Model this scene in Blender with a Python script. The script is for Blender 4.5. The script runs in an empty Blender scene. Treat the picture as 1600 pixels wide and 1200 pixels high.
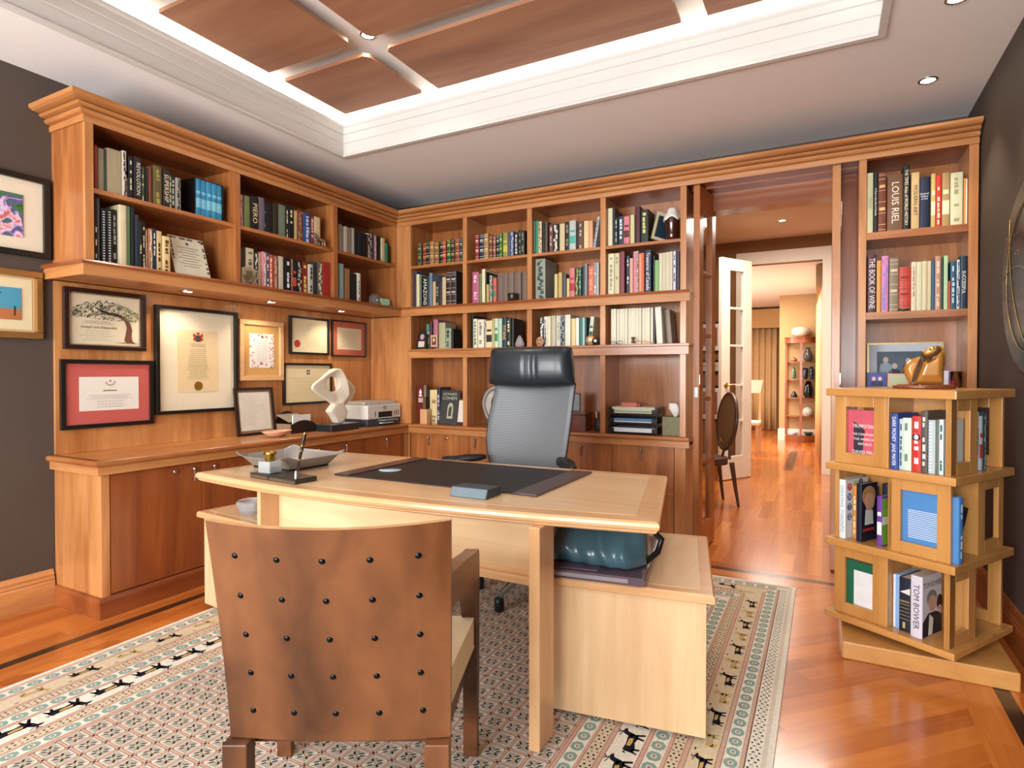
import bpy, bmesh, math, random
from mathutils import Vector, Matrix
random.seed(7)
SC = bpy.context.scene
COL = SC.collection
R = math.radians
# ---------------------------------------------------------------- camera
YAW = 0.4853
PITCH = -0.0122
cam_d = bpy.data.cameras.new('camera')
cam = bpy.data.objects.new('camera', cam_d)
COL.objects.link(cam)
cam.location = (0, 0, 1.27)
cam.rotation_euler = (math.pi / 2 + PITCH, 0, YAW)
cam_d.sensor_fit = 'HORIZONTAL'
cam_d.sensor_width = 36
cam_d.lens = 36 * 923.6 / 1600
cam_d.shift_y = -(600 - 594.52) / 1600
cam_d.clip_start = 0.05
SC.camera = cam
# ---------------------------------------------------------------- world and exposure
w = bpy.data.worlds.new('world')
SC.world = w
w.use_nodes = True
w.node_tree.nodes['Background'].inputs[0].default_value = (0.93, 0.96, 1.0, 1)
w.node_tree.nodes['Background'].inputs[1].default_value = 1.2
SC.view_settings.view_transform = 'Standard'
SC.view_settings.look = 'None'
SC.view_settings.gamma = 1
SC.view_settings.use_curve_mapping = False
SC.view_settings.exposure = 0.23


def area(name, loc, rot, sx, sy, power, col=(1, 1, 1), spread=180):
    d = bpy.data.lights.new(name, 'AREA')
    d.shape = 'RECTANGLE'; d.size = sx; d.size_y = sy; d.energy = power; d.color = col
    d.spread = R(spread)
    o = bpy.data.objects.new(name, d); COL.objects.link(o)
    o.location = loc; o.rotation_euler = rot
    return o


# daylight through the windows behind the camera (rear wall y = -2.4) and area lights added to brighten hall and far room
area('window_daylight', (-2.6, -2.3, 1.55), (R(120), 0, 0), 1.7, 1.7, 185, (0.95, 0.98, 1.0))
area('window_daylight', (-0.5, -2.3, 1.55), (R(120), 0, 0), 1.7, 1.7, 185, (0.95, 0.98, 1.0))
area('hall_light', (-0.5, 6.4, 2.95), (0, 0, 0), 1.6, 1.6, 85, (1.0, 0.93, 0.84))
area('far_room_light', (-1.6, 10.6, 2.7), (0, 0, 0), 2.2, 2.2, 140, (1.0, 0.95, 0.88))
area('far_side_fill', (-2.9, 10.5, 1.5), (0, R(-90), 0), 1.8, 2.6, 85, (1.0, 0.97, 0.93))  # added side fill for the far room; no window on this side


def spot(name, loc, power, size, col=(1.0, 0.86, 0.68), blend=0.6, r=0.03, tgt=None):
    d = bpy.data.lights.new(name, 'SPOT')
    d.energy = power; d.spot_size = R(size); d.spot_blend = blend; d.color = col; d.shadow_soft_size = r
    o = bpy.data.objects.new(name, d); COL.objects.link(o); o.location = loc
    if tgt:
        o.rotation_euler = (Vector(tgt) - Vector(loc)).to_track_quat('-Z', 'Y').to_euler()
    return o


# ---------------------------------------------------------------- helpers
def lin(h):
    h = h.lstrip('#')
    c = [int(h[i:i + 2], 16) / 255 for i in (0, 2, 4)]
    return tuple((x / 12.92 if x <= 0.04045 else ((x + 0.055) / 1.055) ** 2.4) for x in c) + (1.0,)


MATS = {}


def bs(m):
    return next(n for n in m.node_tree.nodes if n.type == 'BSDF_PRINCIPLED')


def mat(hexc, rough=0.5, metal=0.0, spec=0.5, coat=0.0, trans=0.0, emit=None, es=0, var=0.06, vs=18, ior=1.45, name=None):
    key = (hexc, rough, metal, spec, coat, trans, emit, es, var, vs, ior)
    if key in MATS: return MATS[key]
    m = bpy.data.materials.new(name or 'mat_' + hexc); m.use_nodes = True
    nt = m.node_tree; b = bs(m)
    b.inputs['Base Color'].default_value = lin(hexc)
    b.inputs['Roughness'].default_value = rough
    b.inputs['Metallic'].default_value = metal
    b.inputs['Specular IOR Level'].default_value = spec
    b.inputs['Coat Weight'].default_value = coat
    b.inputs['Coat Roughness'].default_value = 0.12
    b.inputs['Transmission Weight'].default_value = trans
    b.inputs['IOR'].default_value = ior
    if emit:
        b.inputs['Emission Color'].default_value = lin(emit)
        b.inputs['Emission Strength'].default_value = es
    if var and not trans and not emit:
        tc = nt.nodes.new('ShaderNodeTexCoord')
        n = nt.nodes.new('ShaderNodeTexNoise'); n.inputs['Scale'].default_value = vs; n.inputs['Detail'].default_value = 3
        mx = nt.nodes.new('ShaderNodeMix'); mx.data_type = 'RGBA'; mx.blend_type = 'MULTIPLY'
        mr = nt.nodes.new('ShaderNodeMapRange')
        mr.inputs['To Min'].default_value = 1 - 2 * var; mr.inputs['To Max'].default_value = 1 + 2 * var
        nt.links.new(tc.outputs['Object'], n.inputs['Vector'])
        nt.links.new(n.outputs['Fac'], mr.inputs['Value'])
        mx.inputs['Factor'].default_value = 1
        mx.inputs[6].default_value = lin(hexc)
        nt.links.new(mr.outputs[0], mx.inputs[7])
        nt.links.new(mx.outputs[2], b.inputs['Base Color'])
    MATS[key] = m
    return m


def wood(name, c1, c2, axis='z', freq=14, stretch=0.09, rough=0.32, coat=0.25, c3=None, spec=0.5, knots=0.35):
    """lacquered wood, grain running along the object axis"""
    m = bpy.data.materials.new(name); m.use_nodes = True
    nt = m.node_tree; b = bs(m)
    tc = nt.nodes.new('ShaderNodeTexCoord')
    mp = nt.nodes.new('ShaderNodeMapping')
    s = [freq, freq, freq]; s['xyz'.index(axis)] = freq * stretch
    mp.inputs['Scale'].default_value = s
    nt.links.new(tc.outputs['Object'], mp.inputs['Vector'])
    n1 = nt.nodes.new('ShaderNodeTexNoise'); n1.inputs['Scale'].default_value = 1.0; n1.inputs['Detail'].default_value = 6
    n1.inputs['Roughness'].default_value = 0.62; n1.inputs['Distortion'].default_value = 0.8
    nt.links.new(mp.outputs[0], n1.inputs['Vector'])
    mp2 = nt.nodes.new('ShaderNodeMapping')
    s2 = [3.1, 3.1, 3.1]; s2['xyz'.index(axis)] = 0.7
    mp2.inputs['Scale'].default_value = s2
    nt.links.new(tc.outputs['Object'], mp2.inputs['Vector'])
    n2 = nt.nodes.new('ShaderNodeTexNoise'); n2.inputs['Scale'].default_value = 1.3; n2.inputs['Detail'].default_value = 3
    nt.links.new(mp2.outputs[0], n2.inputs['Vector'])
    add = nt.nodes.new('ShaderNodeMath'); add.operation = 'MULTIPLY_ADD'
    add.inputs[1].default_value = knots; 
    nt.links.new(n2.outputs['Fac'], add.inputs[0]); 
    mul = nt.nodes.new('ShaderNodeMath'); mul.operation = 'MULTIPLY'; mul.inputs[1].default_value = 1 - knots
    nt.links.new(n1.outputs['Fac'], mul.inputs[0]); nt.links.new(mul.outputs[0], add.inputs[2])
    cr = nt.nodes.new('ShaderNodeValToRGB')
    cr.color_ramp.elements[0].position = 0.34; cr.color_ramp.elements[0].color = lin(c1)
    cr.color_ramp.elements[1].position = 0.66; cr.color_ramp.elements[1].color = lin(c2)
    if c3:
        e = cr.color_ramp.elements.new(0.5); e.color = lin(c3)
    nt.links.new(add.outputs[0], cr.inputs[0])
    nt.links.new(cr.outputs[0], b.inputs['Base Color'])
    b.inputs['Roughness'].default_value = rough
    b.inputs['Specular IOR Level'].default_value = spec
    b.inputs['Coat Weight'].default_value = coat
    b.inputs['Coat Roughness'].default_value = 0.15
    return m


def wood3(name, *a, **k):
    return {ax: wood(name + '_' + ax, *a, axis=ax, **k) for ax in 'xyz'}


CH = wood3('cherry', '84451f', 'bd7a42', rough=0.33, coat=0.3)            # built-in cherry
CHD = wood3('cherry_door', '74351a', 'a65e2e', rough=0.3, coat=0.35, freq=9)
CHL = wood3('cherry_edge', 'a0602f', 'd0935a', rough=0.35, coat=0.3)
MP = wood3('maple', 'cea578', 'e8c79c', rough=0.3, coat=0.35, freq=10)   # desk
MPE = wood3('maple_edge', 'ca9866', 'e0b384', rough=0.28, coat=0.4, freq=10)
AL = wood3('alder', 'b57c3c', 'd29a58', rough=0.32, coat=0.3, freq=8)      # revolving bookcase
WAL = wood3('walnut', '361a0a', '7e4c29', rough=0.42, coat=0.08, freq=9, stretch=0.5, knots=0.7)
PN = wood3('ceiling_cherry', '85563e', 'ad7c5c', rough=0.55, coat=0.0, freq=5)
WHITE = mat('e9e6e0', 0.6, var=0.01)
CEIL = mat('f0ece9', 0.85, var=0.01)
CREAM = mat('efe3cf', 0.45, var=0.02)
DARKWALL = mat('4c4038', 0.72, var=0.05, vs=3)
BLACK = mat('131212', 0.35, var=0.0)
CHROME = mat('c8c8c8', 0.16, 1.0, var=0.0)
BRASS = mat('c09a4c', 0.22, 1.0, var=0.0)
GLASS = mat('ffffff', 0.02, trans=1.0, ior=1.45)
PAPER = mat('e8e3d6', 0.8, var=0.03)
PAGES = mat('d9d0b6', 0.85, var=0.05, vs=60)


def thin_glass():
    m = bpy.data.materials.new('window_glass'); m.use_nodes = True
    nt = m.node_tree; b = bs(m)
    out = next(n for n in nt.nodes if n.type == 'OUTPUT_MATERIAL')
    tr = nt.nodes.new('ShaderNodeBsdfTransparent'); gl = nt.nodes.new('ShaderNodeBsdfGlossy')
    gl.inputs['Roughness'].default_value = 0.03
    fr = nt.nodes.new('ShaderNodeLayerWeight'); fr.inputs[0].default_value = 0.12
    mm = nt.nodes.new('ShaderNodeMath'); mm.operation = 'MINIMUM'; mm.inputs[1].default_value = 0.3
    nt.links.new(fr.outputs['Fresnel'], mm.inputs[0])
    mx = nt.nodes.new('ShaderNodeMixShader')
    nt.links.new(mm.outputs[0], mx.inputs[0]); nt.links.new(tr.outputs[0], mx.inputs[1]); nt.links.new(gl.outputs[0], mx.inputs[2])
    nt.links.new(mx.outputs[0], out.inputs[0])
    return m


PANE = thin_glass()


class MB:
    """collects geometry of ONE mesh"""
    def __init__(s): s.v = []; s.f = []; s.m = []; s.sm = []

    def add(s, vs, fs, mi=0, smooth=False, M=None):
        n = len(s.v)
        for p in vs:
            s.v.append(tuple(M @ Vector(p)) if M else tuple(p))
        for f in fs:
            s.f.append(tuple(i + n for i in f)); s.m.append(mi); s.sm.append(smooth)
        return s

    def box(s, x0, x1, y0, y1, z0, z1, mi=0, M=None):
        vs = [(x0, y0, z0), (x1, y0, z0), (x1, y1, z0), (x0, y1, z0), (x0, y0, z1), (x1, y0, z1), (x1, y1, z1), (x0, y1, z1)]
        return s.add(vs, [(0, 3, 2, 1), (4, 5, 6, 7), (0, 1, 5, 4), (1, 2, 6, 5), (2, 3, 7, 6), (3, 0, 4, 7)], mi, False, M)

    def prism(s, poly, a0, a1, axis='z', mi=0, M=None, smooth=False):
        """poly: ccw list of 2D points; axis z: (x,y), y: (x,z), x: (y,z)"""
        n = len(poly)
        def P(p, a):
            return {'z': (p[0], p[1], a), 'y': (p[0], a, p[1]), 'x': (a, p[0], p[1])}[axis]
        vs = [P(p, a0) for p in poly] + [P(p, a1) for p in poly]
        fs = [tuple(range(n))[::-1], tuple(range(n, 2 * n))]
        s.add(vs, fs, mi, False, M)
        s.add(vs, [(i, (i + 1) % n, n + (i + 1) % n, n + i) for i in range(n)], mi, smooth, M)
        return s

    def lathe(s, prof, c=(0, 0, 0), seg=24, mi=0, axis='z', M=None, smooth=True, sc=(1, 1)):
        vs = []; fs = []
        for (r, h) in prof:
            for k in range(seg):
                a = 2 * math.pi * k / seg
                p = (r * math.cos(a) * sc[0], r * math.sin(a) * sc[1], h)
                if axis == 'y': p = (p[0], h, p[1])
                if axis == 'x': p = (h, p[0], p[1])
                vs.append((p[0] + c[0], p[1] + c[1], p[2] + c[2]))
        for i in range(len(prof) - 1):
            for k in range(seg):
                k2 = (k + 1) % seg
                fs.append((i * seg + k, i * seg + k2, (i + 1) * seg + k2, (i + 1) * seg + k))
        s.add(vs, fs, mi, smooth, M)
        if prof[0][0] > 1e-5: s.add(vs[:seg], [tuple(range(seg))[::-1]], mi, False, M)
        if prof[-1][0] > 1e-5: s.add(vs[-seg:], [tuple(range(seg))], mi, False, M)
        return s

    def cyl(s, c, r, h, axis='z', seg=20, mi=0, M=None):
        return s.lathe([(r, 0), (r, h)], c, seg, mi, axis, M)

    def tube(s, pts, r, seg=8, mi=0, closed=False, M=None, rs=None):
        pts = [Vector(p) for p in pts]; n = len(pts); vs = []; fs = []
        up = None
        for i, p in enumerate(pts):
            t = (pts[(i + 1) % n] - pts[i - 1]) if (closed or 0 < i < n - 1) else ((pts[1] - pts[0]) if i == 0 else (pts[-1] - pts[-2]))
            t.normalize()
            if up is None: up = Vector((0, 0, 1)) if abs(t.z) < 0.9 else Vector((1, 0, 0))
            a = t.cross(up)
            if a.length < 1e-4: a = t.cross(Vector((0, 1, 0.1)))
            a.normalize(); b2 = a.cross(t).normalized(); up = b2
            rr = rs[i] if rs else r
            for k in range(seg):
                an = 2 * math.pi * k / seg
                vs.append(tuple(p + a * rr * math.cos(an) + b2 * rr * math.sin(an)))
        m = n if closed else n - 1
        for i in range(m):
            j = (i + 1) % n
            for k in range(seg):
                k2 = (k + 1) % seg
                fs.append((i * seg + k, i * seg + k2, j * seg + k2, j * seg + k))
        s.add(vs, fs, mi, True, M)
        if not closed:
            s.add(vs[:seg], [tuple(range(seg))[::-1]], mi, False, M); s.add(vs[-seg:], [tuple(range(seg))], mi, False, M)
        return s

    def sweep(s, path, prof, mi=0, M=None, axes=False):
        """profile (offset to the left-hand normal side, z) swept along a horizontal path with mitred corners, capped"""
        n = len(path); k = len(prof); vs = []; fs = []
        P = [Vector((p[0], p[1])) for p in path]
        for i in range(n):
            d0 = (P[i] - P[i - 1]).normalized() if i > 0 else None
            d1 = (P[i + 1] - P[i]).normalized() if i < n - 1 else None
            if d0 is None: nn = Vector((d1.y, -d1.x))
            elif d1 is None: nn = Vector((d0.y, -d0.x))
            else:
                a = Vector((d0.y, -d0.x)); b2 = Vector((d1.y, -d1.x)); nn = (a + b2); nn = nn / (nn.dot(a))
            for (o, z) in prof:
                q = P[i] + nn * o; vs.append((q.x, q.y, z))
        for i in range(n - 1):
            for j in range(k):
                j2 = (j + 1) % k
                fs.append((i * k + j, i * k + j2, (i + 1) * k + j2, (i + 1) * k + j))
        fs.append(tuple(range(k))[::-1]); fs.append(tuple(range((n - 1) * k, n * k)))
        s.add(vs, fs, 0, False, M)
        if axes:
            for q in range(len(fs)):
                i = min(q // k, n - 2); dx, dy = abs(path[i + 1][0] - path[i][0]), abs(path[i + 1][1] - path[i][1])
                s.m[len(s.m) - len(fs) + q] = 1 if dx > dy else 0
        elif mi:
            for q in range(len(fs)): s.m[len(s.m) - len(fs) + q] = mi
        return s

    def build(s, name, mats, parent=None, local=False, bev=0, loc=None, rotz=0, sub=0, weld=False):
        me = bpy.data.meshes.new(name); me.from_pydata(s.v, [], s.f)
        if not isinstance(mats, (list, tuple)): mats = [mats]
        for m in mats: me.materials.append(m)
        me.polygons.foreach_set('material_index', s.m)
        me.polygons.foreach_set('use_smooth', s.sm)
        me.update()
        bm = bmesh.new(); bm.from_mesh(me)
        if weld: bmesh.ops.remove_doubles(bm, verts=bm.verts, dist=1e-5)
        bmesh.ops.recalc_face_normals(bm, faces=bm.faces)
        bm.to_mesh(me); bm.free()
        o = bpy.data.objects.new(name, me); COL.objects.link(o)
        if loc is not None: o.location = loc
        if rotz: o.rotation_euler = (0, 0, rotz)
        if parent is not None:
            o.parent = parent
            if not local: o.matrix_parent_inverse = wm(parent).inverted()
        if bev:
            md = o.modifiers.new('bevel', 'BEVEL'); md.width = bev; md.segments = 2; md.limit_method = 'ANGLE'; md.angle_limit = R(40)
            md.harden_normals = False
        if sub:
            md = o.modifiers.new('sub', 'SUBSURF'); md.levels = sub; md.render_levels = sub
        return o


def wm(o):
    m = Matrix.LocRotScale(o.location, o.rotation_euler, o.scale)
    if o.parent: m = wm(o.parent) @ o.matrix_parent_inverse @ m
    return m


def tag(o, label, cat, group=None, kind=None):
    o['label'] = label; o['category'] = cat
    if group: o['group'] = group
    if kind: o['kind'] = kind
    return o


def thing(name, label, cat, loc, rotz=0, group=None):
    o = bpy.data.objects.new(name, None); COL.objects.link(o)
    o.empty_display_size = 0.1
    o.location = loc; o.rotation_euler = (0, 0, rotz)
    return tag(o, label, cat, group)


def struct(o):
    o['kind'] = 'structure'
    return o


TXT = {}


def text(name, body, size, M, m, parent, local=True, width=None, align='CENTER', extrude=0.0):
    """flat printed lettering as its own mesh part; M places text plane (x right, y up)"""
    cu = bpy.data.curves.new(name, 'FONT'); cu.body = body; cu.size = size; cu.align_x = align; cu.align_y = 'CENTER'
    cu.resolution_u = 2; cu.extrude = extrude
    t = bpy.data.objects.new(name, cu); COL.objects.link(t)
    bpy.context.view_layer.update()
    me = bpy.data.meshes.new_from_object(t.evaluated_get(bpy.context.evaluated_depsgraph_get()))
    bpy.data.objects.remove(t)
    if width and me.vertices:
        xs = [v.co.x for v in me.vertices]; w_ = max(xs) - min(xs)
        if w_ > width:
            for v in me.vertices: v.co.x *= width / w_
    me.transform(M)
    me.materials.clear(); me.materials.append(m)
    o = bpy.data.objects.new(name, me); COL.objects.link(o)
    if parent is not None:
        o.parent = parent
        if not local: o.matrix_parent_inverse = wm(parent).inverted()
    return o


def basis(o, x, y):
    """matrix whose local x,y axes are the given world vectors, origin o"""
    x = Vector(x).normalized(); y = Vector(y).normalized(); z = x.cross(y)
    return Matrix(((x.x, y.x, z.x, o[0]), (x.y, y.y, z.y, o[1]), (x.z, y.z, z.z, o[2]), (0, 0, 0, 1)))
# ================================================================ the room
XW, XR, YW, YF, ZC = -3.75, 0.79, 4.62, -2.4, 2.88
# floor -----------------------------------------------------------------
def planks(name, ang, w=0.085, l=0.95, c1='9a481a', c2='d07c36', rough=0.22):
    m = bpy.data.materials.new(name); m.use_nodes = True; nt = m.node_tree; b = bs(m)
    tc = nt.nodes.new('ShaderNodeTexCoord'); mp = nt.nodes.new('ShaderNodeMapping'); mp.inputs['Rotation'].default_value = (0, 0, ang)
    nt.links.new(tc.outputs['Object'], mp.inputs['Vector'])
    br = nt.nodes.new('ShaderNodeTexBrick'); br.inputs['Scale'].default_value = 1.0
    br.inputs['Brick Width'].default_value = l; br.inputs['Row Height'].default_value = w
    br.inputs['Mortar Size'].default_value = 0.0006; br.inputs['Mortar Smooth'].default_value = 0.3
    br.offset = 0.37; br.offset_frequency = 2; br.squash = 0.8; br.squash_frequency = 3
    br.inputs['Color1'].default_value = (0, 0, 0, 1); br.inputs['Color2'].default_value = (1, 1, 1, 1); br.inputs['Mortar'].default_value = (0.15, 0.15, 0.15, 1)
    nt.links.new(mp.outputs[0], br.inputs['Vector'])
    mp2 = nt.nodes.new('ShaderNodeMapping'); mp2.inputs['Scale'].default_value = (1.6, 22, 1)
    nt.links.new(mp.outputs[0], mp2.inputs['Vector'])
    # shift the grain from board to board
    ad = nt.nodes.new('ShaderNodeVectorMath'); ad.operation = 'MULTIPLY_ADD'; ad.inputs[1].default_value = (37, 11, 5)
    nt.links.new(br.outputs['Color'], ad.inputs[0]); nt.links.new(mp2.outputs[0], ad.inputs[2])
    n = nt.nodes.new('ShaderNodeTexNoise'); n.inputs['Scale'].default_value = 1.0; n.inputs['Detail'].default_value = 5; n.inputs['Distortion'].default_value = 1.0
    nt.links.new(ad.outputs[0], n.inputs['Vector'])
    mx = nt.nodes.new('ShaderNodeMix'); mx.inputs[0].default_value = 0.5
    sp = nt.nodes.new('ShaderNodeSeparateColor'); nt.links.new(br.outputs['Color'], sp.inputs[0])
    nt.links.new(n.outputs['Fac'], mx.inputs[2]); nt.links.new(sp.outputs[0], mx.inputs[3])
    cr = nt.nodes.new('ShaderNodeValToRGB')
    cr.color_ramp.elements[0].position = 0.12; cr.color_ramp.elements[0].color = lin(c1)
    cr.color_ramp.elements[1].position = 0.85; cr.color_ramp.elements[1].color = lin(c2)
    nt.links.new(mx.outputs[0], cr.inputs[0]); nt.links.new(cr.outputs[0], b.inputs['Base Color'])
    b.inputs['Roughness'].default_value = rough; b.inputs['Coat Weight'].default_value = 0.35; b.inputs['Coat Roughness'].default_value = 0.1
    return m


F45 = planks('floor_diagonal', R(-45)); FX = planks('floor_border_x', 0); FY = planks('floor_border_y', R(90)); FD = wood('floor_inlay', '2c1a12', '4a3020', axis='x', rough=0.22)
DX0, DX1, DY = -3.115, 0.61, 4.005     # dark inlay line, inner edges
fl = MB()
iw = 0.055; ib = 0.12
def rect(x0, x1, y0, y1, mi): fl.add([(x0, y0, 0), (x1, y0, 0), (x1, y1, 0), (x0, y1, 0)], [(0, 1, 2, 3)], mi)
rect(DX0 + ib, DX1 - ib, YF, DY - ib, 0)
fl.add([(DX0, YF, 0), (DX0 + ib, YF, 0), (DX0 + ib, DY - ib, 0), (DX0, DY, 0)], [(0, 1, 2, 3)], 2)
fl.add([(DX1 - ib, YF, 0), (DX1, YF, 0), (DX1, DY, 0), (DX1 - ib, DY - ib, 0)], [(0, 1, 2, 3)], 2)
fl.add([(DX0 + ib, DY - ib, 0), (DX1 - ib, DY - ib, 0), (DX1, DY, 0), (DX0, DY, 0)], [(0, 1, 2, 3)], 1)
rect(DX0 - iw, DX0, YF, DY + iw, 3); rect(DX1, DX1 + iw, YF, DY + iw, 3); rect(DX0, DX1, DY, DY + iw, 3)
rect(XW, DX0 - iw, YF, DY + iw, 2); rect(DX1 + iw, XR, YF, DY + iw, 2)
rect(XW, XR, DY + iw, 4.16, 1); rect(XW, XR, 4.16, YW, 2)
rect(-0.86, 0.19, YW, 8.27, 2)
struct(fl.build('floor', [F45, FX, FY, FD]))
fh = MB()
fh.add([(-2.6, YW, 0), (-0.86, YW, 0), (-0.86, 8.27, 0), (-2.6, 8.27, 0)], [(0, 1, 2, 3)], 0)
fh.add([(0.19, YW + .14, 0), (1.0, YW + .14, 0), (1.0, 8.27, 0), (0.19, 8.27, 0)], [(0, 1, 2, 3)], 0)
fh.add([(-2.6, 8.27, 0), (1.0, 8.27, 0), (1.0, 8.52, 0), (-2.6, 8.52, 0)], [(0, 1, 2, 3)], 1)
fh.add([(-3.2, 8.52, 0), (1.0, 8.52, 0), (1.0, 14.7, 0), (-3.2, 14.7, 0)], [(0, 1, 2, 3)], 0)
fh.add([(-0.47, 8.52, 0.0006), (-0.36, 8.52, 0.0006), (-0.36, 10.6, 0.0006), (-0.47, 10.6, 0.0006)], [(0, 1, 2, 3)], 2)
o = struct(fh.build('floor', [FY, FX, FD]))
# walls -----------------------------------------------------------------
struct(MB().box(XW - 0.1, XW, YF, YW, 0, ZC).build('wall_left', DARKWALL))
struct(MB().box(XR, XR + 0.1, YF, YW, 0, ZC).build('wall_right', DARKWALL))
wb = MB()
wb.box(XW, -0.87, YW, YW + 0.12, 0, ZC); wb.box(0.2, XR, YW, YW + 0.12, 0, ZC); wb.box(-0.87, 0.2, YW, YW + 0.12, 2.64, ZC)
struct(wb.build('wall_back', DARKWALL))
wr = MB()
wr.box(XW, -3.45, YF - 0.1, YF, 0, ZC); wr.box(-1.75, -1.35, YF - 0.1, YF, 0, ZC); wr.box(0.35, XR, YF - 0.1, YF, 0, ZC)
wr.box(-3.45, -1.75, YF - 0.1, YF, 0, 0.7); wr.box(-3.45, -1.75, YF - 0.1, YF, 2.4, ZC)
wr.box(-1.35, 0.35, YF - 0.1, YF, 0, 0.7); wr.box(-1.35, 0.35, YF - 0.1, YF, 2.4, ZC)
struct(wr.build('wall_rear', DARKWALL))
for i, x0 in enumerate((-3.45, -1.35)):
    f = MB()
    f.box(x0, x0 + 1.7, YF - 0.08, YF - 0.03, 0.7, 0.76); f.box(x0, x0 + 1.7, YF - 0.08, YF - 0.03, 2.34, 2.4)
    for q in (0, 0.82, 1.64): f.box(x0 + q, x0 + q + 0.06, YF - 0.08, YF - 0.03, 0.76, 2.34)
    struct(f.build('window_%d' % (i + 1), WHITE))
# ceiling with tray --------------------------------------------------------
TX0, TX1, TY0, TY1 = -3.17, 0.24, 0.93, 3.32
c = MB()
g_ = .006
c.box(XW, TX0 - g_, YF, YW, ZC, ZC + 0.05); c.box(TX1 + g_, XR, YF, YW, ZC, ZC + 0.05)
c.box(TX0 - g_, TX1 + g_, YF, TY0 - g_, ZC, ZC + 0.05); c.box(TX0 - g_, TX1 + g_, TY1 + g_, YW, ZC, ZC + 0.05)
struct(c.build('ceiling', CEIL))
UP = 3.2
c = MB(); c.box(TX0 - 0.22, TX1 + 0.22, TY0 - 0.22, TY1 + 0.22, UP, UP + 0.04)
for a in ((TX0 - 0.22, TX0 - 0.18, TY0 - 0.22, TY1 + 0.22), (TX1 + 0.18, TX1 + 0.22, TY0 - 0.22, TY1 + 0.22), (TX0 - 0.18, TX1 + 0.18, TY0 - 0.22, TY0 - 0.18), (TX0 - 0.18, TX1 + 0.18, TY1 + 0.18, TY1 + 0.22)):
    c.box(*a, ZC + 0.05, UP)
struct(c.build('ceiling', mat('f2eee8', 0.8, var=0.0)))
# white frieze boards round the tray, with beads
fr = MB()
prof = [(-0.012, ZC - 0.012), (0.022, ZC - 0.012), (0.022, ZC + 0.002), (0.006, ZC + 0.006), (0.0, ZC + 0.02), (0.0, ZC + 0.085), (-0.004, ZC + 0.088), (-0.004, ZC + 0.092), (0.004, ZC + 0.096), (0.004, ZC + 0.15),
        (0.0, ZC + 0.153), (0.0, ZC + 0.157), (0.01, ZC + 0.161), (0.01, ZC + 0.2), (0.022, ZC + 0.21), (0.022, ZC + 0.225), (-0.012, ZC + 0.225)]
path = [(TX0, TY0), (TX0, TY1), (TX1, TY1), (TX1, TY0), (TX0, TY0)]
# four straight pieces with mitred ends
def tray_piece(p0, p1, nx, ny):
    t = MB(); vs = []
    d = Vector((p1[0] - p0[0], p1[1] - p0[1])).normalized()
    for e, sgn in ((p0, 1), (p1, -1)):
        for (o_, z) in prof:
            vs.append((e[0] + nx * o_ + d.x * sgn * o_, e[1] + ny * o_ + d.y * sgn * o_, z))
    k = len(prof)
    fs = [(j, (j + 1) % k, k + (j + 1) % k, k + j) for j in range(k)] + [tuple(range(k)), tuple(range(k, 2 * k))]
    t.add(vs, fs); return t
for i, (p0, p1, nx, ny) in enumerate((((TX0, TY0), (TX0, TY1), 1, 0), ((TX0, TY1), (TX1, TY1), 0, -1), ((TX1, TY1), (TX1, TY0), -1, 0), ((TX1, TY0), (TX0, TY0), 0, 1))):
    struct(tray_piece(p0, p1, nx, ny).build('trim_%d' % (i + 1), mat('d6d2cc', 0.6, var=0.01)))
# LED strips lying in the cove behind the frieze
LED = mat('ffffff', 0.5, emit='fffaf2', es=50)
for i, a in enumerate(((TX0 - 0.12, TX0 - 0.10, TY0, TY1), (TX1 + 0.10, TX1 + 0.12, TY0, TY1), (TX0, TX1, TY0 - 0.12, TY0 - 0.10), (TX0, TX1, TY1 + 0.10, TY1 + 0.12))):
    side = ('left', 'right', 'front', 'back')[i]
    tag(MB().box(*a, ZC + 0.05, ZC + 0.062).build('led_strip', LED), 'warm LED strip glowing in the %s cove of the ceiling tray' % side, 'light strip')
# hanging wood ceiling panels
def cpanel(x0, x1, y0, y1, ch, label):
    k = 0.028
    pts = []
    cs = {(0, 0): (x0, y0), (1, 0): (x1, y0), (1, 1): (x1, y1), (0, 1): (x0, y1)}
    for key, dd in (((0, 0), ((0, 1), (1, 0))), ((1, 0), ((-1, 0), (0, 1))), ((1, 1), ((0, -1), (-1, 0))), ((0, 1), ((1, 0), (0, -1)))):
        p = cs[key]
        if key in ch:
            pts.append((p[0] + k * dd[0][0], p[1] + k * dd[0][1])); pts.append((p[0] + k * dd[1][0], p[1] + k * dd[1][1]))
        else: pts.append(p)
    t = thing('ceiling_panel', label, 'ceiling panel', ((x0 + x1) / 2, (y0 + y1) / 2, 3.13), 0, 'wood panels in the ceiling tray')
    MB().prism(pts, 3.13, 3.152).build('panel', PN['x'], t)
    MB().box(x0 + .12, x1 - .12, y0 + .12, y1 - .12, 3.152, UP).build('hanger', WHITE, t)
XS = [(-3.05, -2.375), (-2.24, -0.68), (-0.545, 0.12)]
YS = [(1.05, 1.75), (1.87, 2.555), (2.68, 3.215)]
nx_ = ('left', 'middle', 'right'); ny_ = ('nearest', 'second', 'back')
for i, (a, b_) in enumerate(XS):
    for j, (c0, c1) in enumerate(YS):
        ch = []
        if i > 0: ch += [(0, 0)] if j > 0 else []
        if i > 0 and j < 2: ch += [(0, 1)]
        if i < 2 and j > 0: ch += [(1, 0)]
        if i < 2 and j < 2: ch += [(1, 1)]
        cpanel(a, b_, c0, c1, ch, '%s cherry ceiling panel, %s column of the %s row in the tray' % ('wide' if i == 1 else 'square', nx_[i], ny_[j]))
GLOW = mat('fff8ee', 0.4, emit='fff0d8', es=60)
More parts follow.
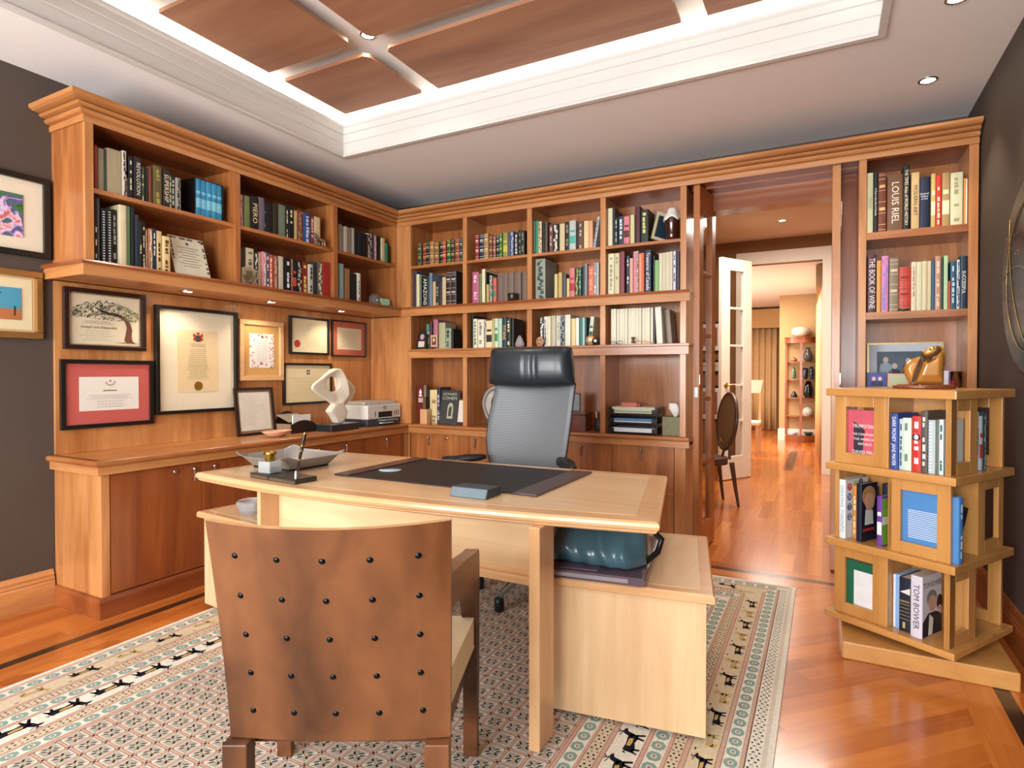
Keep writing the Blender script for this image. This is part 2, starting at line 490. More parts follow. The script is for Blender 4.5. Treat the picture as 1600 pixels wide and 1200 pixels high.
def downlight(x, y, z, label, p, size=95, r=0.035, tgt=None, name='downlight', group=None):
    t = thing(name, label, 'light', (x, y, z), 0, group)
    MB().lathe([(r + 0.012, 0.0), (r + 0.012, -0.004), (r, -0.006), (r, 0.0)], (x, y, z), 24).build('trim_ring', CHROME, t)
    MB().lathe([(r, -0.002), (r * 0.6, -0.004), (0.0001, -0.0045)], (x, y, z), 20).build('lamp', GLOW, t)
    if p: spot('spot', (x, y, z - 0.012), p, size, r=0.02, tgt=tgt or (x, y, 0))
downlight(-2.31, 2.62, UP, 'halogen downlight where the white ceiling bars cross, left', 22, 150)
downlight(-0.612, 2.62, UP, 'halogen downlight where the white ceiling bars cross, right', 22, 150)
downlight(0.497, 3.954, ZC, 'recessed ceiling downlight near the right bookcase', 22, 80, tgt=(0.62, 4.0, 0))
downlight(0.498, 3.15, ZC, 'recessed ceiling downlight over the revolving bookcase', 22, 85, tgt=(0.6, 3.2, 0))
# baseboards -----------------------------------------------------------------
def baseboard(name, path, m):
    p = [(0, 0), (0.022, 0), (0.022, 0.13), (0.017, 0.138), (0.02, 0.146), (0.012, 0.158), (0.014, 0.17), (0.006, 0.188), (0, 0.195)]
    return struct(MB().sweep(path, p).build(name, m))
baseboard('baseboard_left', [(XW, YF), (XW, 1.69)], CHL['y'])
baseboard('baseboard_right', [(XR, 4.24), (XR, YF)], CHD['y'])
# hall and far room ------------------------------------------------------------
TAN = mat('bc9868', 0.8, var=0.08, vs=4); BROWN = mat('8a6038', 0.8, var=0.04, vs=4)
hw = MB()
hw.box(-2.6, -0.886, 8.4, 8.52, 0, 3.02); hw.box(-0.02, 1.0, 8.4, 8.52, 0, 3.02); hw.box(-0.886, -0.02, 8.4, 8.52, 2.7, 3.02)
struct(hw.build('wall_hall_back', BROWN))
struct(MB().box(-2.7, -2.6, YW + 0.12, 8.52, 0, 3.02).build('wall_hall_left', BROWN))
struct(MB().box(1.0, 1.1, YW, 14.7, 0, 3.02).build('wall_hall_right', BROWN))
struct(MB().box(-2.7, 1.1, YW + 0.12, 8.52, 3.02, 3.07).build('ceiling', mat('e8d4bc', 0.85, var=0.01)))
struct(MB().box(-3.3, 1.1, 8.52, 14.8, 2.75, 2.8).build('ceiling', mat('ece6dc', 0.85, var=0.01)))
fw = MB(); fw.box(-0.75, 1.0, 12.35, 12.6, 0, 2.75); fw.box(-0.75, -0.6, 12.6, 14.7, 0, 2.75); fw.box(-3.2, -0.6, 14.6, 14.75, 0, 2.75)
struct(fw.build('wall_far', TAN))
struct(MB().box(-3.3, -3.2, 8.52, 14.7, 0, 2.75).build('wall_far_left', TAN))
struct(MB().sweep([(-0.75, 14.6), (-0.75, 12.35), (1.0, 12.35)], [(0, 0), (0.02, 0), (0.02, 0.2), (0, 0.22)]).build('baseboard_far', CREAM))
# cream door casing of the second doorway
dc = MB()
dc.box(-1.04, -0.886, 8.375, 8.4, 0, 2.86); dc.box(-0.02, 0.08, 8.375, 8.4, 0, 2.86); dc.box(-0.886, -0.02, 8.375, 8.4, 2.7, 2.86)
dc.box(-0.9, -0.886, 8.4, 8.53, 0, 2.7); dc.box(-0.02, -0.006, 8.4, 8.53, 0, 2.7)
struct(dc.build('door_2', CREAM))
downlight(-0.43, 7.44, 3.02, 'recessed downlight in the hall ceiling beyond the doorway', 0)
spot('spot', (-0.43, 6.2, 2.98), 25, 120)
# the cherry-lined opening of this room: soffit, header, jambs
dj = MB()
dj.box(-0.857, 0.186, 4.262, 4.6, 2.603, 2.625); dj.box(-0.857, 0.186, 4.6, 4.76, 2.475, 2.625)
dj.box(-0.857, 0.186, 4.2505, 4.262, 2.585, 2.70); dj.box(-0.857, 0.186, 4.43, 4.455, 2.594, 2.603)
dj.box(-0.869, -0.857, 4.62, 4.76, 0, 2.475); dj.box(0.186, 0.2, 4.62, 4.76, 0, 2.475)
for x in (-0.36, -0.21): dj.box(x, x + 0.06, 4.455, 4.463, 2.594, 2.602, 1)
struct(dj.build('door_1', [CHD['x'], CHROME]))
# ================================================================ built-in cherry cabinetry
Y, XU, XL = 4.25, -3.418, -3.292      # face planes: back units, left upper case, left base cabinets
YE = 1.70                              # near end of the left units
ZT, ZLG, ZL2, ZW = 2.60, 1.858, 1.482, 0.82
# ---- left upper bookcase
t = thing('bookcase', 'cherry bookcase of three bays above the framed certificates on the left wall', 'bookcase', (XW + 0.2, 2.9, ZLG))
MB().box(XW + .001, XU - .021, YE, YE + 0.04, ZLG, ZT).build('side_panel', CH['z'], t, bev=.002)
MB().box(XU - 0.02, XU + 0.002, YE, YE + 0.042, ZLG, ZT).build('stile', CHL['z'], t, bev=.001)
for y0, y1 in ((2.592, 2.632), (3.475, 3.515)):
    MB().box(XW + 0.012, XU, y0, y1, ZLG, ZT).build('divider', CH['z'], t, bev=.0015)
MB().box(XW + .013, XU, 4.236, 4.249, ZLG, ZT).build('stile', CH['z'], t, bev=.0015)
MB().box(XW + .001, XW + 0.012, YE + .04, 4.248, ZLG, ZT + .05).build('back_panel', CHD['z'], t)
for y0, y1 in ((YE + .04, 2.592), (2.632, 3.475), (3.515, 4.2355)):
    MB().box(XW + 0.012, XU - 0.004, y0, y1, 2.226, 2.25).build('shelf', CH['y'], t, bev=.001)
MB().box(XW + .001, XU - .022, YE + .04, 4.248, 2.6, 2.66).build('top', CHD['y'], t)
# ---- back bookcase, four bays
t = thing('bookcase', 'cherry bookcase of four bays on the back wall behind the office chair', 'bookcase', (-2.05, 4.45, ZW))
MB().box(-3.728, -3.262, Y, Y + .03, ZW + .001, ZLG - .08).build('stile', CHL['z'], t, bev=.0015)
MB().box(-3.44, -3.262, Y, Y + .03, ZLG, ZT).build('stile', CHL['z'], t, bev=.0015)
for a_, b_ in ((ZW + .0005, ZLG - .021), (ZLG, ZT)): MB().box(-3.29, -3.262, Y + .031, 4.587, a_, b_).build('side_panel', CH['z'], t)
for x0, x1 in ((-2.714, -2.674), (-2.105, -2.063), (-1.492, -1.45)):
    for a_, b_ in ((ZW + .0005, ZL2 - .021), (ZL2 + .0005, ZLG - .021), (ZLG, ZT)): MB().box(x0, x1, Y, 4.587, a_, b_).build('divider', CHL['z'], t, bev=.0015)
for a_, b_ in ((ZW + .0005, ZLG - .021), (ZLG, ZT)): MB().box(-0.9, -0.858, Y, 4.587, a_, b_).build('side_panel', CHL['z'], t, bev=.0015)
MB().box(-3.29, -0.858, 4.588, 4.6, ZW + .001, ZT).build('back_panel', CH['z'], t)
for x0, x1 in ((-3.262, -2.714), (-2.674, -2.105), (-2.063, -1.492), (-1.45, -0.9)):
    MB().box(x0, x1, Y + .004, 4.588, 2.2, 2.223).build('shelf', CH['x'], t, bev=.001)
MB().box(-3.3, -0.858, Y + .022, 4.6, 2.585, 2.66).build('top', CHD['x'], t)
MB().box(-3.262, -0.829, Y - .03, 4.588, 1.462, ZL2).build('shelf', CH['x'], t, bev=.003)
MB().box(-3.275, -0.835, Y - .02, Y + .01, 1.405, 1.462).build('shelf_rail', CHL['x'], t, bev=.0015)
# ---- continuous ledge: deep light shelf on the left, thin ledge on the back
t = thing('display_ledge', 'cherry ledge running under the upper shelves round both walls', 'shelf', (XW + .2, 3.0, 1.78))
lp = [(XW + .001, YE - .05), (-3.343, YE - .05), (-3.343, Y - .03), (-0.829, Y - .03)]
MB().sweep(lp, [(-.03, ZLG - .002), (-.03, ZLG - .022), (0.004, ZLG - .022), (0.008, ZLG - .012), (0.004, ZLG - .002)], axes=True).build('nosing', [CHD['y'], CHD['x']], t)
MB().sweep(lp, [(-.0295, ZLG - .022), (-.0295, ZLG - .08), (-.004, ZLG - .08), (-.008, ZLG - .022)], axes=True).build('fascia', [CHL['y'], CHL['x']], t)
MB().box(XW + .001, -3.372, YE - .03, Y - .002, ZLG - .075, ZLG - .062).build('soffit', CHL['y'], t)
MB().box(XW + .001, -3.37, YE - .03, Y - .002, ZLG - .02, ZLG - .002).build('shelf_board', CHD['y'], t)
MB().box(-3.37, -0.86, Y - .001, 4.587, ZLG - .02, ZLG - .002).build('shelf_board', CHD['x'], t)
for i, (x, y) in enumerate(((-3.52, 2.33), (-3.52, 2.96), (-3.52, 3.66))):
    downlight(x, y, ZLG - .075, '%s puck light under the cherry ledge, over the certificates' % ('left', 'middle', 'right')[i], 7, 125, r=0.03, tgt=(-3.62, y, 0.8), name='puck_light', group='puck lights under the ledge')
# ---- crown moulding along both walls
cp = [(XW + .001, YE), (XU, YE), (XU, Y), (0.779, Y)]
cprof = [(.0025, 2.585), (0.009, 2.585), (0.011, 2.612), (0.005, 2.615), (0.005, 2.620), (0.026, 2.624), (0.034, 2.634), (0.034, 2.641), (0.018, 2.644), (0.018, 2.649), (0.05, 2.653), (0.060, 2.662), (0.046, 2.665), (0.046, 2.670), (0.085, 2.674), (0.1, 2.681), (0.104, 2.686), (0.104, 2.702), (.0025, 2.702)]
o = MB().sweep(cp, cprof, axes=True).build('crown_moulding', [CHL['y'], CHL['x']])
tag(o, 'stepped cherry crown moulding along the tops of the bookcases and the doorway', 'moulding')
# ---- wood wall panelling behind the certificates
o = MB().box(XW + .001, XW + .02, YE, 4.249, ZW + .001, ZLG - .08).build('wall_panelling', CHL['z'])
tag(o, 'cherry panelling on the left wall behind the framed certificates', 'panelling')
# ---- worktop, continuous
wp = [(XW + .001, YE - .033), (-3.262, YE - .033), (-3.262, Y - .04), (-0.829, Y - .04)]
t = thing('worktop', 'polished cherry worktop running along the left and back walls', 'worktop', (-3.5, 3.0, .745))
MB().box(XW + .001, -3.29, YE - .015, 4.6, .772, ZW).build('board', CHL['y'], t)
MB().box(-3.30, -0.85, Y - .01, 4.6, .772, ZW).build('board', CH['x'], t)
MB().sweep(wp, [(-.03, ZW), (-.03, ZW - .03), (0, ZW - .03), (0.006, ZW - .022), (0.008, ZW - .014), (0.005, ZW - .004), (-.002, ZW)], axes=True).build('nosing', [CH['y'], CH['x']], t)
MB().sweep(wp, [(-.03, ZW - .03), (-.03, .745), (-.010, .745), (-.010, ZW - .03)], axes=True).build('fascia', [CHL['y'], CHL['x']], t)
# ---- handles and locks
def handle_x(x, y, z, parent):
    m = MB(); m.cyl((x, y, z), .0055, .022, 'x', 10); m.cyl((x, y, z - .062), .004, .022, 'x', 10)
    m.tube([(x + .022, y, z + .008), (x + .024, y, z - .03), (x + .022, y, z - .07)], .0062, 8); m.lathe([(.0001, 0), (.011, .004), (.011, .014), (.0001, .018)], (x + .012, y, z), 12, axis='x')
    m.build('handle', CHROME, parent)
def handle_y(x, y, z, parent):
    m = MB(); m.cyl((x, y - .022, z), .0055, .022, 'y', 10); m.cyl((x, y - .022, z - .062), .004, .022, 'y', 10)
    m.tube([(x, y - .022, z + .008), (x, y - .025, z - .03), (x, y - .022, z - .07)], .0062, 8); m.lathe([(.0001, 0), (.011, .004), (.011, .014), (.0001, .018)], (x, y - .030, z), 12, axis='y')
    m.build('handle', CHROME, parent)
# ---- left base cabinets: three units
def lbase(y0, y1, doors, label, end=False):
    t = thing('base_cabinet', label, 'cabinet', (XW + .2, (y0 + y1) / 2, 0), 0, 'cherry base cabinets on the left wall')
    MB().box(XW + .002, XL - .02, y0 + (.044 if end else 0), y1, .02, .744).build('carcass', CH['z'], t)
    if end: MB().box(XW + .002, XL + .001, y0, y0 + .042, .09, .744).build('end_panel', CHL['z'], t, bev=.0015)
    if y1 > 4.2: MB().box(XL - .019, XL, 4.1915, y1, .115, .742).build('stile', CHL['z'], t, bev=.001)
    for d0, d1, hy, hz, lock in doors:
        d = MB().box(XL - .018, XL, d0 + .0015, d1 - .0015, .115, .742).build('door', CHD['z'], t, bev=.001)
        handle_x(XL, hy, hz, d)
        if lock is not None: MB().lathe([(.0001, .0), (.0135, 0), (.0135, .006), (.008, .009), (.0001, .009)], (XL, lock, .705), 14, axis='x').build('lock', CHROME, d)
    if end:
        MB().sweep([(XW + .002, y0), (XL, y0), (XL, y1)], [(-.02, 0), (.017, 0), (.017, .088), (.012, .102), (.004, .108), (-.02, .112)]).build('plinth', CHD['y'], t)
    else:
        MB().sweep([(XL, y0), (XL, y1)], [(-.02, 0), (.017, 0), (.017, .088), (.012, .102), (.004, .108), (-.02, .112)]).build('plinth', CHD['y'], t)
lbase(YE, 2.78, [(1.745, 2.26, 2.2, .708, 2.095), (2.26, 2.78, 2.33, .708, None)], 'cherry base cabinet at the near end of the left wall, with exposed side', True)
lbase(2.782, 3.68, [(2.784, 3.23, 3.17, .708, None), (3.23, 3.68, 3.454, .712, None)], 'cherry base cabinet on the left wall behind the desk corner')
lbase(3.682, Y - .005, [(3.684, 4.19, 3.932, .712, None)], 'cherry base cabinet on the left wall next to the inner corner')
# ---- back base cabinets
def bbase(x0, x1, doors, label, right=False):
    t = thing('base_cabinet', label, 'cabinet', ((x0 + x1) / 2, Y + .18, 0), 0, 'cherry base cabinets on the back wall')
    MB().box(x0, x1, Y + .02, 4.6, .02, .745).build('carcass', CH['z'], t)
    for d0, d1, hx, lock in doors:
        d = MB().box(d0 + .0015, d1 - .0015, Y, Y + .018, .115, .742).build('door', CH['z'], t, bev=.001)
        handle_y(hx, Y, .712, d)
        if lock is not None: MB().lathe([(.0001, -.009), (.008, -.009), (.0135, -.006), (.0135, 0), (.0001, 0)], (lock, Y, .706), 14, axis='y').build('lock', CHROME, d)
    MB().sweep([(x0, Y), (x1, Y)], [(-.02, 0), (.017, 0), (.017, .088), (.012, .102), (.004, .108), (-.02, .112)]).build('plinth', CHD['x'], t)
    if right: MB().box(-.935, -.858, Y - .002, 4.6, 0, .745).build('end_panel', CHL['z'], t, bev=.0015)
    return t
bbase(-3.27, -2.37, [(-3.262, -2.813, -3.062, -2.879), (-2.813, -2.37, -2.588, None)], 'cherry base cabinet at the left of the back wall, door with a round lock')
bbase(-2.368, -1.86, [(-2.366, -1.862, -2.15, None)], 'cherry base cabinet on the back wall right behind the office chair')
t = bbase(-1.858, -.94, [(-1.856, -1.398, -1.642, None), (-1.398, -.938, -1.175, None)], 'cherry base cabinet at the right end of the back wall beside the doorway', True)
MB().box(-1.397, -.939, Y - .0012, Y - .0002, .404, .407).build('drawer_seam', mat('d8a878', .5), t)
# corner filler stile
o = MB().box(XL + .0005, -3.272, Y - .004, Y + .02, 0, .745).build('corner_stile', CHL['z']); tag(o, 'narrow cherry filler stile in the corner between the base cabinets', 'stile')
# ---- tall bookcase right of the doorway
t = thing('bookcase', 'tall cherry bookcase on the right of the doorway', 'bookcase', (.48, 4.43, 0))
MB().box(.186, .228, Y, 4.6, 0, ZT).build('side_panel', CHL['z'], t, bev=.0015)
MB().box(.734, .779, Y, 4.6, 0, ZT).build('side_panel', CHL['z'], t, bev=.0015)
MB().box(.228, .734, 4.588, 4.6, 0, ZT).build('back_panel', CH['z'], t)
MB().box(.19, .775, Y + .022, 4.6, 2.585, 2.66).build('top', CHD['x'], t)
for z0, z1 in ((2.09, 2.135), (1.6, 1.645), (1.14, 1.18), (.72, .76), (.3, .34), (.0, .1)):
    MB().box(.228, .734, Y + .003, 4.588, z0, z1).build('shelf', CH['x'], t, bev=.0015)
# back lining of the pocket beside it
o = MB().box(.101, .1855, 4.56, 4.6, 0, 2.6).build('pocket_panel', CHD['z']); tag(o, 'dark cherry panel deep in the slot between folded door and tall bookcase', 'panel')
# ---- folded glazed doors in the opening
def leaf(xa, ya, xb, yb, th, top, label, m, nm, panes, st, z0=.012, left=True):
    """door leaf from (xa,ya) to (xb,yb); panes = z breaks"""
    L = math.hypot(xb - xa, yb - ya); ang = math.atan2(yb - ya, xb - xa)
    t = thing(nm, label, 'door', (xa, ya, 0), ang)
    f = MB()
    f.box(0, st, -th / 2, th / 2, z0, top); f.box(L - st, L, -th / 2, th / 2, z0, top)
    f.box(st, L - st, -th / 2, th / 2, z0, panes[0]); f.box(st, L - st, -th / 2, th / 2, panes[-1], top)
    f.build('frame', m, t, local=True, bev=.002)
    for z in panes[1:-1]: MB().box(st, L - st, -th / 2 + .006, th / 2 - .006, z - .013, z + .013).build('glazing_bar', m, t, local=True, bev=.002)
    g = .012
    for i in range(len(panes) - 1):
        a, b_ = panes[i] + .006, panes[i + 1] - .006
        if i: a += .008
        if i < len(panes) - 2: b_ -= .008
        MB().box(st + .001, L - st - .001, -.002, .002, a, b_).build('glass_pane', PANE, t, local=True)
    return t
zp = [.20, .63, 1.085, 1.545, 1.985, 2.43]
t = leaf(-.795, 4.285, -.747, 4.66, .045, 2.592, 'folded cherry door leaf with glass panes, left side of the doorway', CH['z'], 'french_door', zp, .085)
MB().box(.0, .03, -.027, -.0226, 1.19, 1.26).build('hinge', CHROME, t, local=True)
MB().box(-.002, -.0003, -.012, .012, 1.10, 1.17).build('hinge', CHROME, t, local=True)
t = leaf(.066, 4.285, .074, 4.61, .048, 2.592, 'folded cherry door leaf seen edge-on, right side of the doorway', CHL['z'], 'french_door', zp, .085)
for z in (2.2, 1.2, .4): MB().box(-.002, .03, -.0275, -.0243, z, z + .07).build('hinge', CHROME, t, local=True)
# cream french door of the second doorway
zw = [.27, .75, 1.17, 1.62, 2.04, 2.5]
zw = [.28, .70, 1.13, 1.60, 2.045, 2.49]
t = leaf(-1.078, 7.28, -.80, 7.76, .045, 2.63, 'open cream french door with a column of glass panes', CREAM, 'french_door', zw, .15)
m = MB(); m.tube([(.075, -.024, 1.13), (.075, -.07, 1.13), (.17, -.075, 1.125)], .011, 8); m.lathe([(.03, 0), (.03, -.01), (.0001, -.012)], (.075, -.023, 1.13), 12, axis='y'); m.build('lever_handle', BRASS, t, local=True)
CELLS = {
 'L1a': ('top shelf of the left bookcase, first bay', 'x', -3.455, 2.25, [
  (1.765, 0.016, 0.239, 'a8453a', 'thin red', 'm'),
  (1.7816, 0.0284, 0.229, '8d8468', 'olive-grey', 'm'),
  (1.8106, 0.0174, 0.235, '4a5a4c', 'dark green', 'm'),
  (1.83, 0.075, 0.247, 'a89a7c', 'wide tan', 'm'),
  (1.906, 0.02, 0.256, 'c9c4b8', 'black and white patterned', 'z', '20201e'),
  (1.9266, 0.0114, 0.112, 'a05a40', 'short rust-coloured', 'm'),
  (1.94, 0.025, 0.237, '151312', 'black', 'm', 'c8c0a8'),
  (1.967, 0.042, 0.242, '191716', 'black', 't', 'e8e4da', 'REVOLUTION'),
  (2.011, 0.02, 0.2, '3c5a3c', 'green', 'm', 'd8d4a8'),
  (2.032, 0.013, 0.201, '141212', 'narrow black', 'm'),
  (2.046, 0.025, 0.212, '8a4038', 'maroon', 'm'),
  (2.077, 0.049, 0.229, '5a5030', 'dark olive', 'm', 'a09040'),
  (2.132, 0.037, 0.226, '1a1614', 'black', 't', 'f0d8b8', 'SUPERSHIP'),
  (2.17, 0.021, 0.213, '26301e', 'dark green', 'm', 'b8c890'),
  (2.192, 0.02, 0.198, '1c1a18', 'narrow black', 'm', 'e8e4da'),
  (2.214, 0.028, 0.196, '8a887e', 'grey patterned', 'z', '2c2c2a'),
 ]),
 'L1b': ('lower shelf of the left bookcase, first bay', 'x', -3.455, 1.858, [
  (1.761, 0.017, 0.361, '17181a', 'black', 'm', 'e8e4da'),
  (1.779, 0.01, 0.353, '6a7078', 'grey-blue', 'm'),
  (1.79, 0.008, 0.35, '232a36', 'navy', 'm'),
  (1.8, 0.028, 0.304, '121212', 'black ring-bound', 'd', 'd8d8d4'),
  (1.829, 0.025, 0.308, '121212', 'black ring-bound', 'd', 'd8d8d4'),
  (1.856, 0.028, 0.312, '141313', 'black', 'm', '9a9a96'),
  (1.886, 0.038, 0.344, 'd8cba8', 'tall cream', 'm'),
  (1.925, 0.027, 0.349, '7da67c', 'light green', 'm'),
  (1.953, 0.02, 0.349, '141516', 'black', 'm'),
  (1.974, 0.019, 0.309, '1f2c3c', 'navy', 'm'),
  (1.994, 0.017, 0.277, '1a1a18', 'black', 'm', 'e0d4a0'),
  (2.013, 0.018, 0.277, '1c1c1a', 'black', 'm', 'e0d4a0'),
  (2.032, 0.016, 0.244, 'c86a44', 'orange patterned', 'z', 'e8e0d0'),
  (2.05, 0.02, 0.248, '9c6a48', 'brown and white', 'z', 'd8d0c0'),
  (2.074, 0.023, 0.254, '26384a', 'blue-black', 'm', 'e8e8e4'),
  (2.099, 0.03, 0.246, 'd8bc88', 'cream', 'm', '3a3020'),
  (2.132, 0.045, 0.222, 'e0c48c', 'wide pale tan', 'm', '5a4020'),
 ]),
 'L2a': ('top shelf of the left bookcase, second bay', 'x', -3.455, 2.25, [
  (2.662, 0.02, 0.218, 'a05a6a', 'pink', 'z', 'd8c8c8'),
  (2.684, 0.044, 0.215, '6f7a4c', 'olive green', 'm'),
  (2.732, 0.066, 0.224, '121112', 'wide black', 't', 'e8d8a8', 'PIERO'),
  (2.8, 0.049, 0.234, '6a5c68', 'purple-grey', 'm'),
  (2.851, 0.016, 0.209, '2c4a6a', 'blue', 'm', 'c8d4dc'),
  (2.869, 0.05, 0.213, '171412', 'black', 'm'),
  (2.923, 0.045, 0.225, '2c2418', 'dark brown', 'm'),
  (2.97, 0.065, 0.23, '6a7a6c', 'grey-green', 'm'),
  (3.038, 0.021, 0.244, '151413', 'black', 'm', 'e8d8a0'),
  (3.06, 0.049, 0.234, '121212', 'black', 'm', 'd8c890'),
  (3.111, 0.036, 0.221, 'd8c090', 'cream', 'm'),
  (3.15, 0.051, 0.235, '7a3c24', 'brown', 'z', 'a08060'),
  (3.203, 0.064, 0.224, '2a4a7c', 'blue', 'm', 'c8d4e4'),
  (3.269, 0.037, 0.216, '9a2c2c', 'red', 'm', 'e8c8c0'),
  (3.309, 0.062, 0.221, 'd0bc90', 'cream', 'm'),
 ]),
 'L2b': ('lower shelf of the left bookcase, second bay', 'x', -3.455, 1.858, [
  (2.665, 0.038, 0.256, '3a3632', 'dark grey', 'm'),
  (2.705, 0.062, 0.262, 'd8ccac', 'cream', 'm', '6a6050'),
  (2.768, 0.027, 0.24, '24221e', 'black and white', 'z', 'e0dcd0'),
  (2.798, 0.03, 0.241, 'ccbc98', 'cream', 'm'),
  (2.831, 0.029, 0.256, 'c8848c', 'pink', 'z', 'e8d8d0'),
  (2.862, 0.027, 0.256, '44608c', 'blue and white', 'm', 'ece8e0'),
  (2.891, 0.036, 0.249, 'd0583c', 'orange-red', 'm', 'f0d8c0'),
  (2.929, 0.026, 0.246, '8a4a3c', 'brown-red', 'z', 'c8b8a0'),
  (2.971, 0.043, 0.25, 'c8c0a8', 'pale grey', 'm'),
  (3.02, 0.056, 0.246, '121214', 'black', 'm', 'd8e0e0'),
  (3.078, 0.022, 0.248, 'e8e0d0', 'white', 'z', 'd04830'),
  (3.102, 0.036, 0.244, '1c2430', 'navy', 'q', 'd84c30'),
  (3.14, 0.046, 0.246, '161614', 'black', 'z', 'b8b8ac'),
  (3.194, 0.052, 0.249, '8a2420', 'dark red', 'm', 'e0c870'),
  (3.25, 0.042, 0.238, 'b8b4a4', 'grey', 'm', '2a2824'),
  (3.294, 0.045, 0.262, '24343c', 'dark teal', 'm'),
  (3.342, 0.049, 0.271, '6a5c4a', 'brown patterned', 'z', 'd8ccb8'),
  (3.393, 0.08, 0.281, '9a2a24', 'very wide red binder', 'm'),
 ]),
 'L3a': ('top shelf of the left bookcase, third bay', 'x', -3.455, 2.25, [
  (3.564, 0.044, 0.221, '9a9488', 'grey', 'm'),
  (3.631, 0.031, 0.216, 'c8c0ac', 'pale grey', 'm'),
  (3.663, 0.058, 0.216, '8f887a', 'wide grey', 'm'),
  (3.724, 0.032, 0.224, 'b8b4a8', 'pale grey', 'm'),
  (3.761, 0.023, 0.207, '161616', 'narrow black', 'm'),
  (3.787, 0.049, 0.212, '1c2836', 'navy', 'm'),
  (3.841, 0.06, 0.201, '171614', 'black', 'm'),
  (3.904, 0.06, 0.217, 'c8c8c0', 'white and black', 'z', '1c1c1c'),
  (3.967, 0.023, 0.212, '2a3450', 'navy', 'm'),
  (3.994, 0.038, 0.219, 'd89a9a', 'pink and white', 'z', 'e8e0e0'),
  (4.035, 0.044, 0.218, '141212', 'black', 'm'),
  (4.084, 0.042, 0.213, 'cabc98', 'cream', 'm'),
  (4.129, 0.038, 0.178, '2c9468', 'bright green', 'm'),
  (4.171, 0.033, 0.161, '1a1614', 'narrow black', 'm'),
 ]),
 'L3b': ('lower shelf of the left bookcase, third bay', 'x', -3.455, 1.858, [
  (3.564, 0.048, 0.295, '8aa4a4', 'pale blue-grey', 'm'),
  (3.633, 0.058, 0.267, '9a7250', 'tan', 'm'),
  (3.696, 0.069, 0.236, '16191a', 'black', 'm'),
  (3.77, 0.04, 0.248, 'dcdccc', 'white', 'm', '8a9a8a'),
 ]),
 'B1a': ('top shelf of the back bookcase, first bay', 'y', 4.285, 2.2232, [
  (-3.204, 0.039, 0.202, '2c4a34', 'dark green leather', 'b', 'b89a50'),
  (-3.16, 0.041, 0.203, '8a2c2c', 'red leather', 'b', 'c8a050'),
  (-3.117, 0.038, 0.208, '1e1c22', 'black leather', 'b', 'b8a878'),
  (-3.077, 0.043, 0.205, '9a6a3c', 'tan leather', 'b', 'e0c080'),
  (-3.03, 0.046, 0.196, '7a5a34', 'brown leather', 'b', 'd8b870'),
  (-2.977, 0.036, 0.198, '18161a', 'black leather', 'b', 'c0b080'),
  (-2.939, 0.035, 0.194, 'a03c34', 'bright red leather', 'b', 'e0b880'),
  (-2.898, 0.037, 0.205, '1e5a2c', 'green leather', 'b', 'd8c860'),
  (-2.858, 0.036, 0.199, '3a2a26', 'dark brown leather', 'b', 'c0a070'),
  (-2.82, 0.043, 0.207, '8a4430', 'russet leather', 'b', 'd8a878'),
  (-2.773, 0.03, 0.204, '28383a', 'dark teal leather', 'b', 'a8b090'),
 ]),
 'B1b': ('second shelf of the back bookcase, first bay', 'y', 4.285, 1.858, [
  (-3.255, 0.029, 0.321, '28406a', 'blue', 'm'),
  (-3.224, 0.032, 0.294, 'd8cc9c', 'cream', 'm'),
  (-3.19, 0.019, 0.281, '5c7468', 'grey-green', 'm'),
  (-3.168, 0.076, 0.267, '161614', 'wide black', 't', 'd8dcc8', 'AMAZONS'),
  (-3.086, 0.032, 0.295, '6a7c90', 'blue-grey', 'm'),
  (-3.053, 0.029, 0.218, 'c8a878', 'short cream and orange', 'm'),
  (-3.021, 0.033, 0.215, '1c2020', 'dark', 'm', 'a0a088'),
  (-2.979, 0.032, 0.208, '3c2c22', 'dark brown', 'm'),
  (-2.944, 0.037, 0.246, 'c0b08c', 'cream', 'm'),
  (-2.905, 0.05, 0.292, '3c2620', 'brown leather', 'b', 'b8a898'),
  (-2.854, 0.053, 0.292, '342a28', 'dark leather', 'b', 'b8b0a8'),
 ]),
 'B2a': ('top shelf of the back bookcase, second bay', 'y', 4.285, 2.2232, [
  (-2.611, 0.034, 0.215, '8a2830', 'red leather', 'b', 'e8d0b0'),
  (-2.571, 0.043, 0.214, '1e2c40', 'navy leather', 'b', 'd8d0b8'),
  (-2.523, 0.042, 0.214, 'a07c50', 'tan leather', 'b', 'e0c090'),
  (-2.472, 0.032, 0.189, '6a3a24', 'brown leather', 'b', 'd0a870'),
  (-2.438, 0.026, 0.184, '8a4a48', 'faded red leather', 'b', 'd8c0a8'),
  (-2.402, 0.02, 0.188, '1c1a1a', 'black leather', 'b', 'e8e0d0'),
  (-2.38, 0.027, 0.203, '1c6a34', 'green leather', 'b', 'd8c870'),
  (-2.349, 0.043, 0.206, '8a8a44', 'olive and yellow', 'q', 'c8b448'),
  (-2.303, 0.024, 0.193, '4a5464', 'grey-blue', 'm'),
  (-2.276, 0.032, 0.206, '4a4a74', 'purple-blue', 'z', 'b8b8c8'),
  (-2.239, 0.033, 0.193, '22241e', 'black and grey', 'm', 'c8ccb8'),
  (-2.204, 0.03, 0.207, '1a1a18', 'black', 'm', '888878'),
  (-2.172, 0.032, 0.2, '20221e', 'black', 'm', '90905c'),
 ]),
 'B2b': ('second shelf of the back bookcase, second bay', 'y', 4.285, 1.858, [
  (-2.645, 0.061, 0.268, 'b05c7c', 'wide pink', 'm', 'e8c0d0'),
  (-2.582, 0.029, 0.254, '6c7048', 'olive', 'm'),
  (-2.551, 0.032, 0.287, 'd8d4a8', 'cream', 'm'),
  (-2.517, 0.014, 0.26, '1a1c1a', 'narrow black', 'm'),
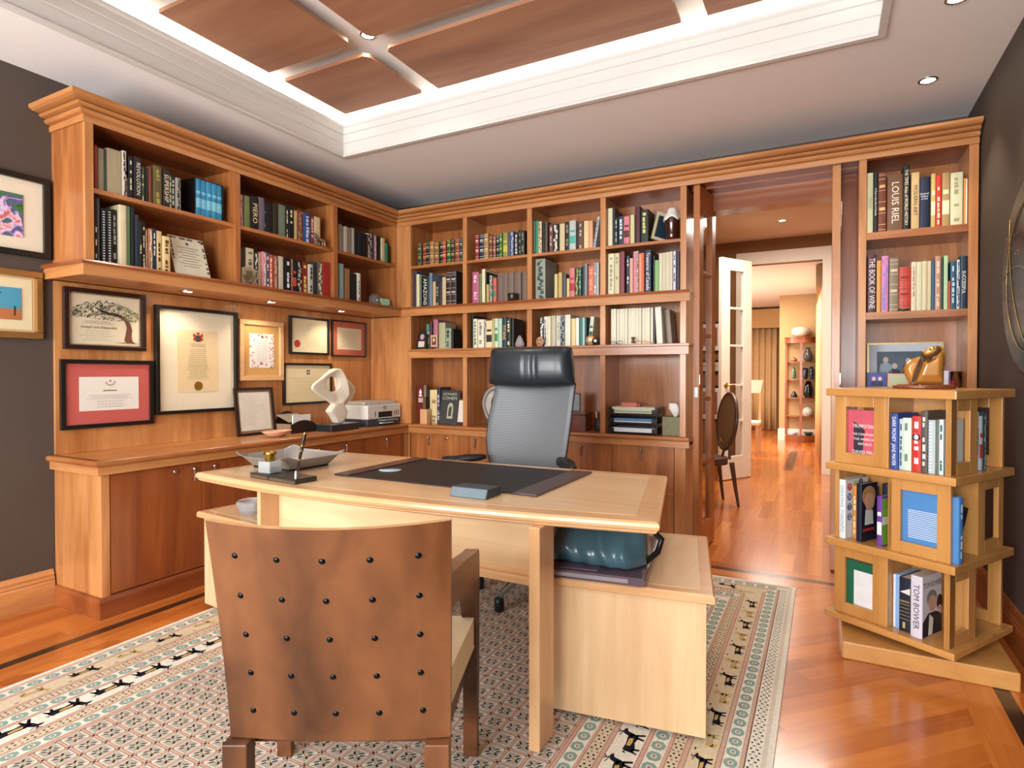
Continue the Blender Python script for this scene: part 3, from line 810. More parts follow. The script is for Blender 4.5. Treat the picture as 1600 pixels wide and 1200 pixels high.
  (-2.501, 0.022, 0.155, 'c0a058', 'short tan', 'm'),
  (-2.472, 0.023, 0.225, 'a8b0a0', 'pale grey', 'z', '3a4038'),
  (-2.434, 0.032, 0.2, 'd05850', 'red and green', 'q', '3c8a5c'),
  (-2.397, 0.048, 0.236, '6f5c50', 'taupe', 'm'),
  (-2.347, 0.048, 0.235, '6f5c50', 'taupe', 'm'),
  (-2.297, 0.055, 0.233, '735f53', 'taupe', 'm'),
  (-2.239, 0.063, 0.23, '705d51', 'taupe', 'm'),
  (-2.166, 0.044, 0.23, '6c594e', 'taupe', 'm'),
 ]),
 'B3a': ('top shelf of the back bookcase, third bay', 'y', 4.285, 2.225, [
  (-2.061, 0.018, 0.273, '1c1c1a', 'ring-bound black', 'd', 'd0d0c8'),
  (-2.041, 0.022, 0.262, '2c8c64', 'green', 'm'),
  (-2.017, 0.028, 0.251, 'd0c0a0', 'cream and red', 'z', 'b04c3c'),
  (-1.987, 0.02, 0.241, '141414', 'narrow black', 'm'),
  (-1.964, 0.026, 0.244, '4a4638', 'dark khaki', 'm'),
  (-1.927, 0.033, 0.219, '6a3c38', 'brown', 'm', 'c8a890'),
  (-1.89, 0.044, 0.216, '2a2824', 'black and white', 'z', 'd0ccc0'),
  (-1.842, 0.044, 0.216, 'ccbc90', 'cream', 'm'),
  (-1.794, 0.039, 0.224, '1e1c14', 'black', 'm', '8a7c5c'),
  (-1.753, 0.052, 0.226, 'b8c0bc', 'white and teal', 'q', '4ab0a0'),
  (-1.681, 0.042, 0.214, '5c4234', 'brown', 'm', 'c0a890'),
  (-1.635, 0.038, 0.211, 'dcc494', 'cream', 'm'),
  (-1.596, 0.033, 0.208, 'd89c78', 'peach', 'm'),
 ]),
 'B3b': ('second shelf of the back bookcase, third bay', 'y', 4.285, 1.858, [
  (-2.046, 0.085, 0.322, '8a9486', 'very wide silver-green', 'z', '3a443c'),
  (-1.879, 0.025, 0.191, 'c8bc80', 'cream', 'm'),
  (-1.852, 0.031, 0.203, 'c0a468', 'tan', 'm'),
  (-1.819, 0.032, 0.19, '4a4c50', 'dark grey', 'm'),
  (-1.777, 0.02, 0.15, 'd0c078', 'short cream', 'm'),
  (-1.755, 0.044, 0.227, 'c87478', 'pink and red', 'q', 'b0303c'),
  (-1.706, 0.029, 0.225, '28382c', 'dark green', 'z', 'b0b060'),
  (-1.675, 0.021, 0.227, '2c5448', 'teal green', 'm', 'a0c8a8'),
  (-1.65, 0.018, 0.233, '142420', 'black-green', 'm'),
  (-1.63, 0.024, 0.249, '7a808c', 'grey-blue', 'm'),
  (-1.602, 0.046, 0.234, 'cc6848', 'orange', 'm', 'e8a888'),
  (-1.553, 0.023, 0.253, '8c9494', 'grey', 'm', 'e0e4e0'),
  (-1.528, 0.015, 0.251, 'b8bcb4', 'pale grey', 'm'),
 ]),
 'B4a': ('top shelf of the back bookcase, fourth bay', 'y', 4.285, 2.23, [
  (-1.448, 0.037, 0.281, 'dcd4b0', 'wide cream', 'm'),
  (-1.405, 0.015, 0.276, '1e2c2c', 'dark green', 'm'),
  (-1.388, 0.022, 0.201, '14141a', 'narrow black', 'm', 'b8b8c0'),
  (-1.364, 0.044, 0.207, '1c3440', 'dark teal', 'm', 'c8d8d8'),
  (-1.318, 0.043, 0.2, 'd07c84', 'pink', 'q', '5c2c34'),
  (-1.272, 0.031, 0.208, 'c8c490', 'cream-green', 'm'),
  (-1.238, 0.037, 0.268, '4c1c28', 'maroon', 'm'),
  (-1.196, 0.057, 0.238, '1c2c22', 'wide dark green', 'm', 'd8cc80'),
 ]),
 'B4b': ('second shelf of the back bookcase, fourth bay', 'y', 4.285, 1.858, [
  (-1.448, 0.006, 0.31, '6a6c68', 'dark grey', 'm'),
  (-1.439, 0.046, 0.309, 'd8d0b0', 'cream', 'm', 'a09878'),
  (-1.391, 0.038, 0.309, 'c4c094', 'olive-cream', 'm', '909068'),
  (-1.351, 0.038, 0.317, '7c3440', 'maroon', 'm'),
  (-1.303, 0.025, 0.283, '1c3040', 'black and blue', 'm', 'c8d8d8'),
  (-1.275, 0.023, 0.262, 'dca080', 'peach', 'm'),
  (-1.25, 0.026, 0.311, 'c87c88', 'pink', 'm'),
  (-1.223, 0.012, 0.31, 'c8ccc8', 'black and white', 'z', '26282a'),
  (-1.208, 0.042, 0.291, 'd05c38', 'orange-red', 'd', 'f0c8a0'),
  (-1.165, 0.048, 0.312, '1c2c44', 'navy', 't', 'f0f0e8', 'Treasures of Canada'),
  (-1.103, 0.01, 0.265, '1a2420', 'narrow black', 'm'),
  (-1.091, 0.029, 0.232, '7cac68', 'green', 'm'),
  (-1.06, 0.024, 0.278, 'd0c8ac', 'cream', 'm'),
  (-1.035, 0.023, 0.28, 'c8c0a4', 'cream', 'm'),
  (-1.011, 0.025, 0.281, 'ccc4a8', 'cream', 'm'),
  (-0.985, 0.025, 0.282, 'c8c0a4', 'cream', 'm'),
  (-0.957, 0.018, 0.282, 'd0ccd8', 'white and purple', 'm', '2c2444'),
  (-0.937, 0.026, 0.28, '241c30', 'dark purple', 'm'),
 ]),
 'B1c': ('third shelf of the back bookcase, first bay', 'y', 4.285, 1.482, [
  (-3.083, 0.032, 0.24, '4c2c24', 'dark brown', 'm'),
  (-3.036, 0.045, 0.259, 'a86878', 'pink', 'm'),
  (-2.982, 0.066, 0.228, 'a8a880', 'sage and cream', 'm'),
  (-2.911, 0.056, 0.177, '8c9484', 'grey', 'm', '2c342c'),
  (-2.853, 0.017, 0.173, '1a1a16', 'black', 'm'),
 ]),
 'B2c': ('third shelf of the back bookcase, second bay', 'y', 4.285, 1.482, [
  (-2.657, 0.022, 0.278, '141414', 'narrow black', 'm'),
  (-2.631, 0.038, 0.248, 'd8d4b8', 'cream', 'm', '3c7a50'),
  (-2.592, 0.058, 0.242, 'dcd8c0', 'wide cream', 'm', '8a8470'),
  (-2.531, 0.018, 0.237, 'c8c4c0', 'grey and red', 'z', '7a3830'),
  (-2.51, 0.057, 0.228, 'e0d0a0', 'cream', 'q', '242018'),
  (-2.449, 0.025, 0.241, 'b0a470', 'khaki', 'm'),
  (-2.42, 0.031, 0.241, 'c8d4bc', 'pale green', 'q', '3c8c50'),
  (-2.386, 0.035, 0.239, 'a8c8b0', 'pale green', 'm'),
  (-2.348, 0.039, 0.249, '1c3440', 'navy', 't', 'f0c070', 'TITANS'),
  (-2.307, 0.038, 0.24, '1e2824', 'black', 'm', 'd0cc98'),
  (-2.268, 0.022, 0.234, '181a18', 'black', 'm'),
 ]),
 'B3c': ('third shelf of the back bookcase, third bay', 'y', 4.285, 1.482, [
  (-2.011, 0.035, 0.238, '2c2c2a', 'black and white', 'z', 'e0e0d8'),
  (-1.974, 0.022, 0.238, 'e0e0d4', 'white', 'm', '3c3c3c'),
  (-1.949, 0.035, 0.239, 'd8d0b0', 'cream', 'm'),
  (-1.911, 0.038, 0.242, 'b8b498', 'grey-cream', 'm'),
  (-1.87, 0.036, 0.242, 'd0ccb8', 'white', 't', '26221c', 'THE TOTEM'),
  (-1.832, 0.035, 0.238, '8c9494', 'black and grey', 'z', '16181a'),
  (-1.794, 0.047, 0.244, 'dcd8c4', 'wide white', 'm'),
  (-1.743, 0.037, 0.213, 'dcc48c', 'tan', 'm'),
  (-1.703, 0.025, 0.216, 'e8e4d4', 'white', 'm'),
  (-1.675, 0.025, 0.218, '2c6c60', 'teal', 'm'),
  (-1.647, 0.02, 0.217, 'a0c4b8', 'pale teal', 'm'),
  (-1.626, 0.015, 0.217, '1c3c4c', 'dark blue', 'm'),
 ]),
 'B4c': ('third shelf of the back bookcase, fourth bay', 'y', 4.285, 1.482, [
  (-1.42, 0.021, 0.27, 'd8d3bb', 'slim white journal', 'm'),
  (-1.398, 0.021, 0.27, 'ddd8c0', 'slim white journal', 'm'),
  (-1.376, 0.021, 0.268, 'd8d3bb', 'slim white journal', 'm'),
  (-1.354, 0.02, 0.268, 'ddd8c0', 'slim white journal', 'm'),
  (-1.333, 0.021, 0.268, 'd8d3bb', 'slim white journal', 'm'),
  (-1.311, 0.02, 0.268, 'ddd8c0', 'slim white journal', 'm'),
  (-1.29, 0.021, 0.268, 'd8d3bb', 'slim white journal', 'm'),
  (-1.268, 0.02, 0.268, 'ddd8c0', 'slim white journal', 'm'),
  (-1.247, 0.02, 0.267, 'd8d3bb', 'slim white journal', 'm'),
  (-1.226, 0.02, 0.266, 'ddd8c0', 'slim white journal', 'm'),
  (-1.205, 0.02, 0.266, 'd8d3bb', 'slim white journal', 'm'),
  (-1.184, 0.02, 0.266, 'ddd8c0', 'slim white journal', 'm'),
  (-1.163, 0.02, 0.266, 'd8d3bb', 'slim white journal', 'm'),
  (-1.142, 0.02, 0.266, 'ddd8c0', 'slim white journal', 'm'),
  (-1.121, 0.019, 0.266, 'd8d3bb', 'slim white journal', 'm'),
  (-1.1, 0.012, 0.254, '2c3438', 'narrow dark', 'm'),
 ]),
 'Ra': ('top shelf of the right bookcase', 'y', 4.265, 2.135, [
  (0.23, 0.033, 0.369, 'c0bc94', 'pale sage', 't', '7c8468', 'TISSUE'),
  (0.266, 0.021, 0.372, '141212', 'narrow black', 't', 'e8e4dc', 'A Day in the Life of Canada'),
  (0.289, 0.042, 0.362, '6c3820', 'brown leather', 'b', 'd8a878'),
  (0.336, 0.079, 0.338, '6c4830', 'very wide brown', 't', 'e8dcc8', 'LOUIS RIEL'),
  (0.416, 0.033, 0.38, '141212', 'tall black', 't', 'e8dcb8', 'THE TIMES Atlas of WORLD HISTORY'),
  (0.457, 0.04, 0.332, 'c0a270', 'tan', 't', '3c2414', 'MODERN ART'),
  (0.499, 0.051, 0.304, '141e38', 'navy', 's', 'e0e4ec', 'National Gallery of Art'),
  (0.557, 0.021, 0.315, 'c0a860', 'yellow-tan', 'q', 'e0d8b8'),
  (0.58, 0.027, 0.302, 'c03024', 'red', 'm', 'f0d8b0'),
  (0.61, 0.037, 0.313, 'a88858', 'brown and cream', 'q', 'e0d4b0'),
  (0.65, 0.058, 0.303, 'ccc8a4', 'wide pale cream', 'm', '98946c'),
  (0.713, 0.009, 0.267, 'd88c40', 'thin orange', 'm'),
  (0.7226, 0.008, 0.263, 'd8d0b8', 'thin white', 'm'),
 ]),
 'Rb': ('second shelf of the right bookcase', 'y', 4.265, 1.645, [
  (0.235, 0.046, 0.353, '4a1c34', 'wide purple', 't', 'e8e0d4', 'THE BOOK OF WINE'),
  (0.284, 0.023, 0.315, 'd09844', 'orange', 'm'),
  (0.309, 0.036, 0.34, 'd080b0', 'pink and lavender patterned', 'z', '8c88c8'),
  (0.349, 0.048, 0.324, '84745c', 'olive-brown leather', 'b', 'd0c0a0'),
  (0.399, 0.06, 0.265, 'bc3c28', 'wide red', 'b', '8c2418'),
  (0.461, 0.026, 0.291, 'd8ccac', 'cream', 'm', 'c08c7c'),
  (0.488, 0.026, 0.29, 'd0ccac', 'cream', 'm'),
  (0.515, 0.023, 0.291, 'd8c8a0', 'cream', 'm'),
  (0.539, 0.022, 0.292, 'd4c49c', 'cream', 'm'),
  (0.563, 0.015, 0.29, '2c5478', 'blue', 'm'),
  (0.579, 0.028, 0.316, 'b88c70', 'tan-pink', 'm', 'e0c8b0'),
  (0.609, 0.011, 0.306, '1c3c34', 'dark green', 'm'),
  (0.622, 0.02, 0.316, 'b0cca0', 'pale green and white', 'm'),
  (0.644, 0.009, 0.164, 'c84828', 'short orange-red', 'm'),
  (0.654, 0.028, 0.28, '24506c', 'teal blue', 'm', 'b0d0d8'),
  (0.684, 0.013, 0.286, 'c8ccd0', 'white and blue', 'z', '2c3c5c'),
  (0.699, 0.033, 0.305, '142c40', 'wide navy', 't', 'e8ece0', 'SUCCESSFUL'),
 ]),
}
# ================================================================ books
LETTER = {}
def tx_big(s): return s in ('SUPERSHIP', 'PIERO', 'THE BOOK OF WINE', 'TITANS')
def ink(h):
    return mat(h, .6, var=0)
def book(x0, base, w_, h, hexc, cname, style, tc, body, lean, plane, pv, depth, label, group):
    """spine faces -Y locally"""
    rz = 0 if plane == 'y' else math.pi / 2
    pull = random.uniform(-.008, .012) if w_ < .07 else 0
    pv2 = pv + pull if plane == 'y' else pv - pull
    loc = (x0 + w_ / 2, pv2, base + .0008) if plane == 'y' else (pv2, x0 + w_ / 2, base + .0008)
    t = thing('book', label, 'book', loc, rz, group)
    cov = mat(hexc, .45 if style != 'b' else .38, var=.05, vs=30)
    g = min(.0025, w_ * .12); hw = w_ / 2
    m = MB()
    # rounded spine and two boards
    n = 5; pts = []
    bulge = min(.004, w_ * .12)
    for k in range(n + 1):
        a = math.pi * k / n; pts.append((-hw * math.cos(a), -bulge * math.sin(a)))
    ring = pts + [(hw, depth), (hw - g, depth), (hw - g, g), (-hw + g, g), (-hw + g, depth), (-hw, depth)]
    k = len(ring); vs = [(p[0], p[1], 0) for p in ring] + [(p[0], p[1], h) for p in ring]
    fs = [(i, (i + 1) % k, k + (i + 1) % k, k + i) for i in range(k)]
    # caps: spine part, left board, right board
    fs += [tuple(range(0, n + 1)) + (n + 3, n + 4), tuple(k + i for i in list(range(0, n + 1)) + [n + 3, n + 4])]
    fs += [(n, n + 1, n + 2, n + 3), (k + n, k + n + 1, k + n + 2, k + n + 3), (0, n + 4, n + 5, n + 6), (k, k + n + 4, k + n + 5, k + n + 6)]
    m.add(vs, fs); cvr = m.build('cover', cov, t, local=True)
    if w_ > .009: MB().box(-hw + g + .0002, hw - g - .0002, g + .0002, depth - .004, .003, h - .003).build('pages', PAGES, t, local=True)
    f = -bulge - .0009
    rr = random.Random(int(abs(x0) * 1000) * 7 + int(h * 1000))
    if style == 'b' or style == 'm' or style == 'z' or style == 'd' or style == 'q':
        c2 = ink(tc or 'c8b070'); q = MB(); wI = w_ * .36
        def blk(xa, xb, za, zb):
            # strips hug the rounded spine
            ya = -bulge * math.sqrt(max(0, 1 - (xa / hw) ** 2)) - .0007; yb = -bulge * math.sqrt(max(0, 1 - (xb / hw) ** 2)) - .0007
            ym = min(ya, yb, -bulge * math.sqrt(max(0, 1 - ((xa + xb) / 2 / hw) ** 2)) - .0007)
            zb = min(zb, h - .002); za = max(za, .002)
            if zb <= za: return
            q.add([(xa, ya, za), ((xa + xb) / 2, ym, za), (xb, yb, za), (xa, ya, zb), ((xa + xb) / 2, ym, zb), (xb, yb, zb)], [(0, 1, 4, 3), (1, 2, 5, 4)])
        if style == 'b':
            for i in range(5):
                z = h * (.12 + .19 * i); blk(-hw * .92, hw * .92, z, z + .003); 
                if i in (1, 3): blk(-wI, wI, z + h * .05, z + h * .10)
            blk(-hw * .9, hw * .9, h * .95, h * .95 + .003); blk(-hw * .9, hw * .9, h * .03, h * .03 + .003)
            nm = 'gold_bands'
        elif style == 'm':
            z = h * .9
            while z > h * .12:
                l = rr.uniform(.010, .034)
                if rr.random() < .72: blk(-wI * .6, wI * rr.uniform(.2, .7), z - l, z)
                z -= l + rr.uniform(.003, .012)
            nm = 'spine_print'
        elif style == 'z':
            z = h * .96
            while z > h * .05:
                l = rr.uniform(.008, .03); a = rr.uniform(-.8, .2) * hw; b_ = a + rr.uniform(.4, .75) * hw * 1.2
                blk(max(a, -hw * .9), min(b_, hw * .9), z - l, z); z -= l * rr.uniform(.5, 1.5)
            nm = 'spine_print'
        elif style == 'd':
            z = h * .95
            while z > h * .05: blk(-hw * .6, hw * .1, z - .006, z); z -= .014
            nm = 'ring_binding'
        else:
            blk(-hw * .9, hw * .9, h * .22, h * .48); blk(-wI, wI, h * .6, h * .68); nm = 'spine_block'
        q.build(nm, c2, cvr, local=True)
    elif style == 't':
        sz = min(w_ * (.82 if tx_big(body) else .62), .045)
        M = basis((0, f, h * .5), (0, 0, -1), (1, 0, 0))
        text('spine_title', body, sz * 1.15, M, ink(tc), cvr, width=h * .88)
    elif style == 's':
        M = basis((0, f, h * .62), (1, 0, 0), (0, 0, 1))
        text('spine_title', body.replace(' ', '\n', 2).replace('\nGallery', '\nGallery'), w_ * .30, M, ink(tc), cvr, width=w_ * .84)
    if lean:
        t.rotation_euler = (0, lean, rz)
    return t
ORD = ['leftmost', 'second from left', 'third from left', 'fourth from left', 'fifth from left', 'sixth from left', 'seventh from left', 'eighth from left', 'ninth from left', 'tenth from left', 'eleventh from left',
       'twelfth from left', 'thirteenth from left', 'fourteenth from left', 'fifteenth from left', 'sixteenth from left', 'seventeenth from left', 'eighteenth from left', 'nineteenth from left', 'twentieth from left', 'rightmost']
for key, (desc, ax, pv, z, rows) in CELLS.items():
    n = len(rows)
    for i, r in enumerate(rows):
        p0, w_, h, hx, nm = r[:5]
        st = r[5] if len(r) > 5 else 'p'; tc = r[6] if len(r) > 6 else ''; tx = r[7] if len(r) > 7 else ''
        if st == 'm' and not tc: st = 'p'
        word = nm if ('binder' in nm or 'journal' in nm) else nm + ' book'
        for p_, q_ in (('of the ', 'of '), (', first bay', ' bay one'), (', second bay', ' bay two'), (', third bay', ' bay three'), (', fourth bay', ' bay four'), ('third shelf', 'shelf three'), ('second shelf', 'shelf two')):
            desc = desc.replace(p_, q_)
        if st in ('t', 's'): lab = '%s titled %s, %s' % (word, tx, desc)
        else: lab = '%s, %s, %s' % (word, ORD[i], desc)
        hmax = {'L1a': .33, 'L2a': .33, 'L3a': .33}.get(key, .36)
        dep = max(.12, min(.23, h * .72))
        book(p0, z, w_, min(h, hmax) if ax == 'x' else h, hx, nm, st, tc, tx, 0, ax, pv, dep, lab, 'books on the ' + desc)
# ================================================================ desk
t = thing('desk', 'pale maple executive desk with bowed front edge and two low side wings', 'desk', (-1.56, 2.3, 0))
ZD = .80
FLx, FLy, FRx, FRy = -2.635, 1.785, -.462, 1.862
front = []
for k in range(21):
    u = k / 20; x = FLx + (FRx - FLx) * u; yb = FLy + (FRy - FLy) * u
    front.append((x, yb - .100 * (1 - (2 * u - 1) ** 2)))
BL, BR = (-2.544, 2.65), (-.638, 2.729)
outline = front + [BR, BL]
def offs(poly, d):
    n = len(poly); out = []
    for i in range(n):
        p0, p1, p2 = Vector(poly[i - 1]), Vector(poly[i]), Vector(poly[(i + 1) % n])
        a = (p1 - p0).normalized(); b_ = (p2 - p1).normalized()
        na = Vector((-a.y, a.x)); nb = Vector((-b_.y, b_.x)); q = na + nb; q = q / q.dot(na)
        out.append((p1.x + q.x * d, p1.y + q.y * d))
    return out
rings = []
for d, z in ((.010, ZD - .042), (.002, ZD - .036), (.004, ZD - .034), (-.004, ZD - .026), (-.007, ZD - .017), (-.004, ZD - .007), (.004, ZD - .001), (.07, ZD)):
    rings.append([(p[0], p[1], z) for p in offs(outline, d)])
m = MB(); n = len(outline); vs = [p for r in rings for p in r]; fs = []
for i in range(len(rings) - 1):
    for j in range(n): fs.append((i * n + j, i * n + (j + 1) % n, (i + 1) * n + (j + 1) % n, (i + 1) * n + j))
fs.append(tuple(range(n))[::-1])
m.add(vs, fs); m.build('top_edge', MPE['x'], t)
inner = offs(outline, .0702)
MB().prism(inner, ZD - .01, ZD + .0004).build('top', MP['x'], t)
# front fin legs
for x0, x1, yf, yb_ in ((-.864, -.824, 1.757, 1.875), (-2.208, -2.186, 1.775, 1.875)):
    MB().box(x0, x1, yf, yb_, .012, ZD - .04).build('leg', MPE['z'], t, bev=.003)
MB().box(-2.186, -.864, 1.875, 1.895, .57, ZD - .04).build('modesty_panel', MP['x'], t)
m = MB(); m.sweep([(-2.186, 1.875), (-.864, 1.875)], [(-.02, .522), (.014, .522), (.016, .542), (.006, .55), (.012, .557), (.012, .564), (.002, .572), (-.02, .572)]); m.build('modesty_moulding', MPE['x'], t)
# side wings (pedestals), splayed
def wing(FL, FR, BRp, BLp, side):
    # top slab polygon ccw
    poly = [FL, FR, BRp, BLp]
    rings = []
    for d, z in ((.006, .492), (.0, .496), (.0, .517), (.006, .525), (.045, .5255)):
        rings.append([(p[0], p[1], z) for p in offs(poly, d)])
    m = MB(); n = 4; vs = [p for r in rings for p in r]; fs = []
    for i in range(len(rings) - 1):
        for j in range(n): fs.append((i * n + j, i * n + (j + 1) % n, (i + 1) * n + (j + 1) % n, (i + 1) * n + j))
    fs.append((3, 2, 1, 0)); m.add(vs, fs); m.build('wing_edge', MPE['x'], t)
    MB().prism(offs(poly, .0452), .515, .5262).build('wing_top', MP['y'], t)
    MB().prism(offs(poly, .026), .025, .492).build('pedestal', MP['z'], t, bev=.002)
    MB().prism(offs(poly, .07), .012, .025).build('plinth', MPE['x'], t)
wing((-.915, 1.972), (-.317, 2.055), (-.466, 2.80), (-1.05, 2.71), 'r')
wing((-2.99, 2.02), (-2.21, 1.95), (-2.16, 2.72), (-2.90, 2.76), 'l')
# ================================================================ visitor chair (camera side of the desk)
t = thing('armchair', 'brown wooden armchair with studded curved back, drawn up to the desk front', 'chair', (-1.184, 1.2975, .0112), YAW)
H = .295
def backpt(u, v, side):
    """u -1..1 across, v 0..1 bottom to top"""
    x = u * (H - .010 * (1 - v) - (0.010 * (1 - v) if u < 0 else 0))
    z = .327 + v * .573 + .006 * u * u
    y = -.205 - .08 * v ** 1.4 - (.008 + .060 * v) * (1 - u * u) + side * .022
    return (x, y, z)
m = MB(); nu, nv = 20, 10
for s in (0, 1):
    base = len(m.v); vs = [backpt(-1 + 2 * i / nu, j / nv, s) for j in range(nv + 1) for i in range(nu + 1)]
    m.add(vs, [(j * (nu + 1) + i, j * (nu + 1) + i + 1, (j + 1) * (nu + 1) + i + 1, (j + 1) * (nu + 1) + i) for j in range(nv) for i in range(nu)], 0, True)
N1 = (nu + 1) * (nv + 1)
def idx(i, j, s): return s * N1 + j * (nu + 1) + i
rim = [(i, 0) for i in range(nu)] + [(nu, j) for j in range(nv)] + [(nu - i, nv) for i in range(nu)] + [(0, nv - j) for j in range(nv)]
for a in range(len(rim)):
    p, q = rim[a], rim[(a + 1) % len(rim)]
    top = p[1] == nv and q[1] == nv
    m.add([m.v[idx(*p, 0)], m.v[idx(*q, 0)], m.v[idx(*q, 1)], m.v[idx(*p, 1)]], [(0, 1, 2, 3)], 1 if top else 0)
m.build('back_panel', [WAL['z'], MPE['x']], t, local=True)
STUD = mat('1a1c20', .2, .8, var=0)
for j in range(5):
    for i in range(5):
        u = (-.745 + .372 * i) * (1.0 if j > 0 else 1.02); v = .135 + .182 * j
        p = backpt(u, v, 0); q = MB(); q.lathe([(.0085, 0), (.0075, -.0025), (.004, -.0045), (.0001, -.005)], (p[0], p[1] + .0012, p[2]), 12, axis='y'); q.build('stud', STUD, t, local=True)
SEATF = mat('d9c8a4', .85, var=.04, vs=40)
m = MB()
for s in (0, 1):
    pass
# inner back cushion
nu2, nv2 = 8, 6; vs = []
for s in (0, 1):
    for j in range(nv2 + 1):
        for i in range(nu2 + 1):
            u = -.94 + 1.88 * i / nu2; v = .28 + .66 * j / nv2; p = backpt(u, v, 1)
            pad = .045 * (1 - (abs(u) / .96) ** 6) * (1 - abs(2 * j / nv2 - 1) ** 6)
            vs.append((p[0], p[1] + (.001 if s == 0 else .004 + pad), p[2]))
K = (nu2 + 1) * (nv2 + 1)
fs = [(s * K + j * (nu2 + 1) + i, s * K + j * (nu2 + 1) + i + 1, s * K + (j + 1) * (nu2 + 1) + i + 1, s * K + (j + 1) * (nu2 + 1) + i) for s in (0, 1) for j in range(nv2) for i in range(nu2)]
m.add(vs, fs, 0, True)
rim = [(i, 0) for i in range(nu2)] + [(nu2, j) for j in range(nv2)] + [(nu2 - i, nv2) for i in range(nu2)] + [(0, nv2 - j) for j in range(nv2)]
for a in range(len(rim)):
    p, q = rim[a], rim[(a + 1) % len(rim)]
    m.f.append((p[1] * 9 + p[0], q[1] * 9 + q[0], K + q[1] * 9 + q[0], K + p[1] * 9 + p[0])); m.m.append(0); m.sm.append(True)
m.build('back_cushion', SEATF, t, local=True)
m = MB(); m.prism([(-.275, -.17), (.275, -.17), (.322, .208), (-.322, .208)], .375, .472); o = m.build('seat', SEATF, t, local=True)
md = o.modifiers.new('bevel', 'BEVEL'); md.width = .022; md.segments = 4
MB().prism([(-.27, -.172), (.27, -.172), (.30, .21), (-.30, .21)], .30, .374).build('seat_rail', WAL['x'], t, local=True, bev=.003)
for s in (-1, 1):
    prof = [(-.222, .655), (-.15, .652), (-.02, .63), (.08, .595), (.15, .545), (.19, .49), (.212, .42), (.222, .0), (.262, .0), (.278, .40), (.282, .62), (.276, .660), (.262, .674), (.22, .678), (.1, .70), (-.02, .722), (-.15, .742), (-.222, .750)]
    x0, x1 = (s * .322, s * .277) if s < 0 else (.277, .322)
    m = MB(); m.prism(prof, min(x0, x1), max(x0, x1), 'x'); m.v = [(p[0] + s * ((p[1] - .25) * .088 + .008), p[1], p[2]) for p in m.v]; m.build('arm', WAL['y'], t, local=True, bev=.006)
for s in (-1, 1):
    m = MB(); xo, xi = s * .285, s * .222
    b0 = [(xo, -.228, 0), (xi, -.228, 0), (xi, -.185, 0), (xo, -.185, 0), (xo, -.232, .3275), (xi, -.232, .3275), (xi, -.18, .3275), (xo, -.18, .3275)]
    m.add(b0, [(0, 3, 2, 1), (4, 5, 6, 7), (0, 1, 5, 4), (1, 2, 6, 5), (2, 3, 7, 6), (3, 0, 4, 7)]); m.build('leg', WAL['z'], t, local=True, bev=.003)
# ================================================================ office chair behind the desk
LEA = mat('1f262c', .34, var=.08, vs=30, coat=.15)
BLK = mat('16171a', .45, var=.02)
ALU = mat('b6bcc0', .3, .9, var=0)
t = thing('office_chair', 'high-backed grey mesh office chair with black leather headrest behind the desk', 'chair', (-1.52, 3.12, 0))
cx, cy = -1.52, 3.12
# headrest pillow: swept superellipse with creases
m = MB(); nx, na = 56, 28; vs = []
for i in range(nx + 1):
    u = -1 + 2 * i / nx; x = -1.525 + u * .268
    ed = (1 - abs(u) ** 9) ** .5 if abs(u) < 1 else 0
    ed = max(ed, .30)
    crease = .6 * .0045 * math.exp(-((u - .06) / .04) ** 2) + .004 * math.exp(-((u - .14) / .03) ** 2) + .003 * math.exp(-((u + .02) / .03) ** 2) + .003 * math.exp(-((u - .24) / .035) ** 2)
    for k in range(na):
        a = 2 * math.pi * k / na; ca, sa = math.cos(a), math.sin(a)
        e = 2.6; rx = abs(ca) ** (2 / e) * (1 if ca > 0 else -1); rz = abs(sa) ** (2 / e) * (1 if sa > 0 else -1)
        taper = 1 - .035 * (rz + 1) * .5
        zz = 1.312 + rz * .112 * (.9 + .1 * ed) - .012 * (1 - u * u) * (1 if sa < 0 else 0)
        wob = crease * (1 + .5 * math.sin(9 * zz * 10)) * (1 if ca < .3 else 0)
        vs.append((-1.525 + (x + 1.525) * (1.0 + .035 * (-rz)), 3.105 + (rx * (.066 - wob * 1.6)) * ed + .02 * u * u, zz))
fs = [(i * na + k, i * na + (k + 1) % na, (i + 1) * na + (k + 1) % na, (i + 1) * na + k) for i in range(nx) for k in range(na)]
fs += [tuple(range(na)), tuple(range(nx * na, (nx + 1) * na))]
m.add(vs, fs, 0, True); m.build('headrest', LEA, t)
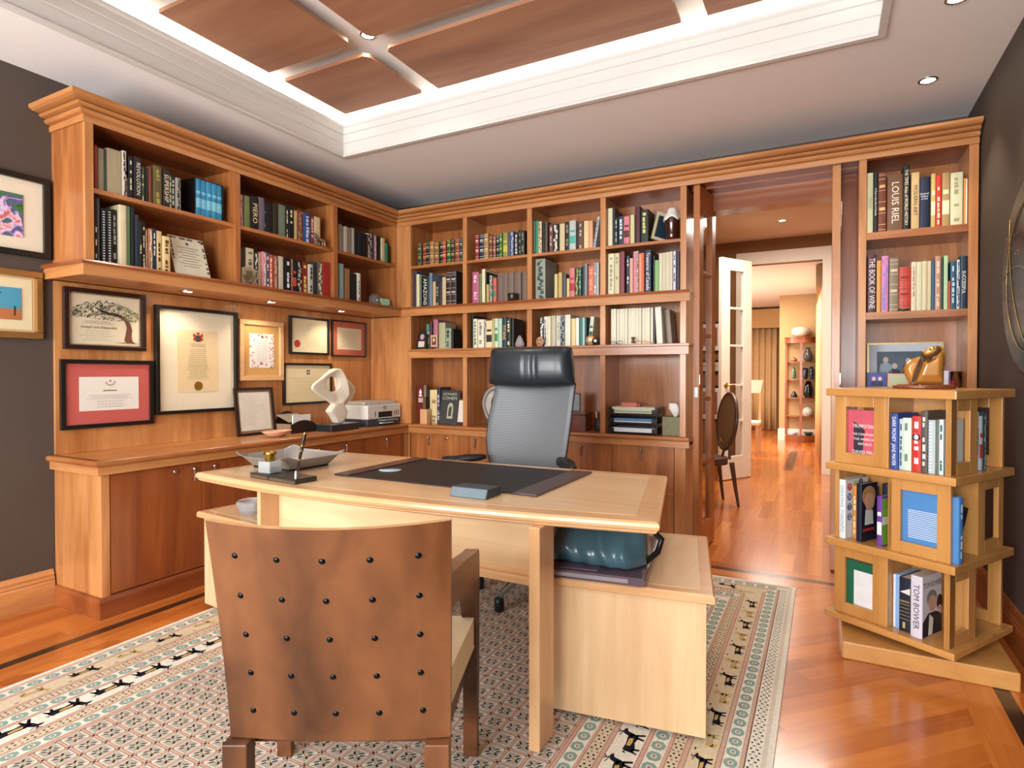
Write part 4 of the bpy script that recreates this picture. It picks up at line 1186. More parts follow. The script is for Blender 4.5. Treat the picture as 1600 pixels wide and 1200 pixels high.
# mesh back: curved sheet with frame
meshm = bpy.data.materials.new('chair_mesh'); meshm.use_nodes = True; nt = meshm.node_tree; b = bs(meshm)
tc = nt.nodes.new('ShaderNodeTexCoord'); wv = nt.nodes.new('ShaderNodeTexWave'); wv.bands_direction = 'Z'; wv.inputs['Scale'].default_value = 62; wv.inputs['Distortion'].default_value = .25; wv.inputs['Detail'].default_value = 1
nt.links.new(tc.outputs['Object'], wv.inputs['Vector']); cr = nt.nodes.new('ShaderNodeValToRGB')
cr.color_ramp.elements[0].color = lin('33383e'); cr.color_ramp.elements[1].color = lin('8a8c8e'); nt.links.new(wv.outputs['Fac'], cr.inputs[0]); nt.links.new(cr.outputs[0], b.inputs['Base Color'])
b.inputs['Roughness'].default_value = .5
def bk(u, v):
    """v 0 bottom .. 1 top"""
    xl = [-1.775, -1.80, -1.815, -1.812, -1.795, -1.775, -1.755][min(6, int(v * 6 + .0001))]
    def lerp(A, v):
        f = v * (len(A) - 1); i = min(int(f), len(A) - 2); return A[i] + (A[i + 1] - A[i]) * (f - i)
    xl = lerp([-1.74, -1.785, -1.81, -1.815, -1.80, -1.778, -1.755], v); xr = lerp([-1.355, -1.325, -1.30, -1.282, -1.268, -1.258, -1.250], v)
    x = xl + (xr - xl) * (u + 1) / 2
    y = 3.16 - .05 * (u * u) * 0 + .045 * u * u * -1 + .05 * math.sin(v * 3.0) * -.6 + .03
    z = .56 + v * .655 - .018 * (1 - u * u) * v
    return (x, y, z)
m = MB(); nu, nv = 16, 16
m.add([bk(-1 + 2 * i / nu, j / nv) for j in range(nv + 1) for i in range(nu + 1)], [(j * (nu + 1) + i, j * (nu + 1) + i + 1, (j + 1) * (nu + 1) + i + 1, (j + 1) * (nu + 1) + i) for j in range(nv) for i in range(nu)], 0, True)
o = m.build('mesh_back', meshm, t); md = o.modifiers.new('solid', 'SOLIDIFY'); md.thickness = .006
m = MB(); m.tube([bk(-1, j / 12) for j in range(13)], .006, 8); m.build('back_frame', BLK, t)
m = MB(); m.tube([bk(1, j / 12) for j in range(13)], .006, 8); m.build('back_frame', BLK, t)
m = MB(); m.tube([(-1.53, 3.23, .50), (-1.53, 3.27, .8), (-1.53, 3.25, 1.1), (-1.53, 3.19, 1.28)], .022, 10); m.build('spine_bar', ALU, t)
m = MB(); m.box(-1.785, -1.275, 2.76, 3.2, .485, .555); o = m.build('seat', mat('2c2f33', .8, var=.03), t); md = o.modifiers.new('bevel', 'BEVEL'); md.width = .03; md.segments = 4
# armrests
def armpad(x, y, ang, z):
    m = MB(); M = Matrix.Translation((x, y, z)) @ Matrix.Rotation(ang, 4, 'Z')
    vs = []; n = 24; secs = [(-.012, .8), (-.004, 1.0), (.016, .97), (.024, .72)]
    for zz, s in secs:
        for k in range(n):
            a = 2 * math.pi * k / n; px = .047 * math.cos(a) * s; py = .135 * math.sin(a) * s
            vs.append((px * (1 + .12 * math.sin(a)), py, zz + .010 * (py / .135) ** 2 + (-.006 if py < 0 else .006)))
    fs = [(i * n + k, i * n + (k + 1) % n, (i + 1) * n + (k + 1) % n, (i + 1) * n + k) for i in range(3) for k in range(n)] + [tuple(range(n))[::-1], tuple(range(3 * n, 4 * n))]
    m.add(vs, fs, 0, True, M); m.build('armrest', BLK, t)
armpad(-1.90, 2.99, R(-62), .752); armpad(-1.235, 2.98, R(38), .765)
for x, xs in ((-1.89, -1.74), (-1.235, -1.32)):
    m = MB(); m.tube([(x, 2.99, .75), (x, 3.01, .62), (xs + (x - xs) * .6, 3.03, .50), (xs, 3.03, .47)], .018, 10); m.build('arm_post', ALU, t)
m = MB(); m.cyl((-1.48, 3.02, .12), .027, .37, seg=16); m.lathe([(.05, .09), (.055, .12), (.04, .16), (.03, .17)], (-1.48, 3.02, 0), 18); m.build('gas_lift', BLK, t)
m = MB(); m.box(-1.6, -1.4, 2.9, 3.16, .43, .486); m.build('seat_plate', BLK, t, bev=.01)
hx, hy = -1.44, 3.075
hx, hy = -1.48, 3.02
for k in range(5):
    a = R(-96 + 72 * k); ex, ey = hx + .30 * math.cos(a), hy + .30 * math.sin(a)
    m = MB(); m.tube([(hx + .04 * math.cos(a), hy + .04 * math.sin(a), .15), (hx + .15 * math.cos(a), hy + .15 * math.sin(a), .135), (ex, ey, .10)], .02, 10, rs=[.026, .024, .018]); m.build('base_leg', ALU, t)
    q = MB(); q.lathe([(.0001, .088), (.013, .088), (.024, .082), (.027, .06), (.026, .02), (.022, .0125), (.0001, .0125)], (ex, ey, 0), 14); q.build('caster', BLK, t)
# ================================================================ revolving bookcase
t = thing('revolving_bookcase', 'square pinwheel revolving bookcase of light wood by the doorway, on a plain base', 'bookcase', (.385, 3.305, 0), R(-32))
C0x, C0y = .385, 3.305
A = .273
ZS = [(.105, .135), (.452, .487), (.812, .847), (1.163, 1.20)]
# fixed base is axis aligned: undo rotation
Mb = Matrix.Rotation(R(32), 4, 'Z')
m = MB(); m.box(-.305, .315, -.302, .30, 0, .077, M=Mb); m.build('base', AL['x'], t, local=True, bev=.006)
MB().cyl((0, 0, .077), .17, .028, seg=32).build('turntable', BLACK, t, local=True)
for i, (z0, z1) in enumerate(ZS):
    MB().box(-A, A, -A, A, z0, z1).build('shelf', AL['x'], t, local=True, bev=.004)
def wpanel(side, lo, hi, z0, z1, P=.243):
    """framed panel with a window; side: 'f' -Y face, 'r' +X face, 'b' +Y, 'l' -X"""
    th = .02; m = MB(); st = .05 if (hi - lo) > .2 else .045
    ops = [(lo, lo + st, z0, z1), (hi - st, hi, z0, z1), (lo + st, hi - st, z0, z0 + .05), (lo + st, hi - st, z1 - .05, z1)]
    for a, b_, c_, d_ in ops:
        if side == 'f': m.box(a, b_, -P, -P + th, c_, d_)
        if side == 'b': m.box(a, b_, P - th, P, c_, d_)
        if side == 'r': m.box(P - th, P, a, b_, c_, d_)
        if side == 'l': m.box(-P, -P + th, a, b_, c_, d_)
    m.build('window_panel', AL['z'], t, local=True, bev=.002)
for L in range(3):
    z0, z1 = ZS[L][1], ZS[L + 1][0]
    if L != 1:
        wpanel('f', -.243, -.015, z0, z1); wpanel('r', -.243, -.03, z0, z1); wpanel('b', .015, .243, z0, z1); wpanel('l', .015, .243, z0, z1)
        MB().box(-.015, -.0, -.243, 0, z0, z1).build('divider', AL['z'], t, local=True, bev=.002)
        MB().box(0, .243, -.03, -.015, z0, z1).build('divider', AL['z'], t, local=True)
        MB().box(0, .015, 0, .243, z0, z1).build('divider', AL['z'], t, local=True)
        MB().box(-.243, 0, 0, .015, z0, z1).build('divider', AL['z'], t, local=True)
        MB().box(.223, .243, -.243, -.2, z0, z1).build('post', AL['z'], t, local=True)
    else:
        wpanel('f', -.0, .243, z0, z1); wpanel('r', .015, .243, z0, z1); wpanel('b', -.243, -.015, z0, z1); wpanel('l', -.243, -.015, z0, z1)
        MB().box(0, .015, -.243, 0, z0, z1).build('divider', AL['z'], t, local=True)
        MB().box(0, .243, 0, .015, z0, z1).build('divider', AL['z'], t, local=True)
        MB().box(-.015, 0, 0, .243, z0, z1).build('divider', AL['z'], t, local=True)
        MB().box(-.243, 0, -.015, 0, z0, z1).build('divider', AL['z'], t, local=True)
# books in it -----------------------------------------------------------------
RB = (Matrix.Translation((.385, 3.305, 0)) @ Matrix.Rotation(R(-32), 4, 'Z'))
def rbook(lx, ly, base, w_, h, dep, hexc, label, face='f', st='p', tc='', body='', cover=None, lean=0, grp='books in the revolving bookcase'):
    """lx: left edge along the face; ly: depth coordinate of the spine"""
    n = len(COL.objects)
    if face == 'f': p = RB @ Vector((lx + w_ / 2, ly, base + .001)); rz = R(-32)
    elif face == 'r': p = RB @ Vector((ly, lx + w_ / 2, base + .001)); rz = R(-32) + math.pi / 2
    t = book(0, 0, w_, h, hexc, '', st, tc, body, 0, 'y', 0, dep, label, grp)
    t.location = p; t.rotation_euler = (0, lean, rz)
    if lean: t.rotation_euler = (Matrix.Rotation(rz, 4, 'Z') @ Matrix.Rotation(lean, 4, 'Y')).to_euler()
    return t
z = ZS[2][1]
rs = random.Random(3)
x = .004
for w_, h, hx, lab, st, tc, body, ly in (
    (.031, .245, '2c4a94', 'blue book titled DARK MONEY JANE MAYER in the top tier', 't', 'f0f0f4', 'DARK MONEY  JANE MAYER', -.235),
    (.016, .222, 'b8ccd4', 'thin pale blue-grey book beside DARK MONEY, top tier of revolving bookcase', 'm', '34424c', '', -.225),
    (.035, .228, 'cfdccc', 'pale mint book, third from left, top tier of revolving bookcase', 'm', '6a8a72', '', -.232),
    (.037, .238, 'c83430', 'red book with round portrait on spine, top tier of revolving bookcase', 'm', 'f4e8e0', '', -.228),
    (.026, .262, '5c5048', 'brown and green book with white edges, top tier of revolving bookcase', 'm', 'd8d8d0', '', -.235),
    (.026, .225, 'b4c0c4', 'pale grey ring-bound book, top tier of revolving bookcase', 'd', 'f0f4f4', '', -.232),
    (.015, .228, '74786c', 'thin grey-green book, top tier of revolving bookcase', 'p', '', '', -.225),
    (.016, .23, 'ccd8d8', 'thin white book, rightmost in the top tier opening', 'm', '2c6c60', '', -.238)):
    o = rbook(x, ly, z, w_, h, .17, hx, lab, 'f', st, tc, body); x += w_ + .001
    if 'portrait' in lab:
        MB().lathe([(.0001, -.0002), (.0155, -.0002), (.0155, .0), (.0001, .0)], (0, -.0056, h * .62), 20, axis='y').build('portrait_disc', mat('1c2030', .5), o, local=True)
        MB().lathe([(.0001, -.0004), (.012, -.0004), (.012, .0), (.0001, .0)], (0, -.0058, h * .62), 20, axis='y', sc=(.8, 1)).build('portrait_face', mat('d8d4d8', .5), o, local=True)
# the cover seen through the top left window
def facebook(lx0, lx1, ly, base, h, hexc, label, builder=None, th=.02, plane='f'):
    """book standing with its front cover towards the face"""
    t = thing('book', label, 'book', RB @ Vector(((lx0 + lx1) / 2, ly, base + .001)) if plane == 'f' else RB @ Vector((ly, (lx0 + lx1) / 2, base + .001)), R(-32) + (0 if plane == 'f' else math.pi / 2), 'books in the revolving bookcase')
    hw = (lx1 - lx0) / 2
    m = MB(); m.box(-hw, hw, 0, .002, 0, h); m.box(-hw, hw, th - .002, th, 0, h); m.box(-hw, -hw + .002, .002, th - .002, 0, h); m.build('cover', mat(hexc, .4), t, local=True)
    MB().box(-hw + .002, hw - .004, .0022, th - .0022, .003, h - .003).build('pages', PAGES, t, local=True)
    if builder: builder(t, hw, h)
    return t
def cov_pink(t, hw, h):
    MB().prism([(-hw * .62, .03), (-hw * .1, .03), (-hw * .1, h * .45), (hw * .0, h * .62), (-hw * .3, h * .72), (-hw * .62, h * .78)], -.0006, -.0001, 'y').build('cover_figure', mat('2c2c38', .5), t, local=True)
    for s, zz, sz in (('TRUMPOCRACY', .70, .018), ('THE CORRUPTION OF', .55, .0115), ('THE AMERICAN', .46, .0115), ('REPUBLIC', .37, .0115), ('DAVID FRUM', .22, .016)):
        text('cover_title', s, sz * 1.3, basis((0, -.0012, h * zz), (1, 0, 0), (0, 0, 1)), mat('f4ece8', .5, var=0), t, width=hw * 1.3)
facebook(-.20, -.03, -.220, z, .25, 'c85868', 'pink-red TRUMPOCRACY book face-out behind the top left window', cov_pink)
z = ZS[1][1]
def cov_blue(t, hw, h):
    m = MB()
    for k in range(16): m.box(-hw * .85, hw * (.85 - .1 * ((k * 7) % 3)), -.0006, -.0001, h * .12 + k * .0095, h * .12 + k * .0095 + .0032)
    m.build('cover_print', mat('dce8f4', .6), t, local=True)
# middle tier left opening: books stepping back
def side_art(o, w_, dep, h, parts):
    """flat artwork on the right-hand board; parts: (mat, polygon in (depth,z) fractions)"""
    for nm, mm, poly in parts:
        MB().prism([(p[0] * dep, p[1] * h) for p in poly], w_ / 2 + .0001, w_ / 2 + .0006, 'x').build(nm, mm, o, local=True)
def circ(cx_, cz_, r_, asp=1.0, n=18): return [(cx_ + r_ * math.cos(2 * math.pi * k / n), cz_ + r_ * asp * math.sin(2 * math.pi * k / n)) for k in range(n)]
dep = .19
o = rbook(-.221, -.242, z, .030, .278, dep, 'e4e8ea', 'tall white book with coloured letter discs, leftmost in the middle tier', 'f', 't', '7c9cae', 'CREATING  TORONTO')
side_art(o, .030, dep, .278, [('letter_disc', mat(c_, .5), circ(*p, .095, .66)) for c_, p in (('c03038', (.17, .87)), ('b8c838', (.42, .90)), ('58606c', (.66, .93)), ('4860a8', (.17, .70)), ('3c5c9c', (.17, .53)), ('5c6cb0', (.17, .36)))])
for ch, (a_, b_) in zip('POINTZ', ((.17, .87), (.42, .90), (.66, .93), (.17, .70), (.17, .53), (.17, .36))):
    text('letter', ch, .03, basis((.030 / 2 + .0010, a_ * dep, b_ * .278), (0, 1, 0), (0, 0, 1)), mat('f4f4f4', .5, var=0), o)
o = rbook(-.186, -.190, z, .018, .25, .165, 'd88a28', 'orange book, second from left in the middle tier', 'f', 'm', 'f0e0a8')
o = rbook(-.1665, -.195, z, .018, .236, .16, '55555c', 'dark grey book with gold lettering, third from left in the middle tier', 'f', 'm', 'c0a050')
o = rbook(-.143, -.236, z, .024, .268, .13, '161c30', 'navy book with a portrait of a curly-haired man on its cover, middle tier', 'f', 'p')
SK = mat('d0a080', .6); HR = mat('b48a54', .7); WH = mat('dcdcd0', .6)
side_art(o, .024, .13, .268, [('portrait_hair', HR, circ(.45, .78, .42, .42)), ('portrait_jabot', WH, [(.2, .28), (.75, .28), (.7, .52), (.25, .55)]), ('title_block', mat('b03030', .5), [(.1, .17), (.8, .17), (.8, .22), (.1, .22)])])
MB().prism([(p[0] * .13, p[1] * .268) for p in circ(.5, .68, .3, .52)], .0127, .0131, 'x').build('portrait_face', SK, o, local=True)
o = rbook(-.058, -.222, z, .022, .225, .11, '6c3c98', 'purple and white book with green leafy cover, right end of the middle tier opening', 'f', 'q', 'e8ece8')
side_art(o, .022, .11, .225, [('cover_leaves', mat('78b838', .6, var=.3, vs=60), [(.02, .02), (.98, .02), (.98, .95), (.02, .95)])])
side_art(o, .0232, .11, .225, [('cover_band', mat('e4ecdc', .6), [(.02, .42), (.98, .42), (.98, .58), (.02, .58)])])
o = rbook(-.100, -.10, z, .03, .262, .08, '1a2434', 'dark navy book behind the leafy green cover in the middle tier', 'f', 'p')
# right face of the middle tier
o = rbook(-.221, .262, z, .036, .272, .215, '4c88c4', 'light blue book at the near corner, its cover filling the window of the middle tier', 'r', 'm', 'dce8f4')
m = MB()
for k in range(16): m.box(-.0186, -.0181, .03 + .012 * ((k * 7) % 3), .19, .07 + k * .0078, .0728 + k * .0078)
m.build('cover_print', mat('dce8f4', .6), o, local=True)
o = rbook(-.183, .235, z + .0052, .02, .225, .16, '141c28', 'dark book leaning to the right on the right side of the middle tier', 'r', 't', 'e0e4e8', 'ROTMAN', lean=R(24))
facebook(.055, .185, .19, z, .22, 'b8c4d0', 'white papers standing behind the right window of the middle tier', None, .02, 'r')
z = ZS[2][1]
# top tier right face
x = .008
for w_, h, hx, lab, st, tc, body in ((.034, .255, 'd0d8d4', 'white and green book titled JOHNSON on the right side of the top tier', 't', '2c6c68', 'JOHNSON'),
    (.034, .235, 'dce0e4', 'white book with a red block on the right side of the top tier', 'q', 'd04038', ''), (.03, .25, '2c4c5c', 'blue and black patterned book on the right side of the top tier', 'z', 'a8c8c8', '')):
    rbook(x, .225, z, w_, h, .16, hx, lab, 'r', st, tc, body); x += w_ + .001
z = ZS[0][1]
def cov_green(t, hw, h):
    MB().box(-hw * .55, hw * .95, -.0006, -.0001, .01, h * .84).build('cover_sheet', mat('e4e6e8', .6), t, local=True)
facebook(-.20, -.03, -.220, z, .25, '1c6448', 'green book with white label face-out behind the bottom left window', cov_green)
rbook(.003, -.20, z, .012, .235, .165, 'dce4e8', 'thin white book at the left of the bottom tier opening', 'f', 'p')
rbook(.0155, -.205, z, .02, .24, .17, '8cb4e4', 'light blue book in the bottom tier opening', 'f', 'p')
o = rbook(.036, -.215, z, .050, .235, .17, '1c2438', 'navy book with gold box print and torn white label, bottom tier opening', 'f', 'p')
m = MB(); m.box(-.019, .019, -.0056, -.005, .13, .132); 
for k in range(6): m.box(-.019, .019, -.0056, -.005, .055 + k * .016, .0565 + k * .016)
m.box(-.008, .002, -.0056, -.005, .015, .042); m.build('gold_print', mat('c8b060', .4), o, local=True)
MB().prism([(-.02, .172), (.021, .165), (.021, .195)], -.0058, -.005, 'y').build('torn_label', WH, o, local=True)
o = rbook(.093, -.236, z, .045, .265, .165, 'd4d0dc', 'white TOM BOWER biography with two portraits on its cover, bottom tier', 'f', 't', '34303c', 'TOM BOWER')
dep = .165; h = .265
side_art(o, .045, dep, h, [('cover_sheet', mat('ccd0d8', .5), [(.01, .01), (.99, .01), (.99, .99), (.01, .99)])])
side_art(o, .0462, dep, h, [('portrait_suit', mat('141a28', .6), [(.01, .01), (.99, .01), (.99, .3), (.7, .38), (.3, .38), (.01, .25)]), ('portrait_hair', mat('74787c', .7), circ(.47, .62, .26, .5)), ('portrait_hair', mat('181418', .7), circ(.88, .5, .15, .9))])
side_art(o, .0474, dep, h, [('portrait_shirt', WH, [(.3, .02), (.5, .02), (.55, .28), (.35, .36)]), ('portrait_face', mat('c89c88', .6), circ(.5, .53, .21, .62)), ('portrait_face', mat('c8a090', .6), circ(.88, .40, .10, .6))])
text('cover_title', 'TOM BOWER', .034, basis((.0237 + .0004, dep * .5, h * .84), (0, 1, 0), (0, 0, 1)), mat('34303c', .5, var=0), o, width=dep * .95)
# ================================================================ rug
RX0, RX1, RY0, RY1 = -2.9, -.137, -.75, 3.84
def wool(hexc, var=.12):
    m = mat(hexc, .95, spec=.1, var=var, vs=90); return m
W_CR, W_WH, W_PK, W_DK, W_TL, W_GR, W_GL, W_MV, W_TN = [wool(h) for h in ('c9b89c', 'd9d3c4', 'c09c88', '1c1a24', '82998f', 'aaa193', 'b89a5c', '92746c', 'cabeac')]
RM = [W_CR, W_WH, W_PK, W_DK, W_TL, W_GR, W_GL, W_MV, W_TN]
CRi, WHi, PKi, DKi, TLi, GRi, GLi, MVi, TNi = range(9)
rug = MB()
rug.box(RX0, RX1, RY0, RY1, .0, .0095, TNi)
ZR = [.0098]
def rq(pts, mi, dz=0.0): rug.add([(p[0], p[1], ZR[0] + dz) for p in pts], [tuple(range(len(pts)))], mi)
# four border sides: map (d from edge, s along) -> (x,y)
def side_map(k):
    if k == 'R': return lambda d, s: (RX1 - d, s), RY0, RY1
    if k == 'L': return lambda d, s: (RX0 + d, s), RY0, RY1
    if k == 'B': return lambda d, s: (s, RY1 - d), RX0, RX1
    return lambda d, s: (s, RY0 + d), RX0, RX1
def band(f, s0, s1, d0, d1, mi, dz=0.0):
    # mitred: the band keeps d0/d1 from both ends
    pts = [f(d0, s0 + d0), f(d0, s1 - d0), f(d1, s1 - d1), f(d1, s0 + d1)]
    rq(pts, mi, dz)
def octa(f, d, s, rd, rs_, mi, dz):
    k = .45; P = [(rd, rs_ * k), (rd * k, rs_), (-rd * k, rs_), (-rd, rs_ * k), (-rd, -rs_ * k), (-rd * k, -rs_), (rd * k, -rs_), (rd, -rs_ * k)]
    rq([f(d + a, s + b_) for a, b_ in P], mi, dz)
def teal(f, s0, s1, d0, d1):
    dc = (d0 + d1) / 2; rd = (d1 - d0) / 2 * .9; s = s0 + dc + .03
    while s < s1 - dc - .02:
        octa(f, dc, s, rd, .025, TLi, .0006); octa(f, dc, s, rd * .42, .010, WHi, .0009); octa(f, dc, s, rd * .26, .006, MVi, .0012); s += .062
def dots(f, s0, s1, d0, d1, n=2):
    s = s0 + d1; i = 0
    while s < s1 - d1:
        for q in range(n):
            d = d0 + (d1 - d0) * (q + .5 + (.18 if i % 2 else -.18)) / n
            rq([f(d - .0035, s - .004), f(d + .0035, s - .004), f(d + .0035, s + .004), f(d - .0035, s + .004)], DKi if i % 3 else MVi, .0006)
        s += .018; i += 1
# running deer: (a along, b across with legs at b=0)
DEER = [[(-.46, .46), (-.42, .74), (-.1, .72), (.2, .78), (.36, .70), (.40, .36), (.22, .30), (.0, .36), (-.2, .26), (-.42, .24)],
        [(.20, .60), (.32, 1.02), (.5, 1.1), (.62, .98), (.46, .88), (.40, .5)],
        [(-.42, .50), (-.36, .34), (-.46, .04), (-.50, .06), (-.46, .34)], [(-.36, .36), (-.26, .36), (-.23, .0), (-.31, .02)],
        [(.20, .42), (.31, .42), (.25, .0), (.18, .02)], [(.29, .46), (.40, .44), (.50, .06), (.42, .02)],
        [(-.42, .6), (-.52, .72), (-.56, .50), (-.50, .60)],
        [(.42, 1.04), (.30, 1.28), (.34, 1.3), (.46, 1.06)], [(.40, 1.06), (.16, 1.16), (.17, 1.2), (.42, 1.1)], [(.34, 1.2), (.46, 1.34), (.48, 1.31), (.37, 1.16)]]
SAD = [(-.2, .66), (.14, .68), (.2, .5), (-.02, .46), (-.18, .5)]
def deer(f, d, s, sc, wid, body, sad, outer_legs=True):
    for P in DEER: rq([f(d + (1.3 - p[1]) / 1.3 * wid - wid * 1.0 if False else d + wid * (.5 - p[1] / 1.3), s + p[0] * sc) for p in P], body, .0007)
    rq([f(d + wid * (.5 - p[1] / 1.3), s + p[0] * sc) for p in SAD], sad, .001)
def flip(f): return lambda d, s: f(d, s)
for k in 'RLBF':
    f, s0, s1 = side_map(k); o_ = 0.0 if k == 'R' else -.055
    def B(d0, d1, mi, dz=0.0003): band(f, s0, s1, max(0, d0 + o_), d1 + o_, mi, dz)
    band(f, s0, s1, 0, .02, WHi)
    if k == 'R':
        B(.02, .035, TNi); B(.035, .08, WHi, .0001); dots(f, s0, s1, .038, .078, 2); B(.0565, .0585, GRi, .0005); B(.08, .084, DKi if 0 else MVi)
    B(.082, .094, PKi); B(.094, .098, GRi); B(.098, .148, WHi, .0002); teal(f, s0, s1, .1 + o_, .146 + o_)
    B(.148, .151, MVi); B(.151, .164, PKi); B(.164, .167, MVi); B(.167, .252, CRi, .0001)
    s = s0 + .3; i = 0
    while s < s1 - .25:
        deer(f, .208 + o_, s, .085 if i % 2 else .10, -.07, [DKi, GLi][i % 2], [GLi, GRi][i % 2]); s += .15 if k != 'L' else .18; i += 1
        rq([f(.235 + o_, s - .075), f(.24 + o_, s - .075), f(.24 + o_, s - .062), f(.235 + o_, s - .062)], DKi, .0006)
    B(.252, .255, MVi); B(.255, .268, PKi); B(.268, .271, MVi); B(.271, .308, CRi, .0001); dots(f, s0, s1, .272 + o_, .307 + o_, 2)
    B(.308, .311, MVi); B(.311, .323, PKi); B(.323, .378, WHi, .0002); teal(f, s0, s1, .325 + o_, .376 + o_)
    B(.378, .381, MVi); B(.381, .393, PKi); B(.393, .396, MVi); B(.396, .495, WHi, .0001)
    s = s0 + .5
    while s < s1 - .4:
        deer(f, .447 + o_, s, .122, -.096, DKi, GLi); s += .158
    B(.495, .498, MVi); B(.498, .511, PKi); B(.511, .514, MVi); B(.514, .555, CRi, .0001); dots(f, s0, s1, .515 + o_, .553 + o_, 2)
    B(.555, .558, MVi); B(.558, .568, PKi); B(.568, .618, WHi, .0002); teal(f, s0, s1, .57 + o_, .616 + o_)
    B(.618, .621, MVi); B(.621, .634, PKi); B(.634, .638, MVi)
# field of square cells
FX0, FX1, FY0, FY1 = RX0 + .583, RX1 - .638, RY0 + .583, RY1 - .583
band(lambda d, s: (s, 0), 0, 0, 0, 0, TNi) if False else None
rq([(FX0, FY0), (FX1, FY0), (FX1, FY1), (FX0, FY1)], GRi, .0)
nxc = round((FX1 - FX0) / .0765); nyc = round((FY1 - FY0) / .0765)
px, py = (FX1 - FX0) / nxc, (FY1 - FY0) / nyc
for i in range(nxc + 1):
    x = FX0 + i * px
    rq([(x - .0065, FY0), (x + .0065, FY0), (x + .0065, FY1), (x - .0065, FY1)], DKi if 0 else MVi, .0004); rq([(x - .0042, FY0), (x + .0042, FY0), (x + .0042, FY1), (x - .0042, FY1)], PKi, .0008)
for j in range(nyc + 1):
    y = FY0 + j * py
    rq([(FX0, y - .0065), (FX1, y - .0065), (FX1, y + .0065), (FX0, y + .0065)], MVi, .0004); rq([(FX0, y - .0042), (FX1, y - .0042), (FX1, y + .0042), (FX0, y + .0042)], PKi, .0008)
for i in range(nxc):
    for j in range(nyc):
        cx_, cy_ = FX0 + (i + .5) * px, FY0 + (j + .5) * py; h = px / 2 - .0075; t_ = .0046
        if cy_ < .2: continue
        # pale frame and diagonals
        for sx in (-1, 1):
            rq([(cx_ - h, cy_ - sx * h + t_), (cx_ - h + t_, cy_ - sx * h - t_ * sx * 0), (cx_ + h, cy_ + sx * h - t_), (cx_ + h - t_, cy_ + sx * h)], WHi, .0005)
            rq([(cx_ + sx * h, cy_ - h), (cx_ + sx * (h - .0035), cy_ - h), (cx_ + sx * (h - .0035), cy_ + h), (cx_ + sx * h, cy_ + h)], WHi, .0006)
            rq([(cx_ - h, cy_ + sx * h), (cx_ - h, cy_ + sx * (h - .0035)), (cx_ + h, cy_ + sx * (h - .0035)), (cx_ + h, cy_ + sx * h)], WHi, .0006)
        # centre and black darts along both diagonals
        rq([(cx_ - .006, cy_), (cx_, cy_ - .006), (cx_ + .006, cy_), (cx_, cy_ + .006)], GLi, .001)
        for a, b_ in ((1, 1), (-1, -1), (1, -1), (-1, 1)):
            for q in (-.0052, .0052):
                r0, r1, ww = .009, .0235, .0027
                ux, uy = a * .7071, b_ * .7071; nx2, ny2 = -uy, ux
                P = [(cx_ + ux * r + nx2 * (q + e), cy_ + uy * r + ny2 * (q + e)) for r, e in ((r0, -ww), (r1, -ww), (r1, ww), (r0, ww))]
                rq(P, DKi if (a * b_ > 0 or q > 0) else GRi, .0012)
o = rug.build('rug', RM)
o['kind'] = 'thing' if 0 else ''
del o['kind']
tag(o, 'large hand-knotted rug with diamond lattice field and deer border under the desk', 'rug')
ZL2I = ZL2 + .0007
NB0 = set(COL.objects)
# ================================================================ things on the desk
def ell(x, y, z, a, b_, h, m, name, parent, n=24):
    return MB().lathe([(.0001, 0), (1, 0), (1, h * .6), (.9, h), (.0001, h * 1.1)], (x, y, z), n, sc=(a, b_)).build(name, m, parent)
LB = mat('1c1b1c', .5, var=.1, vs=20); LBR = mat('4a3430', .38, var=.2, vs=25, coat=.2)
t = thing('desk_blotter', 'dark leather desk blotter with brown side bars on the desk', 'desk pad', (-1.47, 2.32, .7857))
MB().box(-1.967, -.979, 2.025, 2.616, .7857, .790).build('pad', LB, t, bev=.001)
for a, b_ in ((-1.988, -1.904), (-1.061, -.959)):
    m = MB(); m.box(a, b_, 2.018, 2.621, .790, .7945); m.box(a if a < -1.5 else b_ - .002, (a + .002) if a < -1.5 else b_, 2.018, 2.621, .7857, .790); m.build('side_bar', LBR, t, bev=.0015)
o = MB().lathe([(.0001, 0), (.052, 0), (.055, .003), (.05, .006), (.0001, .007)], (0, 0, 0), 28, sc=(1, .62)).build('coaster', mat('9ab0b8', .25, var=0), loc=(-1.885, 2.29, .7903), rotz=.5)
tag(o, 'pale blue oval coaster on the left side of the blotter', 'coaster')
t = thing('name_plate', 'dark grey angled block at the front middle of the desk', 'block', (-1.22, 2.01, .7857))
m = MB(); m.prism([(1.945, .7857), (2.06, .7857), (2.06, .818), (1.962, .822)], -1.30, -1.14, 'x'); m.build('block', mat('3c464e', .5, var=.03), t, bev=.002)
m = MB(); m.prism([(1.9440, .788), (1.9447, .788), (1.9602, .820), (1.9595, .820)], -1.297, -1.143, 'x'); m.build('front_plate', mat('66767e', .4, .2, var=0), t)
